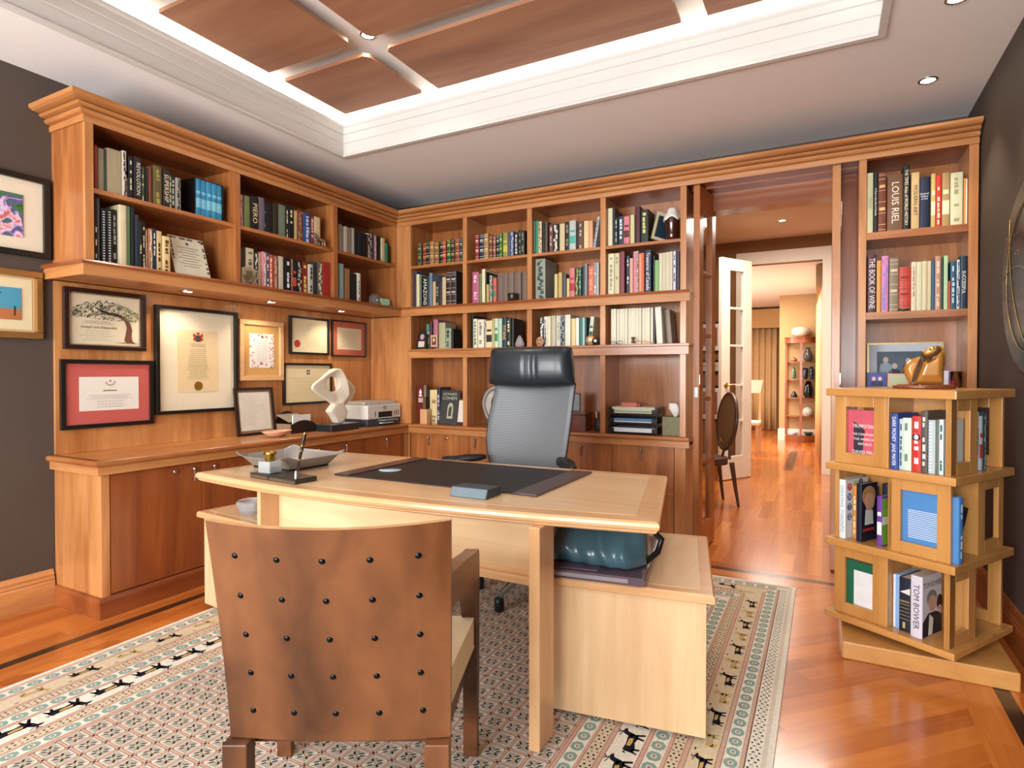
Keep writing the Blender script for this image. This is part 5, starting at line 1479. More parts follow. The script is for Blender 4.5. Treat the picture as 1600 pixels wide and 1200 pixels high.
# pen base with ink bottle and pen
BKW = mat('2a2320', .3, var=.1, coat=.3)
t = thing('pen_stand', 'black double pen stand with silver edges on the left of the desk', 'pen stand', (-2.17, 1.90, .7857))
Mp = Matrix.Translation((-2.185, 1.90, .7857)) @ Matrix.Rotation(R(-6), 4, 'Z')
for a, b_ in ((-.165, -.03), (-.024, .16)):
    m = MB(); m.box(a, b_, -.055, .055, 0, .022, M=Mp); m.build('base', BKW, t, bev=.002)
    m = MB(); m.box(a + .002, b_ - .002, -.0565, -.0552, .003, .019, M=Mp); m.build('silver_edge', mat('b8bcc0', .2, 1, var=0), t)
for x in (.12,):
    m = MB(); m.lathe([(.011, 0), (.009, .02), (.007, .03), (.0001, .03)], tuple(Mp @ Vector((x, -.02, .022))), 14); m.build('pen_socket', mat('c8c8c8', .2, 1, var=0), t)
t = thing('ink_bottle', 'square glass ink bottle with brass cap on the pen stand', 'ink bottle', (-2.27, 1.91, .808))
MB().box(-2.31, -2.235, 1.865, 1.935, .8082, .862).build('glass_body', mat('dfe4e4', .08, trans=.6, var=0), t, bev=.006)
MB().box(-2.298, -2.247, 1.877, 1.923, .813, .832).build('ink', mat('1c2434', .2, var=0), t)
MB().lathe([(.020, .8625), (.022, .868), (.022, .884), (.028, .888), (.028, .900), (.016, .908), (.0001, .909)], (-2.272, 1.90, 0), 20).build('cap', BRASS, t)
t = thing('fountain_pen', 'black and gold pen standing upright in the pen stand', 'pen', (-2.065, 1.875, .838))
P0, P1 = Vector((-2.063, 1.868, .83)), Vector((-2.03, 1.885, 1.0))
def along(a, b_): return [tuple(P0 + (P1 - P0) * a), tuple(P0 + (P1 - P0) * b_)]
MB().tube(along(.0, .55), .0068, 12).build('barrel', mat('241a18', .15, var=.3, vs=120, coat=.5), t)
MB().tube(along(.56, .98), .0078, 12).build('cap', mat('241a18', .15, var=.3, vs=120, coat=.5), t)
m = MB(); m.tube(along(.535, .565), .0092, 12); m.tube(along(.30, .33), .008, 12); m.tube(along(.66, .69), .0086, 12); m.tube(along(.96, 1.0), .008, 12); m.build('gold_ring', BRASS, t)
# letter tray
t = thing('letter_tray', 'grey leather letter tray with flared scalloped rim at the desk left end', 'tray', (-2.42, 2.12, .7857))
Mt = Matrix.Translation((-2.455, 2.185, .7857)) @ Matrix.Rotation(R(-4), 4, 'Z')
LG = mat('8a8480', .3, var=.1, coat=.3)
MB().box(-.14, .14, -.115, .115, .0, .010, M=Mt).build('foot', BLK, t)
m = MB(); nr = 64; rings = []
def rr(hx, hy, a):
    e = .16; c_, s_ = math.cos(a), math.sin(a); return (hx * abs(c_) ** e * (1 if c_ > 0 else -1), hy * abs(s_) ** e * (1 if s_ > 0 else -1))
for hx, hy, z0, amp in ((.140, .115, .010, 0), (.150, .125, .011, 0), (.205, .180, .048, .036), (.209, .184, .046, .036), (.200, .176, .044, .034), (.148, .122, .018, 0), (.130, .108, .0165, 0)):
    ring = []
    for k in range(nr):
        a = 2 * math.pi * (k + .5) / nr; p = rr(hx, hy, a); q = min(abs(p[0]) / hx, abs(p[1]) / hy)
        ring.append((p[0], p[1], z0 + amp * q ** 2))
    rings.append(ring)
vs = [p for r in rings for p in r]
fs = [(i * nr + k, i * nr + (k + 1) % nr, (i + 1) * nr + (k + 1) % nr, (i + 1) * nr + k) for i in range(len(rings) - 1) for k in range(nr)] + [tuple(range(nr))[::-1], tuple(range(6 * nr, 7 * nr))]
m.add(vs, fs, 0, False, Mt); m.build('flared_rim', LG, t)
m = MB(); m.box(-.128, .128, -.106, .106, .0168, .0185, M=Mt); m.build('tray_lining', mat('c8a070', .5, var=.03), t)
MB().box(-.11, .12, -.095, .10, .0188, .022, M=Mt).build('paper_sheets', PAPER, t)
# set the desk things down on the desktop (they were laid out one centimetre lower and a little further back)
for o in [q for q in COL.objects if q not in NB0 and q.parent is None]:
    if o.get('category') != 'desk pad': o.location.x -= o.location.x * .031; o.location.y -= o.location.y * .031
    o.location.z += .0153
# crystal ashtray on the left wing
t = MB().lathe([(.0001, .0), (.055, .0), (.06, .01), (.08, .06), (.072, .066), (.066, .06), (.048, .018), (.0001, .014)], (0, 0, 0), 12, smooth=False).build('crystal_bowl', mat('e6eef2', .06, trans=.75, var=0, spec=.8), loc=(-2.70, 2.14, .5268))
tag(t, 'faceted crystal bowl on the low left wing of the desk', 'bowl')
# leather bag and portfolio on the right wing
MAR = mat('5a4450', .32, var=.12, coat=.25)
t = thing('leather_portfolio', 'dark purple-brown leather portfolio lying under the bag on the right desk wing', 'portfolio', (-.8, 2.25, .5268))
Mf = Matrix.Translation((-.77, 2.27, .5268)) @ Matrix.Rotation(R(8), 4, 'Z')
def rslab(x0, x1, y0, y1, z0, z1, r):
    n = 8; prof = []
    for k in range(n + 1):
        a = -math.pi / 2 + math.pi * k / n; prof.append((x1 - r + r * math.cos(a), (z0 + z1) / 2 + (z1 - z0) / 2 * math.sin(a)))
    return [(x0, z0)] + prof + [(x0, z1)], y0, y1
pr, y0, y1 = rslab(-.17, .19, -.28, .28, 0.0, .03, .02)
m = MB(); m.prism(pr, y0, y1, 'y', M=Mf); m.build('cover', MAR, t, bev=.004)
m = MB(); m.box(-.172, .13, -.281, -.2802, .008, .022, M=Mf); m.build('paper_edge', mat('8c8488', .6), t)
m = MB(); m.box(-.12, .02, -.26, -.17, .0302, .034, M=Mf); m.build('flap', MAR, t, bev=.002)
t = thing('leather_bag', 'slumped dark blue-green leather bag on the right desk wing beneath the desktop', 'bag', (-.77, 2.25, .5605))
TL = mat('44646f', .3, var=.05, coat=.3)
nx, nz = 44, 22; vs = []; m = MB(); NB = 2 * (nz + 1)
def sect(u):
    """closed outline of the slumped bag at u in -1..1: list of (y, z)"""
    ht = .150 + .010 * math.cos(2.2 * u + .4) - .02 * max(0, u - .55)
    e = max(.35, (1 - abs(u) ** 5) ** .5); out = []
    for k in range(nz + 1):
        w2 = k / nz; bulge = math.sin(math.pi * min(1, w2 * 1.25)) * .035
        fold = .022 * math.exp(-((u - .25 + .35 * (w2 - .5)) / .10) ** 2) * w2 + .016 * math.exp(-((u + .45 - .4 * (w2 - .5)) / .13) ** 2) * (1 - .3 * w2) + .012 * math.exp(-((u - .72) / .08) ** 2) - .012 * math.exp(-((u + .05) / .1) ** 2) * w2 + .006 * math.sin(17 * u + 6 * w2)
        out.append((2.19 - (.125 * (1 - .80 * w2 ** 1.3) + bulge + fold * .9) * e, .5615 + ht * w2))
    for k in range(nz + 1):
        w2 = 1 - k / nz; out.append((2.20 + (.10 * (1 - .85 * w2 ** 1.3) + .02 * math.sin(math.pi * w2)) * e, .5615 + ht * w2))
    return out
for i in range(nx + 1):
    u = -1 + 2 * i / nx
    for (y, z) in sect(u):
        zf = (z - .5615) / .15
        half = .195 * (1 - .06 * zf) if u > 0 else .19 * (1 - .02 * zf)
        vs.append((-.772 + half * u + (.012 * zf if u < -.8 else 0), y, z))
fs = [(i * NB + k, i * NB + (k + 1) % NB, (i + 1) * NB + (k + 1) % NB, (i + 1) * NB + k) for i in range(nx) for k in range(NB)] + [tuple(range(NB)), tuple(range(nx * NB, nx * NB + NB))]
m.add(vs, fs, 0, True); m.build('body', TL, t)
m = MB(); m.tube([(-.95, 2.16, .70), (-.80, 2.19, .716), (-.60, 2.19, .704)], .005, 8); m.build('zip', BLACK, t)
m = MB(); m.tube([(-.952, 2.13, .69), (-.957, 2.10, .66), (-.955, 2.09, .63)], .004, 6); m.build('zip_pull', BRASS, t)
m = MB(); m.tube([(-.575, 2.22, .68), (-.54, 2.24, .64), (-.55, 2.22, .595), (-.58, 2.17, .57)], .012, 8); m.build('handle', BLACK, t)
# ================================================================ framed pictures
def frame(y0, y1, z0, z1, fw, fmat, label, x=-3.73, dep=.022, mats=None, art=None, cat='picture frame', tiltx=0, glass=False, group=None, bv=.0015):
    """frame hung on the left wall panelling, face towards +X"""
    t = thing('framed_' + ('picture' if cat == 'picture' else 'certificate'), label, cat, (x, (y0 + y1) / 2, z0), 0, group)
    f = MB(); f.box(x, x + dep, y0, y1, z0, z0 + fw); f.box(x, x + dep, y0, y1, z1 - fw, z1); f.box(x, x + dep, y0, y0 + fw, z0 + fw, z1 - fw); f.box(x, x + dep, y1 - fw, y1, z0 + fw, z1 - fw)
    f.build('frame', fmat, t, bev=bv)
    lay = x + .010
    cur = (y0 + fw, y1 - fw, z0 + fw, z1 - fw)
    for nm, hexc, ins in (mats or []):
        a = (cur[0] + ins[0], cur[1] - ins[1], cur[2] + ins[2], cur[3] - ins[3])
        MB().box(lay - .004, lay, *a).build(nm, mat(hexc, .7, var=.02), t); lay += .0016; cur = a
    if art: art(t, lay, cur)
    return t
def lines(t, x, c, n, z_hi, z_lo, w0=.3, w1=.8, hexc='5a5046', th=.0022, seed=1, yc=None):
    r = random.Random(seed); m = MB(); W = c[1] - c[0]; H_ = c[3] - c[2]; yc = yc if yc is not None else (c[0] + c[1]) / 2
    for i in range(n):
        z = c[3] - H_ * (z_hi + (z_lo - z_hi) * i / max(1, n - 1)); hw = W * r.uniform(w0, w1) / 2; y = yc - hw
        while y < yc + hw:
            l = r.uniform(.008, .022); m.box(x, x + .0003, y, min(y + l, yc + hw), z, z + th); y += l + .004
    m.build('document_print', mat(hexc, .8, var=0), t)
def disc(t, x, y, z, r_, hexc, nm, n=20, asp=1):
    MB().prism([(y + r_ * math.cos(2 * math.pi * k / n), z + r_ * asp * math.sin(2 * math.pi * k / n)) for k in range(n)], x, x + .0008, 'x').build(nm, mat(hexc, .4, .3 if hexc in ('8a6420', 'a8842c') else 0, var=.05), t)
FB = mat('15130f', .35, var=0, coat=.2)
def art_tree(t, x, c):
    W, H_ = c[1] - c[0], c[3] - c[2]; P = lambda a, b_: (c[0] + a * W, c[3] - b_ * H_)
    tr = [P(.80, .95), P(.76, .90), P(.78, .78), P(.80, .62), P(.77, .50), P(.70, .42), P(.60, .36), P(.60, .33), P(.72, .37), P(.80, .43), P(.85, .53), P(.88, .66), P(.87, .80), P(.88, .90), P(.93, .95)]
    MB().prism(tr, x, x + .0006, 'x').build('tree_trunk', mat('6a4030', .8, var=.15, vs=80), t)
    MB().prism([P(.60, .955), P(.75, .935), P(.93, .945), P(.98, .965), P(.80, .96)], x, x + .0004, 'x').build('ground', mat('b07040', .8), t)
    r = random.Random(5); cols = ['2c3a20', '3c4a2a', '1c2818', '9a9050', '4a6038']
    ms = [MB() for _ in cols]
    for _ in range(560):
        a = r.uniform(.03, .98); top = .10 + .75 * (a - .45) ** 2 * (1.4 if a < .45 else 1.0) ; bot = top + .17 + .22 * math.sin(math.pi * min(1, max(0, a))) * (1 if a < .9 else 1.1)
        b_ = r.uniform(top, min(bot, .52)); q = P(a, b_); s = r.uniform(.003, .0065); ang = r.uniform(0, 3.1); k = r.choice([0, 1, 2, 2, 4]) if a < .72 else r.choice([3, 3, 4, 1])
        dx, dz = s * math.cos(ang), s * math.sin(ang)
        ms[k].add([(x + .0007 + r.uniform(0, .0004), q[0] - dx, q[1] - dz), (x + .0009, q[0] + dz * .45, q[1] - dx * .45), (x + .0009, q[0] + dx, q[1] + dz), (x + .0009, q[0] - dz * .45, q[1] + dx * .45)], [(0, 1, 2, 3)])
    for m_, h_ in zip(ms, cols):
        if m_.f: m_.build('tree_leaves', mat(h_, .8, var=0), t)
    br = MB()
    for k in range(9):
        br.tube([(x + .0006, *P(.72, .40)), (x + .0006, *P(.5 - .02 * k, .38 - .015 * k)), (x + .0006, *P(.2 + .06 * k, .42 - .035 * k))], .0011, 4)
    br.build('branches', mat('4a3428', .8, var=0), t)
    lines(t, x, (c[0] + .1 * W, c[0] + .66 * W, c[2], c[3]), 3, .53, .58, .6, .8, '7a7468', .0018, 3)
    text('document_name', 'Joseph and Alexandra', .022, basis((x + .001, c[0] + .40 * W, c[3] - .65 * H_), (0, 1, 0), (0, 0, 1)), mat('6a6048', .8, var=0), t, local=False, width=.22)
    lines(t, x, (c[0] + .1 * W, c[0] + .66 * W, c[2], c[3]), 5, .73, .92, .5, .95, '8a8478', .0016, 4)
frame(1.733, 2.18, 1.405, 1.752, .026, mat('2a1814', .3, var=.05, coat=.4), 'framed certificate with a leaning green tree, upper left under the ledge', dep=.03, mats=[('inner_fillet', 'b08a60', (0, 0, 0, 0)), ('certificate', 'd9cbae', (.006, .006, .006, .006))], art=art_tree, bv=.004)
def art_red(t, x, c):
    W, H_ = c[1] - c[0], c[3] - c[2]; yc = (c[0] + c[1]) / 2
    m = MB()
    for k in range(9):
        a = math.pi * (1.0 + k / 8); r0 = .022
        m.prism([(yc + (r0 + dr) * math.cos(a + da), c[3] - .12 * H_ - .005 + (r0 + dr) * math.sin(a + da) * .8) for dr, da in ((0, 0), (.010, .1), (0, .28), (-.003, .12))], x, x + .0006, 'x')
    m.build('crest', mat('8a7c3c', .6), t); disc(t, x, yc, c[3] - .12 * H_, .005, 'b04030', 'crest_ring')
    lines(t, x, c, 2, .41, .42, .2, .25, '3a342c', .003, 4); lines(t, x, c, 4, .54, .66, .6, .8, '9a948a', .0016, 5); lines(t, x, c, 3, .74, .9, .2, .5, '6a645a', .0018, 6)
frame(1.718, 2.228, .955, 1.348, .024, FB, 'black framed certificate with red mount, lower left on the panelling', mats=[('red_mount', 'b8564e', (0, 0, 0, 0)), ('certificate', 'dcd6cc', (.07, .065, .075, .075))], art=art_red)
def art_big(t, x, c):
    W, H_ = c[1] - c[0], c[3] - c[2]; yc = (c[0] + c[1]) / 2; P = lambda a, b_: (yc + a * W, c[3] - b_ * H_)
    m = MB()
    for s in (-1, 1): m.prism([P(s * .04, .09), P(s * .10, .04), P(s * .13, .08), P(s * .10, .11), P(s * .13, .15), P(s * .05, .17)][::(1 if s > 0 else -1)], x, x + .0006, 'x')
    m.prism([P(-.04, .03), P(.04, .03), P(.03, .065), P(-.03, .065)], x, x + .0006, 'x'); m.build('crest', mat('9a3430', .7), t)
    MB().prism([P(-.05, .075), P(.05, .075), P(.06, .18), P(-.06, .18)], x, x + .0007, 'x').build('crest_shield', mat('3a4038', .7), t)
    lines(t, x, c, 3, .22, .26, .3, .5, '5a4c38', .0022, 7); lines(t, x, c, 9, .31, .56, .35, .5, '8a7858', .0020, 8); lines(t, x, c, 8, .58, .78, .4, .6, '8a7858', .0022, 9)
    disc(t, x, yc, c[3] - .90 * H_, .030, '8a6420', 'gold_seal')
frame(2.238, 2.822, 1.007, 1.702, .022, FB, 'largest black framed diploma with gold seal and wide cream mount', dep=.035, mats=[('mount', 'ddd0b6', (0, 0, 0, 0)), ('diploma', 'd8c096', (.125, .125, .115, .125))], art=art_big)
def art_orn(t, x, c):
    W, H_ = c[1] - c[0], c[3] - c[2]; r = random.Random(8); m = MB(); m2 = MB()
    for k in range(170):
        a = r.uniform(0, 1); b_ = r.uniform(0, 1)
        if .2 < a < .8 and .16 < b_ < .86: continue
        y, z, s = c[0] + a * W, c[2] + b_ * H_, r.uniform(.003, .007)
        (m if r.random() < .75 else m2).prism([(y + s * math.cos(q * 1.26), z + s * math.sin(q * 1.26)) for q in range(5)], x, x + .0005 + r.uniform(0, .0003), 'x')
    m.build('ornament', mat('c06a40', .7), t); m2.build('ornament', mat('8a8c70', .7), t)
    lines(t, x, c, 14, .2, .82, .4, .5, '8a8478', .0016, 11); disc(t, x, (c[0] + c[1]) / 2, c[3] - .09 * H_, .009, '6a5030', 'crest')
frame(2.845, 3.235, 1.215, 1.662, .036, MPE['y'], 'light wood framed certificate with orange ornamental border', dep=.025, mats=[('mount', 'c89a5c', (0, 0, 0, 0)), ('certificate', 'e8e0dc', (.052, .05, .06, .06))], art=art_orn, bv=.004)
def art_seal(t, x, c):
    W, H_ = c[1] - c[0], c[3] - c[2]; lines(t, x, (c[0] + .15 * W, c[1], c[2], c[3]), 12, .14, .8, .3, .7, '8a8068', .0018, 13); disc(t, x, c[0] + .16 * W, c[2] + .25 * H_, .030, 'a83c30', 'red_seal')
frame(3.298, 3.715, 1.422, 1.727, .018, FB, 'black framed cream certificate with a red wax seal', mats=[('certificate', 'ddcda8', (0, 0, 0, 0))], art=art_seal)
def art_plain(t, x, c): lines(t, x, c, 11, .15, .85, .5, .8, '8a8070', .0018, 14)
frame(3.75, 4.172, 1.416, 1.730, .012, FB, 'small certificate with salmon mount in thin black frame near the corner', mats=[('salmon_mount', 'b8604c', (0, 0, 0, 0)), ('certificate', 'd8c8a8', (.055, .045, .05, .05))], art=art_plain)
def art_cross(t, x, c):
    yc = (c[0] + c[1]) / 2; z = c[3] - .055; m = MB()
    for a in range(4):
        q = a * math.pi / 2 + math.pi / 4; m.prism([(yc + .014 * math.cos(q) + .008 * math.cos(k * 1.047), z + .016 * math.sin(q) + .008 * math.sin(k * 1.047)) for k in range(6)], x, x + .0005, 'x')
    m.build('emblem', mat('3a3428', .7), t); lines(t, x, c, 8, .34, .8, .4, .8, 'b0a484', .0016, 15)
frame(3.235, 3.745, 1.02, 1.352, .018, FB, 'black framed cream certificate behind the white sculpture', mats=[('certificate', 'd8c8a0', (0, 0, 0, 0))], art=art_cross)
# frame leaning on the panelling
t = thing('framed_letter', 'small framed letter standing on the worktop below the ornamental certificate', 'picture frame', (-3.66, 2.96, .8208))
Ml = Matrix.Translation((-3.66, 2.943, .8208)) @ Matrix.Rotation(R(-7), 4, 'Y')
f = MB(); W2, H2, q = .165, .345, .018
f.box(0, .018, -W2, W2, 0, q, M=Ml); f.box(0, .018, -W2, W2, H2 - q, H2, M=Ml); f.box(0, .018, -W2, -W2 + q, q, H2 - q, M=Ml); f.box(0, .018, W2 - q, W2, q, H2 - q, M=Ml); f.build('frame', mat('2a1c18', .35, var=0), t)
m = MB(); m.box(.002, .008, -W2 + q, W2 - q, q, H2 - q, M=Ml); m.build('mount', mat('8a6a50', .7), t)
m = MB(); m.box(.008, .010, -W2 + .035, W2 - .035, .035, H2 - .033, M=Ml); m.build('letter', mat('cfcabc', .7), t)
m = MB()
r = random.Random(4)
for k in range(13): m.box(.0102, .0105, -.10, -.10 + r.uniform(.1, .19), .08 + k * .017, .0818 + k * .017, M=Ml)
m.build('document_print', mat('a8a498', .8, var=0), t)
# frames on the dark wall, camera side of the bookcase
def art_abs(t, x, c):
    m_ = bpy.data.materials.new('abstract_painting'); m_.use_nodes = True; nt = m_.node_tree; b = bs(m_)
    tc = nt.nodes.new('ShaderNodeTexCoord'); n = nt.nodes.new('ShaderNodeTexNoise'); n.inputs['Scale'].default_value = 9; n.inputs['Detail'].default_value = 4; n.inputs['Distortion'].default_value = 1.2
    nt.links.new(tc.outputs['Object'], n.inputs['Vector']); cr = nt.nodes.new('ShaderNodeValToRGB'); cr.color_ramp.elements[0].color = lin('1c2418'); cr.color_ramp.elements[0].position = .3
    for p, h in ((.4, '3c7a3c'), (.46, '5a3c8c'), (.52, 'd8c8e0'), (.58, 'd06840'), (.66, '8060b0')):
        e = cr.color_ramp.elements.new(p); e.color = lin(h)
    cr.color_ramp.elements[-1].position = .78; cr.color_ramp.elements[-1].color = lin('203058')
    nt.links.new(n.outputs['Fac'], cr.inputs[0]); nt.links.new(cr.outputs[0], b.inputs['Base Color']); b.inputs['Roughness'].default_value = .3
    MB().box(x, x + .001, *c).build('picture', m_, t)
frame(1.10, 1.682, 1.888, 2.318, .03, FB, 'black framed colourful abstract picture with cream mount on the dark wall', x=XW, dep=.03, mats=[('mount', 'd8ccb4', (0, 0, 0, 0)), ('picture', '404858', (.09, .09, .065, .08))], art=art_abs, cat='picture')
def art_sky(t, x, c):
    W, H_ = c[1] - c[0], c[3] - c[2]
    MB().box(x, x + .001, c[0], c[1], c[2] + .33 * H_, c[3]).build('painted_sky', mat('4c94b0', .5, var=.1, vs=6), t); MB().box(x, x + .001, c[0], c[1], c[2], c[2] + .33 * H_).build('painted_sand', mat('b06c40', .5, var=.1, vs=10), t)
    P = lambda a, b_: (c[0] + a * W, c[2] + b_ * H_)
    MB().prism([P(.52, .74), P(.60, .82), P(.66, .78), P(.74, .84), P(.70, .72), P(.62, .68)], x + .001, x + .0016, 'x').build('painted_bird', mat('5c3c28', .6), t)
    MB().prism([P(.90, .12), P(.92, .12), P(.925, .42), P(.90, .42)], x + .001, x + .0016, 'x').build('painted_post', mat('3c2c24', .6), t)
frame(1.14, 1.645, 1.454, 1.812, .034, mat('a87c48', .3, .6, var=.06), 'gold framed small desert picture with blue sky on the dark wall', x=XW, dep=.03, mats=[('liner', 'c8a878', (0, 0, 0, 0)), ('mount', 'd8c8a0', (.012, .012, .012, .012)), ('picture', '4c94b0', (.05, .05, .05, .05))], art=art_sky, cat='picture', bv=.006)
# round dark disc on the right wall
t = thing('round_wall_art', 'round dark glass disc with gold arcs and stars on the right wall', 'wall art', (XR, 3.235, 1.26))
MB().lathe([(.425, 0), (.435, -.008), (.435, -.02), (.42, -.026), (.0001, -.03)], (XR, 3.235, 1.69), 64, axis='x').build('disc', mat('141c28', .3, var=.2, vs=5, coat=.1), t)
MB().tube([(XR - .014, 3.235 + .436 * math.cos(a * math.pi / 32), 1.69 + .436 * math.sin(a * math.pi / 32)) for a in range(64)], .005, 6, closed=True).build('gold_rim', BRASS, t)
m = MB()
for (cy_, cz_, rr, a0, a1) in ((2.9, 1.9, .62, -60, 20), (3.45, 1.2, .55, 60, 150), (3.235, 1.69, .33, 0, 360)):
    pts = []
    for k in range(33):
        a = R(a0 + (a1 - a0) * k / 32); p = (cy_ + rr * math.cos(a), cz_ + rr * math.sin(a))
        if math.hypot(p[0] - 3.235, p[1] - 1.69) < .41: pts.append((XR - .0295, p[0], p[1]))
    if len(pts) > 2: m.tube(pts, .0022, 4)
m.build('gold_arc', mat('a8905c', .3, .7, var=0), t)
m = MB(); r = random.Random(12)
for k in range(60):
    a = r.uniform(0, 6.28); q = .40 * r.random() ** .5; m.lathe([(.0001, -.0012), (r.uniform(.002, .004), 0)], (XR - .0292, 3.235 + q * math.cos(a), 1.69 + q * math.sin(a)), 6, axis='x')
m.build('stars', mat('c8ccc8', .4, var=0), t)
# ================================================================ on the left worktop
# sculpture: rounded prism with hole, remeshed
def blob(name, parts, m_, parent, vox=.006, it=8):
    me = MB()
    for p in parts: p(me)
    o = me.build(name, m_, parent)
    r1 = o.modifiers.new('remesh', 'REMESH'); r1.mode = 'VOXEL'; r1.voxel_size = vox; r1.use_smooth_shade = True
    s1 = o.modifiers.new('smooth', 'SMOOTH'); s1.iterations = it; s1.factor = .6
    return o
t = thing('sculpture', 'white looping abstract sculpture on a black block, left worktop', 'sculpture', (-3.42, 3.48, .8208))
MB().box(-3.51, -3.33, 3.35, 3.66, .8208, .872).build('base', mat('20262c', .25, var=.15, vs=15, coat=.3), t, bev=.003)
Y0, Z0 = 3.33, 1.1
outer = [(3.215, 1.163), (3.30, 1.215), (3.40, 1.275), (3.47, 1.308), (3.505, 1.312), (3.54, 1.285), (3.58, 1.215), (3.61, 1.15), (3.615, 1.09), (3.595, 1.055), (3.55, 1.035), (3.57, 1.0), (3.595, .965), (3.575, .91), (3.55, .868), (3.48, .866), (3.40, .975), (3.46, 1.02), (3.38, 1.06), (3.30, 1.10)]
hole = [(3.455 + .062 * math.cos(-a * math.pi / 8), 1.185 + .058 * math.sin(-a * math.pi / 8)) for a in range(16)]
def with_hole(me):
    n, k = len(outer), len(hole)
    # bridge outer and hole as a ring of quads/tris by nearest angle
    cy_, cz_ = 3.455, 1.185
    N = 40; ro = []; 
    import bisect
    def ray_out(a):
        d = (math.cos(a), math.sin(a)); best = 0
        for i in range(n):
            p, q = outer[i], outer[(i + 1) % n]; ex, ez = q[0] - p[0], q[1] - p[1]; den = d[0] * ez - d[1] * ex
            if abs(den) < 1e-9: continue
            tt = ((p[0] - cy_) * ez - (p[1] - cz_) * ex) / den; uu = ((p[0] - cy_) * d[1] - (p[1] - cz_) * d[0]) / den
            if tt > 0 and 0 <= uu <= 1 and (best == 0 or tt < best): best = tt
        return best
    X0, X1 = -3.45, -3.39
    vs = []
    for xx in (X0, X1):
        for i in range(N):
            a = 2 * math.pi * i / N; r_ = ray_out(a); fl = 0
            vs.append((xx + (.02 if xx == X1 else -.02) * math.sin(a * 1.0 + 1), cy_ + r_ * math.cos(a), cz_ + r_ * math.sin(a))); vs.append((xx + (-.022 if xx == X1 else .018), cy_ + .066 * math.cos(a), cz_ + .058 * math.sin(a)))
    fs = []
    for i in range(N):
        j = (i + 1) % N
        fs += [(2 * i, 2 * j, 2 * j + 1, 2 * i + 1), (2 * N + 2 * i, 2 * N + 2 * i + 1, 2 * N + 2 * j + 1, 2 * N + 2 * j), (2 * i, 2 * N + 2 * i, 2 * N + 2 * j, 2 * j), (2 * i + 1, 2 * j + 1, 2 * N + 2 * j + 1, 2 * N + 2 * i + 1)]
    me.add(vs, fs)
def foot(me): me.prism([(3.40, .975), (3.445, .925), (3.48, .874), (3.55, .874), (3.582, .915), (3.598, .965), (3.57, 1.005), (3.545, 1.05), (3.46, 1.03)][::1], -3.455, -3.385, 'x')
def fin(me): me.add([(-3.50, 3.53, 1.285), (-3.49, 3.63, 1.245), (-3.49, 3.745, 1.165), (-3.49, 3.76, 1.115), (-3.48, 3.68, 1.04), (-3.47, 3.56, .985)] + [(-3.45, 3.53, 1.285), (-3.45, 3.63, 1.245), (-3.455, 3.745, 1.165), (-3.455, 3.76, 1.115), (-3.44, 3.68, 1.04), (-3.41, 3.56, .985)], [(0, 1, 2, 3, 4, 5), (11, 10, 9, 8, 7, 6)] + [(i, (i + 1) % 6, 6 + (i + 1) % 6, 6 + i) for i in range(6)])
blob('stone_form', [with_hole, foot, fin], mat('e8dcc8', .25, var=.04, vs=8, coat=.3), t, .008, 9)
# printer
t = thing('printer', 'white and grey inkjet printer at the corner of the worktop', 'printer', (-3.53, 4.0, .8208))
PW = mat('dcd8d0', .35, var=.01); PG = mat('39424a', .4, var=.02)
MB().box(-3.70, -3.37, 3.80, 4.225, .8208, .880).build('lower_body', PG, t, bev=.008)
m = MB(); m.box(-3.70, -3.362, 3.795, 4.23, .880, 1.0); m.build('upper_body', PW, t, bev=.008)
MB().box(-3.70, -3.40, 3.80, 4.22, 1.0, 1.026).build('scanner_lid', mat('b8b4ac', .4), t, bev=.008)
MB().box(-3.40, -3.3608, 3.93, 4.11, .892, .94).build('paper_slot', BLACK, t)
MB().box(-3.41, -3.30, 3.935, 4.125, .864, .871).build('output_tray', mat('8c9294', .4), t, bev=.002)
MB().box(-3.40, -3.335, 3.95, 4.10, .84, .848).build('paper_stack', PAPER, t)
m = MB(); 
for y in (3.885, 4.14, 4.165, 4.19): m.box(-3.3625, -3.3608, y, y + .008, .90, .945)
m.build('vent_slots', BLACK, t)
text('logo', 'hp', .034, basis((-3.3606, 4.015, .974), (0, 1, 0), (0, 0, 1)), mat('3a3a3c', .5, var=0), t, local=False)
MB().tube([(-3.361, 4.015 + .019 * math.cos(k * math.pi / 12), .974 + .019 * math.sin(k * math.pi / 12)) for k in range(24)], .0009, 4, closed=True).build('logo_ring', mat('3a3a3c', .5, var=0), t)
# card box with index cards
t = thing('card_holder', 'dark rounded card holder with white cards and slanted keypad lid', 'card holder', (-3.60, 3.23, .8208))
n = 10
def dome(y0, y1, z0, zs, ztop): return [(y0, z0), (y1, z0)] + [(y1 - (y1 - y0) * k / n, zs + (ztop - zs) * math.sin(math.pi * k / n)) for k in range(n + 1)]
m = MB(); m.prism(dome(3.13, 3.36, .8208, .885, .915), -3.50, -3.487, 'x'); m.build('front_shell', mat('251a18', .3, coat=.3, var=0), t, bev=.002)
m = MB(); m.prism(dome(3.13, 3.36, .8208, .90, .98), -3.68, -3.668, 'x'); m.build('rear_shell', mat('251a18', .3, coat=.3, var=0), t, bev=.002)
m = MB(); m.box(-3.668, -3.50, 3.13, 3.14, .8208, .89); m.box(-3.668, -3.50, 3.35, 3.36, .8208, .89); m.box(-3.668, -3.50, 3.14, 3.35, .8208, .83); m.build('side_walls', mat('8a7058', .4, var=0), t)
m = MB(); m.box(-3.525, -3.512, 3.165, 3.335, .83, .955); m.build('index_cards', mat('e4e0d8', .7), t)
m = MB(); m.prism([(-3.665, .95), (-3.53, .90), (-3.53, .906), (-3.665, .957)], 3.145, 3.345, 'y'); m.build('sloped_cards', mat('8c8474', .5), t)
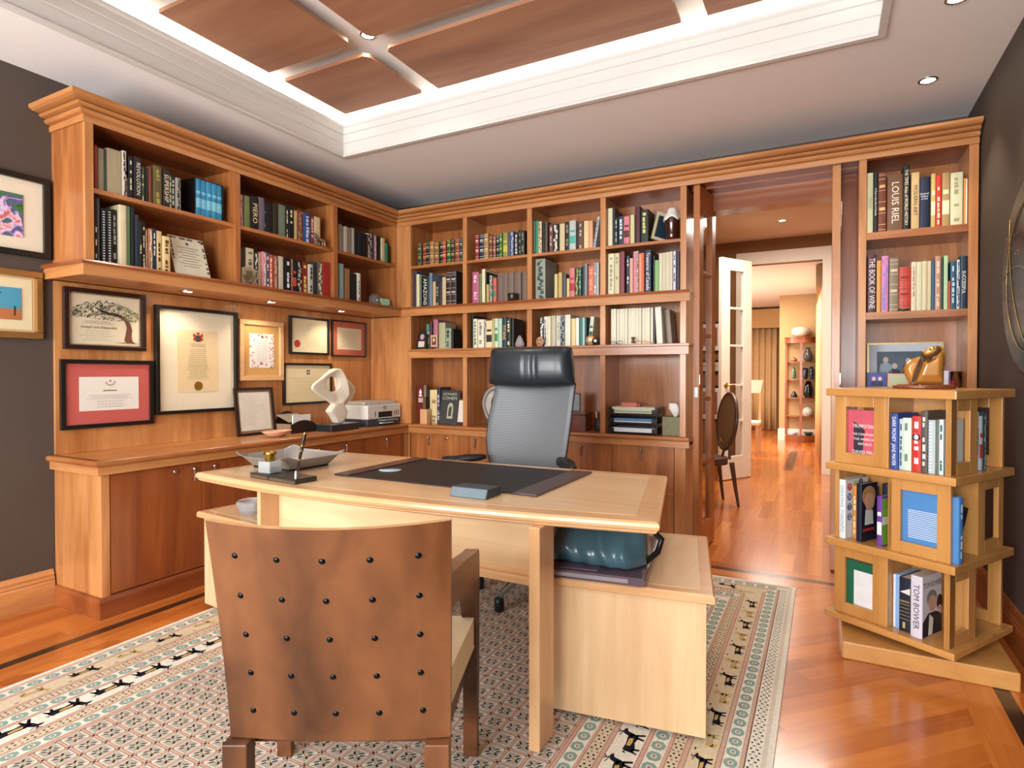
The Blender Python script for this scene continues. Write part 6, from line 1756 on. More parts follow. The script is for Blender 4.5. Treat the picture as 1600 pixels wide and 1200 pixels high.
# shell dish
for q_ in [q for q in COL.objects if q.name == 'card_holder']: q_.location.y -= .018
t = MB().lathe([(.0001, .0), (.05, 0), (.08, .012), (.115, .036), (.119, .042), (.11, .040), (.07, .016), (.0001, .010)], (0, 0, 0), 28, sc=(.62, 1)).build('shell_dish', mat('d8a888', .25, var=.25, vs=9, coat=.4), loc=(-3.43, 2.93, .8208))
tag(t, 'shallow pink shell dish on the left worktop in front of the leaning letter', 'dish')
# ================================================================ in the left upper shelves
t = thing('slipcase', 'black slipcase holding five blue volumes on the top left shelf', 'box', (-3.58, 2.43, 2.2505))
m = MB(); m.box(-3.735, -3.46, 2.338, 2.345, 2.2505, 2.487); m.box(-3.735, -3.46, 2.531, 2.537, 2.2505, 2.487); m.box(-3.735, -3.46, 2.345, 2.531, 2.2505, 2.2545); m.box(-3.735, -3.46, 2.345, 2.531, 2.483, 2.487); m.box(-3.735, -3.73, 2.345, 2.531, 2.2545, 2.483); m.build('case', BLACK, t)
for k in range(5):
    book(2.346 + k * .0369, 2.2548, .0362, .227, '2c86b4', '', 'q', '7cc0dc', '', 0, 'x', -3.462, .24, '%s of the five bright blue volumes in the black slipcase' % ('leftmost', 'second', 'middle', 'fourth', 'rightmost')[k], 'blue volumes in the slipcase')
for nm, y0, y1, za, zb, xb, xt, hexc, lab, kind in (('certificate_plaque', 2.225, 2.455, ZLG, 2.125, -3.47, -3.56, 'd8d2bc', 'unframed certificate with dark ornamental border leaning in the left bookcase', 0),):
    t = thing('certificate', lab, 'certificate', (xb, (y0 + y1) / 2, za))
    ang = math.atan2(xb - xt, zb - za); Mc = Matrix.Translation((xb, (y0 + y1) / 2, za + .004)) @ Matrix.Rotation(-ang, 4, 'Y')
    m = MB(); m.box(-.006, 0, -.115, .115, 0, .275, M=Mc); m.build('sheet', mat(hexc, .6), t)
    m = MB(); r = random.Random(2)
    for k in range(46):
        u = r.random(); side = k % 3; y, z = ((-.108 + .216 * u, .262) if side == 0 else (-.105, .10 + .16 * u) if side == 1 else (.105, .04 + .22 * u)); s = .006
        m.box(0.0002, .0008, y - s, y + s, z - s * .8, z + s * .8, M=Mc)
    m.build('ornament', mat('3c4438', .7), t)
    m = MB(); m.box(.0002, .0008, -.008, .008, .222, .238, M=Mc)
    for k in range(8): m.box(.0002, .0008, -.05 - .02 * (k % 2), .05 + .02 * (k % 2), .075 + k * .018, .078 + k * .018, M=Mc)
    m.build('document_print', mat('4a4840', .7), t)
t = thing('silver_figurine', 'small silver rearing horse figurine on the top shelf of the left bookcase', 'figurine', (-3.435, 3.34, 2.2505))
SV = mat('c8c8c8', .2, 1, var=0)
m = MB(); m.box(-3.45, -3.425, 3.275, 3.41, 2.2505, 2.256); m.build('base', SV, t)
m = MB(); yb = 3.34
m.tube([(-3.437, 3.385, 2.29), (-3.437, 3.34, 2.297), (-3.437, 3.305, 2.315)], .02, 10, rs=[.016, .018, .014]); m.tube([(-3.437, 3.305, 2.31), (-3.437, 3.29, 2.338)], .01, 8); m.tube([(-3.437, 3.293, 2.338), (-3.437, 3.268, 2.33)], .007, 8)
for y0, y1 in ((3.30, 3.285), (3.315, 3.31), (3.375, 3.37), (3.39, 3.40)): m.tube([(-3.437, y0, 2.29), (-3.437, y1, 2.256)], .0045, 6)
m.tube([(-3.437, 3.395, 2.295), (-3.437, 3.41, 2.275)], .004, 6); m.build('horse', SV, t)
t = thing('crest_plaque', 'cast silver crest plaque standing on the ledge of the left bookcase', 'plaque', (-3.43, 2.70, ZLG))
c_ = (2.70, ZLG)
m = MB(); m.prism([(2.645, ZLG), (2.755, ZLG), (2.755, ZLG + .115), (2.73, ZLG + .125), (2.67, ZLG + .125), (2.645, ZLG + .115)], -3.437, -3.425, 'x'); m.build('plate', mat('b8ac90', .3, .5, var=.2, vs=60), t, bev=.003)
m = MB(); m.prism([(2.675, ZLG + .06), (2.70, ZLG + .035), (2.725, ZLG + .06), (2.725, ZLG + .10), (2.675, ZLG + .10)], -3.425, -3.419, 'x')
m.tube([(-3.422, 2.655, ZLG + .07), (-3.42, 2.68, ZLG + .028), (-3.418, 2.70, ZLG + .02), (-3.42, 2.72, ZLG + .028), (-3.422, 2.745, ZLG + .07)], .006, 6); m.tube([(-3.42, 2.69, ZLG + .02), (-3.42, 2.685, ZLG + .004)], .004, 6); m.tube([(-3.42, 2.71, ZLG + .02), (-3.42, 2.715, ZLG + .004)], .004, 6)
m.build('crest', mat('8a8068', .3, .7, var=.1), t)
t = thing('glass_globe', 'clear glass globe on the ledge at the corner end of the left bookcase', 'globe', (-3.48, 4.06, ZLG))
MB().lathe([(.0001, .0)] + [(.052 * math.sin(math.pi * k / 14), .058 - .052 * math.cos(math.pi * k / 14)) for k in range(1, 14)] + [(.0001, .11)], (-3.50, 4.045, ZLG + .004), 24).build('sphere', mat('c8ccc8', .05, trans=.85, var=0), t)
MB().lathe([(.03, 0), (.026, .012), (.0001, .010)], (-3.50, 4.045, ZLG), 20).build('stand', BLACK, t)
o = MB().box(-.003, 0, -.06, .06, 0, .075).build('greeting_card', mat('a8dcb4', .6), loc=(-3.44, 4.125, ZLG)); o.rotation_euler = (0, R(-8), 0); tag(o, 'small pale green card standing in front of the glass globe', 'card')
o = MB().lathe([(.0001, 0), (.035, .002), (.05, .014), (.038, .028), (.012, .04), (.0001, .042)], (0, 0, 0), 9, sc=(.7, 1.05), smooth=False).build('stone', mat('5a6068', .5, var=.2), loc=(-3.47, 4.178, ZLG)); tag(o, 'dark grey pointed stone at the corner end of the ledge', 'stone')
# thin white book leaning in bay three handled as a card file
book(3.772, ZLG, .02, .225, 'd4d8cc', '', 'm', '8a9a8a', '', 0, 'x', -3.46, .17, 'white book with grey print leaning at the end, lower shelf of left bookcase bay three', 'books on the lower shelf of left bookcase bay three') if False else None
# ================================================================ in the back shelves
t = thing('urn', 'dark brown glazed urn draped with a white cloth on the top shelf, back bookcase', 'urn', (-.977, 4.34, 2.2232))
MB().lathe([(.036, 0), (.04, .004), (.042, .05), (.05, .12), (.058, .16), (.056, .175), (.04, .18), (.0001, .181)], (-.977, 4.34, 2.2232), 24).build('body', mat('3c1810', .12, var=.05, coat=.6), t)
nn = 40; vs = []; fs = []
for i in range(7):
    for k in range(nn):
        a = 2 * math.pi * k / nn; r_ = [.016, .027, .034, .040, .054, .064, .068][i]; dz = [.243, .238, .226, .208, .188, .172, .156][i]
        rr = r_ * (1 + .06 * math.sin(5 * a) * (i / 6)); vs.append((-.977 + rr * math.cos(a) * (1 if i < 4 else .95), 4.34 + rr * math.sin(a), 2.2232 + dz + .012 * math.sin(4 * a + 1) * max(0, i - 3) / 3))
fs = [(i * nn + k, i * nn + (k + 1) % nn, (i + 1) * nn + (k + 1) % nn, (i + 1) * nn + k) for i in range(6) for k in range(nn)] + [tuple(range(nn))]
m = MB(); m.add(vs, fs, 0, True); o = m.build('cloth', mat('e4e4dc', .8), t); md = o.modifiers.new('s', 'SOLIDIFY'); md.thickness = .002
t = thing('framed_photo', 'tilted cream photo frame beside the brown urn, top shelf', 'photo frame', (-1.09, 4.32, 2.2232))
Mq = Matrix.Translation((-1.13, 4.315, 2.2272)) @ Matrix.Rotation(R(38), 4, 'Z') @ Matrix.Rotation(R(14), 4, 'Y')
m = MB(); m.box(0.0, .13, -.0, .014, .034, .24, M=Mq); m.build('frame', mat('c8bc98', .5), t); m = MB(); m.box(.018, .112, -.0012, -.0002, .055, .215, M=Mq); m.build('photo', mat('22303c', .3), t)
bk2 = book(-1.552, 2.2235, .018, .235, 'b8c4cc', '', 'm', '3c5a7c', '', 0, 'y', 4.285, .15, 'pale blue book leaning right against the divider, top shelf of back bookcase bay three', 'books on the top shelf of back bookcase bay three'); bk2.rotation_euler = (0, R(9), 0); bk2.location.z += .0015; bk2.location.x = -1.553
t = MB().lathe([(.036, 0), (.042, .004), (.04, .03), (.046, .052), (.042, .058), (.036, .056), (.03, .02), (.0001, .018)], (0, 0, 0), 24).build('small_bowl', mat('2a1c18', .35, var=.1, coat=.3), loc=(-2.225, 4.232, ZLG - .0012)); tag(t, 'small dark brown wooden bowl in front of the taupe volumes', 'bowl')
# row three
t = thing('framed_photo', 'dark frame with a small portrait and name card, left end of shelf three', 'photo frame', (-3.17, 4.27, ZL2I))
m = MB(); Mq = Matrix.Translation((-3.165, 4.27, ZL2I + .003)) @ Matrix.Rotation(R(-10), 4, 'X'); m.prism([(-.058, 0), (.055, 0), (.05, .13), (.02, .165), (-.03, .165), (-.05, .13)], 0, .012, 'y', M=Mq); m.build('frame', mat('241a18', .4), t)
m = MB(); m.box(-.035, .03, -.001, -.0002, .018, .07, M=Mq); m.build('name_card', mat('d8ccb8', .6), t)
m = MB(); m.prism([(p[0], p[1]) for p in circ(0, .11, .022, 1.2)], -.0012, -.0002, 'y', M=Mq); m.build('portrait', mat('b89aa8', .5), t)
o = book(-3.15, ZL2I, .07, .225, '3c9088', '', 'q', 'c8d8d0', '', 0, 'y', 4.33, .14, 'teal book behind the small portrait frame, shelf three of back bookcase bay one', 'books on the shelf three of back bookcase bay one')
t = thing('framed_photo', 'small pale frame with a portrait next to the pink book, shelf three', 'photo frame', (-3.02, 4.262, ZL2I))
m = MB(); m.box(-3.055, -2.985, 4.262, 4.272, ZL2I + .018, ZL2I + .122); m.build('frame', mat('c8a088', .5), t); m = MB(); m.box(-3.042, -2.998, 4.2608, 4.2618, ZL2I + .035, ZL2I + .105); m.build('photo', mat('6a4038', .4), t)
m = MB(); m.prism([(p[0], p[1]) for p in circ(-3.02, ZL2I + .078, .012, 1.3)], 4.2598, 4.2606, 'y'); m.build('portrait_face', mat('d8b090', .5), t); m = MB(); m.tube([(-3.045, 4.262, ZL2I + .018), (-3.02, 4.255, ZL2I + .004), (-2.995, 4.262, ZL2I + .018)], .003, 6); m.tube([(-3.02, 4.255, ZL2I + .004), (-3.02, 4.276, ZL2I + .003)], .003, 6); m.build('easel', BLACK, t)
o = MB().lathe([(.0001, 0), (.03, .003), (.042, .02), (.03, .05), (.02, .075), (.008, .09), (.0001, .092)], (0, 0, 0), 8, sc=(1.05, .6), smooth=False).build('crystal_figurine', mat('b8b0b4', .1, trans=.4, var=0), loc=(-2.172, 4.25, ZL2I)); tag(o, 'faceted crystal figurine beside the TITANS book, shelf three', 'figurine')
t = thing('carved_mask', 'small carved reddish mask left of the white books, shelf three', 'mask', (-1.99, 4.245, ZL2I))
MB().lathe([(.0001, 0), (.022, .003), (.034, .025), (.036, .045), (.026, .065), (.008, .078), (.0001, .08)], (-1.99, 4.25, ZL2I), 18, sc=(1, .45)).build('face', mat('b08468', .5, var=.25, vs=60), t)
m = MB(); 
for x in (-2.003, -1.977): m.lathe([(.0001, -.001), (.006, 0)], (x, 4.2345, ZL2I + .05), 10, axis='y')
m.prism([(-2.0, ZL2I + .02), (-1.98, ZL2I + .02), (-1.983, ZL2I + .026), (-1.997, ZL2I + .026)], 4.234, 4.24, 'y'); m.build('features', mat('3c2018', .5), t)
for x, r_, h1, h2, lab, hy in ((-1.567, .038, 'c08850', 'e8e0d0', 'round tan wooden disc with a white centre, shelf three of back bookcase', 4.25), (-1.522, .028, '1c1a18', 'e0dcd0', 'small dark round stone with a white centre, shelf three of back bookcase', 4.235)):
    t = thing('carved_disc', lab, 'ornament', (x, hy, ZL2I)); MB().lathe([(.0001, -.008), (r_ * .9, -.008), (r_, 0), (r_ * .9, .012), (.0001, .012)], (x, hy, ZL2I + r_ + .0005), 24, axis='y').build('disc', mat(h1, .5, var=.1), t); MB().lathe([(.0001, -.0095), (r_ * .4, -.0083)], (x, hy, ZL2I + r_ * 1.15), 16, axis='y').build('centre', mat(h2, .5), t)
bk3 = book(-1.597, ZL2I, .03, .218, 'ccccb0', '', 'q', '2c5a4c', '', 0, 'y', 4.275, .16, 'cream and green book leaning against the divider, shelf three of back bookcase bay three', 'books on the shelf three of back bookcase bay three'); bk3.rotation_euler = (0, R(6), 0); bk3.location.z += .002; bk3.location.x = -1.585
bk4 = book(-1.085, ZL2I, .045, .265, 'dcdcd0', '', 'p', '', '', 0, 'y', 4.28, .16, 'white volume leaning left beside the row of slim journals', 'books on the shelf three of back bookcase bay four'); bk4.rotation_euler = (0, R(-3), 0); bk4.location.z += .0015; bk4.location.x = -1.05
bk5 = book(-1.03, ZL2I, .04, .25, '8c7c6c', '', 'p', '', '', 0, 'y', 4.35, .14, 'grey-brown volume leaning behind the white volume, shelf three, right end', 'books on the shelf three of back bookcase bay four'); bk5.rotation_euler = (0, R(-5), 0); bk5.location.z += .002; bk5.location.x = -.997
t = thing('gavel', 'small wooden gavel lying in front of the slim journals', 'gavel', (-1.17, 4.238, ZL2I))
MB().lathe([(.0001, -.022), (.012, -.022), (.014, -.015), (.010, -.01), (.011, .01), (.014, .015), (.012, .022), (.0001, .022)], (-1.235, 4.24, ZL2I + .03), 14).build('head', WAL['z'], t); MB().tube([(-1.225, 4.24, ZL2I + .03), (-1.15, 4.238, ZL2I + .018), (-1.08, 4.236, ZL2I + .006)], .0045, 8).build('handle', MPE['x'], t)
t = thing('spectacles', 'folded dark spectacles lying at the left of the gavel', 'spectacles', (-1.36, 4.24, ZL2I))
m = MB()
for x in (-1.385, -1.335): m.tube([(x + .022 * math.cos(k * .524), 4.235, ZL2I + .0145 + .013 * math.sin(k * .524)) for k in range(12)], .0016, 5, closed=True)
m.tube([(-1.363, 4.235, ZL2I + .016), (-1.357, 4.235, ZL2I + .016)], .0016, 5); m.tube([(-1.408, 4.236, ZL2I + .02), (-1.34, 4.252, ZL2I + .004)], .0016, 5); m.build('frame', BLACK, t)
m = MB()
for x in (-1.385, -1.335): m.prism(circ(x, ZL2I + .0145, .0205, .62), 4.2345, 4.2355, 'y')
m.build('lenses', PANE, t)
# worktop level, back wall
ZWt = ZW + .0005
t = thing('book', 'red hardback with a white tree emblem, left end of the back worktop', 'book', (-3.225, 4.33, ZWt))
MB().box(-3.252, -3.182, 4.33, 4.335, ZWt, 1.165).build('cover', mat('6a1c18', .4), t); MB().box(-3.252, -3.182, 4.3352, 4.37, ZWt, 1.163).build('pages', PAGES, t)
m = MB(); m.prism([(-3.235, 1.06), (-3.20, 1.06), (-3.20, 1.075), (-3.212, 1.075), (-3.2, 1.10), (-3.217, 1.13), (-3.234, 1.10), (-3.223, 1.075), (-3.235, 1.075)], 4.3290, 4.3298, 'y')
for k in range(3): m.box(-3.24, -3.192, 4.329, 4.3298, 1.01 + k * .014, 1.018 + k * .014)
m.build('tree_emblem', mat('e8dcd8', .5), t)
for x0, w_, h, hx, st, tc, lab, pv in ((-3.176, .024, .30, '2c201c', 'p', '', 'dark narrow book beside the red hardback on the back worktop', 4.36), (-3.135, .09, .30, 'd8c490', 'm', '9a8050', 'wide cream volume behind the wooden pencil box', 4.36), (-3.042, .034, .325, '2c2a3c', 'm', 'b8b8c8', 'dark purple book left of the face-out black book', 4.33)):
    book(x0, ZWt, w_, h, hx, '', st, tc, '', 0, 'y', pv, .17, lab, 'books on the back worktop')
t = thing('pencil_box', 'small light wood box holding a dark stick on the back worktop', 'box', (-3.14, 4.30, ZWt))
m = MB(); m.box(-3.18, -3.108, 4.275, 4.281, ZWt, .95); m.box(-3.18, -3.108, 4.329, 4.335, ZWt, .95); m.box(-3.18, -3.174, 4.281, 4.329, ZWt, .95); m.box(-3.114, -3.108, 4.281, 4.329, ZWt, .95); m.box(-3.174, -3.114, 4.281, 4.329, ZWt, ZWt + .006); m.build('box', MPE['z'], t)
MB().box(-3.165, -3.14, 4.295, 4.31, ZWt + .007, 1.06).build('stick', mat('6a4a38', .5), t)
t = thing('book', 'black book titled OF THE COHEN, face-out with a pale archway on the cover', 'book', (-2.915, 4.33, ZWt))
t['label'] = 'black face-out book with white lettering and pale archway on the back worktop'
Mq = Matrix.Translation((-2.915, 4.325, ZWt + .002)) @ Matrix.Rotation(R(-7), 4, 'X') @ Matrix.Rotation(R(8), 4, 'Z')
m = MB(); m.box(-.083, .083, 0, .003, 0, .30, M=Mq); m.box(-.083, .083, .037, .04, 0, .30, M=Mq); m.box(-.083, -.08, .003, .037, 0, .30, M=Mq); m.build('cover', mat('22211e', .35), t)
m = MB(); m.box(-.0798, .08, .0032, .0368, .002, .298, M=Mq); m.build('pages', PAGES, t)
for s, zz, sz in (('LEONARD', .265, .030), ('COHEN', .228, .040)): text('cover_title', s, sz, Mq @ basis((0, -.0012, zz), (1, 0, 0), (0, 0, 1)), mat('b8b4a0', .5, var=0), t, local=False, width=.145)
m = MB(); m.prism([(-.02, .05), (.035, .05), (.04, .15), (.03, .185), (.005, .19), (-.015, .16)], -.0009, -.0002, 'y', M=Mq); m.build('cover_arch', mat('a8a48c', .6, var=.3, vs=30), t)
m = MB(); m.prism([(-.008, .07), (.022, .07), (.024, .14), (.012, .165), (-.004, .14)], -.0014, -.0009, 'y', M=Mq); m.build('cover_arch', mat('3c382c', .6, var=.2, vs=30), t)
t = thing('framed_photo', 'small brown frame with a blank white card, left of the agate on the back worktop', 'photo frame', (-2.79, 4.32, ZWt))
Mq = Matrix.Translation((-2.777, 4.315, ZWt + .002)) @ Matrix.Rotation(R(-10), 4, 'X') @ Matrix.Rotation(R(-6), 4, 'Z')
m = MB(); m.box(-.055, .055, 0, .012, 0, .235, M=Mq); m.build('frame', mat('4a2c28', .4), t); m = MB(); m.box(-.04, .042, -.001, -.0002, .025, .215, M=Mq); m.build('card', mat('dcd8cc', .6), t)
# agate slice behind the office chair
t = thing('agate_slice', 'large grey agate slice with dark hollow behind the office chair headrest', 'stone', (-2.48, 4.42, ZWt))
def aga(rx, rz, n=36, sd=1):
    r = random.Random(sd); ph = [r.uniform(0, 6) for _ in range(3)]
    return [(-2.47 + rx * math.cos(2 * math.pi * k / n) * (1 + .03 * math.sin(3 * 2 * math.pi * k / n + ph[0]) + .02 * math.sin(7 * 2 * math.pi * k / n + ph[1])), ZWt + .180 + rz * math.sin(2 * math.pi * k / n) * (1 + .02 * math.sin(5 * 2 * math.pi * k / n + ph[2]))) for k in range(n)]
for rx, rz, hx, nm, y0 in ((.150, .168, '4a3a34', 'rind', 4.40), (.140, .158, '9a9088', 'outer_band', 4.3985), (.122, .138, '6c6864', 'middle_band', 4.397), (.105, .120, 'b0a8a0', 'inner_band', 4.3955), (.05, .085, '151414', 'hollow', 4.394)):
    m = MB(); m.prism(aga(rx, rz), y0, 4.42 if nm == 'rind' else y0 + .0012, 'y'); m.build(nm, mat(hx, .2, var=.15, vs=20, coat=.5), t)
t = thing('wooden_box', 'reddish burl wooden box on the back worktop right of the office chair', 'box', (-1.68, 4.36, ZWt))
MB().box(-1.80, -1.62, 4.29, 4.44, ZWt, .945).build('box', wood('burl', '3c140c', '7c3018', freq=20, stretch=1, rough=.2, coat=.5), t, bev=.003); MB().box(-1.803, -1.617, 4.287, 4.443, .947, .967).build('lid', wood('burl_lid', '3c140c', '7c3018', freq=20, stretch=1, rough=.2, coat=.5), t, bev=.003)
t = thing('framed_photo', 'dark photo frame standing on the burl box beside the office chair', 'photo frame', (-1.72, 4.36, .9675))
MB().box(-1.79, -1.69, 4.355, 4.367, .9678, 1.115).build('frame', BLACK, t); MB().box(-1.782, -1.698, 4.3542, 4.3548, .977, 1.106).build('photo', mat('7c8488', .4, var=.2, vs=30), t)
t = thing('pen_cup', 'dark round pen cup at the divider on the back worktop', 'cup', (-1.525, 4.36, ZWt))
MB().lathe([(.034, 0), (.036, .002), (.036, .105), (.032, .105), (.031, .008), (.0001, .008)], (-1.535, 4.36, ZWt), 20).build('cup', mat('1c2430', .4), t)
for k, (dx, dy, hx) in enumerate(((-.02, .005, 'd8d4cc'), (.0, -.01, '2c3038'), (.014, .01, 'b8bcc0'), (-.005, .018, '20242c'))):
    o = MB().tube([(-1.535 + dx * .6, 4.36 + dy * .6, ZWt + .01), (-1.535 + dx * 1.5, 4.36 + dy * 1.5, ZWt + .155 - .008 * k)], .0042, 8).build('pen', mat(hx, .4)); tag(o, '%s pen in the dark round pen cup' % ('white', 'black', 'silver', 'short dark')[k], 'pen', 'pens in the cup')
# paper trays
t = thing('paper_tray', 'black three-tier wire letter tray on the right of the back worktop', 'paper tray', (-1.24, 4.38, ZWt))
for k, z in enumerate((.828, .90, .968)):
    m = MB(); x0, x1, y0, y1 = -1.42, -1.075, 4.275, 4.50
    m.box(x0, x1, y0, y1, z, z + .003)
    for a in ((x0 - .008, x0 + .0, y0, y1), (x1, x1 + .008, y0, y1)): m.box(*a, z, z + .045)
    m.box(x0, x1, y1 - .004, y1, z, z + .045); m.box(x0, x0 + .03, y0 - .003, y0, z, z + .035); m.box(x1 - .03, x1, y0 - .003, y0, z, z + .035)
    m.tube([(x0, y0 - .004, z + .004), (x1, y0 - .004, z + .004)], .003, 6); m.build('tier', BLACK, t)
m = MB()
for x in (-1.425, -1.07):
    for y in (4.29, 4.48): m.tube([(x, y, ZWt), (x, y, 1.01)], .004, 6)
m.build('post', BLACK, t)
for z0, z1, hx, lab in ((.8315, .864, 'dce0e4', 'thick white paper stack in the bottom tier of the letter tray'), (.9035, .915, 'c8ccd0', 'white papers in the middle tier of the letter tray'), (.9155, .935, '5c80a8', 'blue folder in the middle tier of the letter tray'), (.9715, .982, 'd8d8d4', 'white papers in the top tier of the letter tray'), (.9825, .990, '78a858', 'green folder in the top tier of the letter tray'), (.9905, 1.02, 'ccc8b8', 'cream pad on top of the green folder in the letter tray')):
    o = MB().box(-1.41, -1.085, 4.285, 4.48, z0, z1).build('papers', mat(hx, .7)); tag(o, lab, 'papers')
t = thing('pink_case', 'pink oblong case lying on top of the letter tray papers', 'case', (-1.27, 4.34, 1.0205)); MB().box(-1.345, -1.225, 4.31, 4.36, 1.0205, 1.052).build('body', mat('c8705c', .5), t, bev=.005); MB().box(-1.2248, -1.2, 4.318, 4.352, 1.0205, 1.045).build('cap', mat('9a4c3c', .5), t, bev=.003)
t = thing('tissue_box', 'olive tissue box with a tissue sticking out beside the letter tray', 'tissue box', (-.97, 4.36, ZWt))
MB().box(-1.035, -.905, 4.30, 4.43, ZWt, .955).build('box', mat('7c7a58', .6, var=.15, vs=30), t, bev=.002)
m = MB(); vs = []; nn = 12
for i in range(6):
    for k in range(nn):
        a = 2 * math.pi * k / nn; r_ = (.012 + .028 * math.sin(i / 5 * 2.3)) * (1 + .2 * math.sin(3 * a + i)); vs.append((-.955 + r_ * math.cos(a) * .9 - .012 * i / 5, 4.36 + r_ * .5 * math.sin(a), .955 + .095 * i / 5))
m.add(vs, [(i * nn + k, i * nn + (k + 1) % nn, (i + 1) * nn + (k + 1) % nn, (i + 1) * nn + k) for i in range(5) for k in range(nn)] + [tuple(range(5 * nn, 6 * nn))], 0, True); m.build('tissue', mat('eceae6', .8), t)
# ================================================================ right bookcase, level with the revolving bookcase top
t = thing('framed_photo', 'large silver framed photo of three people in the right bookcase', 'photo frame', (.45, 4.45, 1.18))
Mq = Matrix.Translation((.45, 4.44, 1.182)) @ Matrix.Rotation(R(-6), 4, 'X')
f = MB(); a, h = .203, .285
for q in ((-a, a, 0, .012), (-a, a, h - .012, h)): f.box(q[0], q[1], 0, .014, q[2], q[3], M=Mq)
for q in ((-a, -a + .012), (a - .012, a)): f.box(q[0], q[1], 0, .014, .012, h - .012, M=Mq)
f.build('frame', mat('d0b880', .3, .5), t)
m = MB(); m.box(-a + .012, a - .012, .006, .01, .012, h - .012, M=Mq); m.build('mount', mat('c0c8d0', .6), t)
m = MB(); m.box(-.148, .148, .004, .0058, .04, .228, M=Mq); m.build('photo', mat('46545f', .5, var=.2, vs=12), t)
for cx_, cz_, s in ((-.10, .175, 1), (-.052, .135, 1), (.02, .17, .9)):
    m = MB(); m.prism([(cx_ - .04 * s, .042), (cx_ + .045 * s, .042), (cx_ + .03 * s, cz_ - .03), (cx_, cz_ - .012), (cx_ - .03 * s, cz_ - .03)], .0028, .0038, 'y', M=Mq); m.build('photo_figure', mat('8894a0' if cx_ < -.08 else '28303c', .6), t)
    m = MB(); m.prism(circ(cx_, cz_, .015 * s, 1.25), .0020, .0028, 'y', M=Mq); m.build('photo_face', mat('b8a49c', .6), t)
t = thing('framed_photo', 'small blue framed photo of two people left of the bronze bust', 'photo frame', (.29, 4.30, 1.18))
MB().box(.238, .342, 4.30, 4.312, 1.1805, 1.275).build('frame', mat('34407c', .4, var=.3, vs=60), t); MB().box(.25, .332, 4.2988, 4.2998, 1.19, 1.262).build('photo', mat('4a4a9c', .5), t)
m = MB()
for x in (.275, .308): m.prism(circ(x, 1.236, .0105, 1.25), 4.2975, 4.2985, 'y')
m.build('photo_face', mat('d8b8b0', .5), t)
m = MB()
for x in (.275, .308): m.prism([(x - .018, 1.191), (x + .018, 1.191), (x + .012, 1.222), (x - .012, 1.222)], 4.2975, 4.2985, 'y')
m.build('photo_figure', mat('282c40', .5), t)
t = thing('framed_photo', 'small cream and orange framed card half behind the bronze bust', 'photo frame', (.40, 4.29, 1.18))
MB().box(.347, .452, 4.285, 4.297, 1.1805, 1.268).build('frame', mat('d8a888', .5), t); MB().box(.358, .441, 4.2838, 4.2848, 1.19, 1.255).build('card', mat('b8c0a0', .6), t)
t = thing('picture_card', 'white and purple card standing right of the bronze bust', 'card', (.645, 4.32, 1.18)); MB().box(.63, .665, 4.32, 4.325, 1.1805, 1.285).build('card', mat('d8d4dc', .5), t); MB().box(.656, .6645, 4.3185, 4.3195, 1.182, 1.283).build('stripe', mat('6c3c84', .5), t)
o = MB().lathe([(.017, 0), (.018, .045), (.016, .045), (.015, .004), (.0001, .004)], (0, 0, 0), 16).build('red_glass', mat('a0202c', .1, trans=.4, var=0), loc=(.675, 4.29, 1.1805)); tag(o, 'small red glass in the right bookcase beside the clear tumbler', 'glass')
o = MB().lathe([(.028, 0), (.032, .10), (.030, .10), (.026, .006), (.0001, .006)], (0, 0, 0), 20).build('tumbler', GLASS, loc=(.698, 4.37, 1.181)); tag(o, 'clear glass tumbler at the right end of the right bookcase shelf', 'glass')
o = MB().lathe([(.0001, 0), (.03, .004), (.034, .010), (.02, .016), (.0001, .018)], (0, 0, 0), 14, sc=(1, .5)).build('green_dish', mat('34402c', .4, coat=.3), loc=(.425, 4.26, 1.6455)); tag(o, 'small flat dark green ornament in front of the red book', 'ornament')
# bronze/wood bust on the revolving bookcase
t = thing('bust_sculpture', 'golden wood bust of a cloaked head tilted back on the revolving bookcase', 'sculpture', (.41, 3.29, 1.2005))
MB().lathe([(.0001, 0), (.118, 0), (.122, .004), (.12, .014), (.112, .018), (.0001, .018)], (.405, 3.28, 1.2005), 40, sc=(1, .75)).build('plinth', CHD['x'], t)
LOBE = [(0.327, 1.287), (0.335, 1.314), (0.354, 1.335), (0.376, 1.344), (0.393, 1.349), (0.396, 1.336), (0.384, 1.304), (0.371, 1.274), (0.359, 1.217), (0.35, 1.222), (0.333, 1.261)]
MAIN = [(0.366, 1.218), (0.376, 1.261), (0.39, 1.3), (0.397, 1.333), (0.408, 1.313), (0.427, 1.327), (0.458, 1.348), (0.466, 1.373), (0.472, 1.379), (0.481, 1.357), (0.481, 1.219)]
def slabfrom(me, P, yc, t0, t1):
    """rounded slab: the outline swells from thin rim to thicker middle"""
    n = len(P); cx_ = sum(p[0] for p in P) / n; cz_ = sum(p[1] for p in P) / n; rings = []
    for y, k in ((yc - t0, .55), (yc - t0 * .7, .85), (yc - t0 * .2, 1.0), (yc + t1 * .3, 1.0), (yc + t1 * .8, .85), (yc + t1, .5)):
        rings.append([(cx_ + (p[0] - cx_) * k, y, max(1.2188, cz_ + (p[1] - cz_) * k)) for p in P])
    vs = [q for r in rings for q in r]
    fs = [(i * n + j, i * n + (j + 1) % n, (i + 1) * n + (j + 1) % n, (i + 1) * n + j) for i in range(5) for j in range(n)] + [tuple(range(n))[::-1], tuple(range(5 * n, 6 * n))]
    me.add(vs, fs)
GOLDW = mat('b87c34', .3, .1, var=.2, vs=9, coat=.5)
blob('cloak', [lambda me: slabfrom(me, LOBE, 3.275, .035, .04)], GOLDW, t, .004, 5)
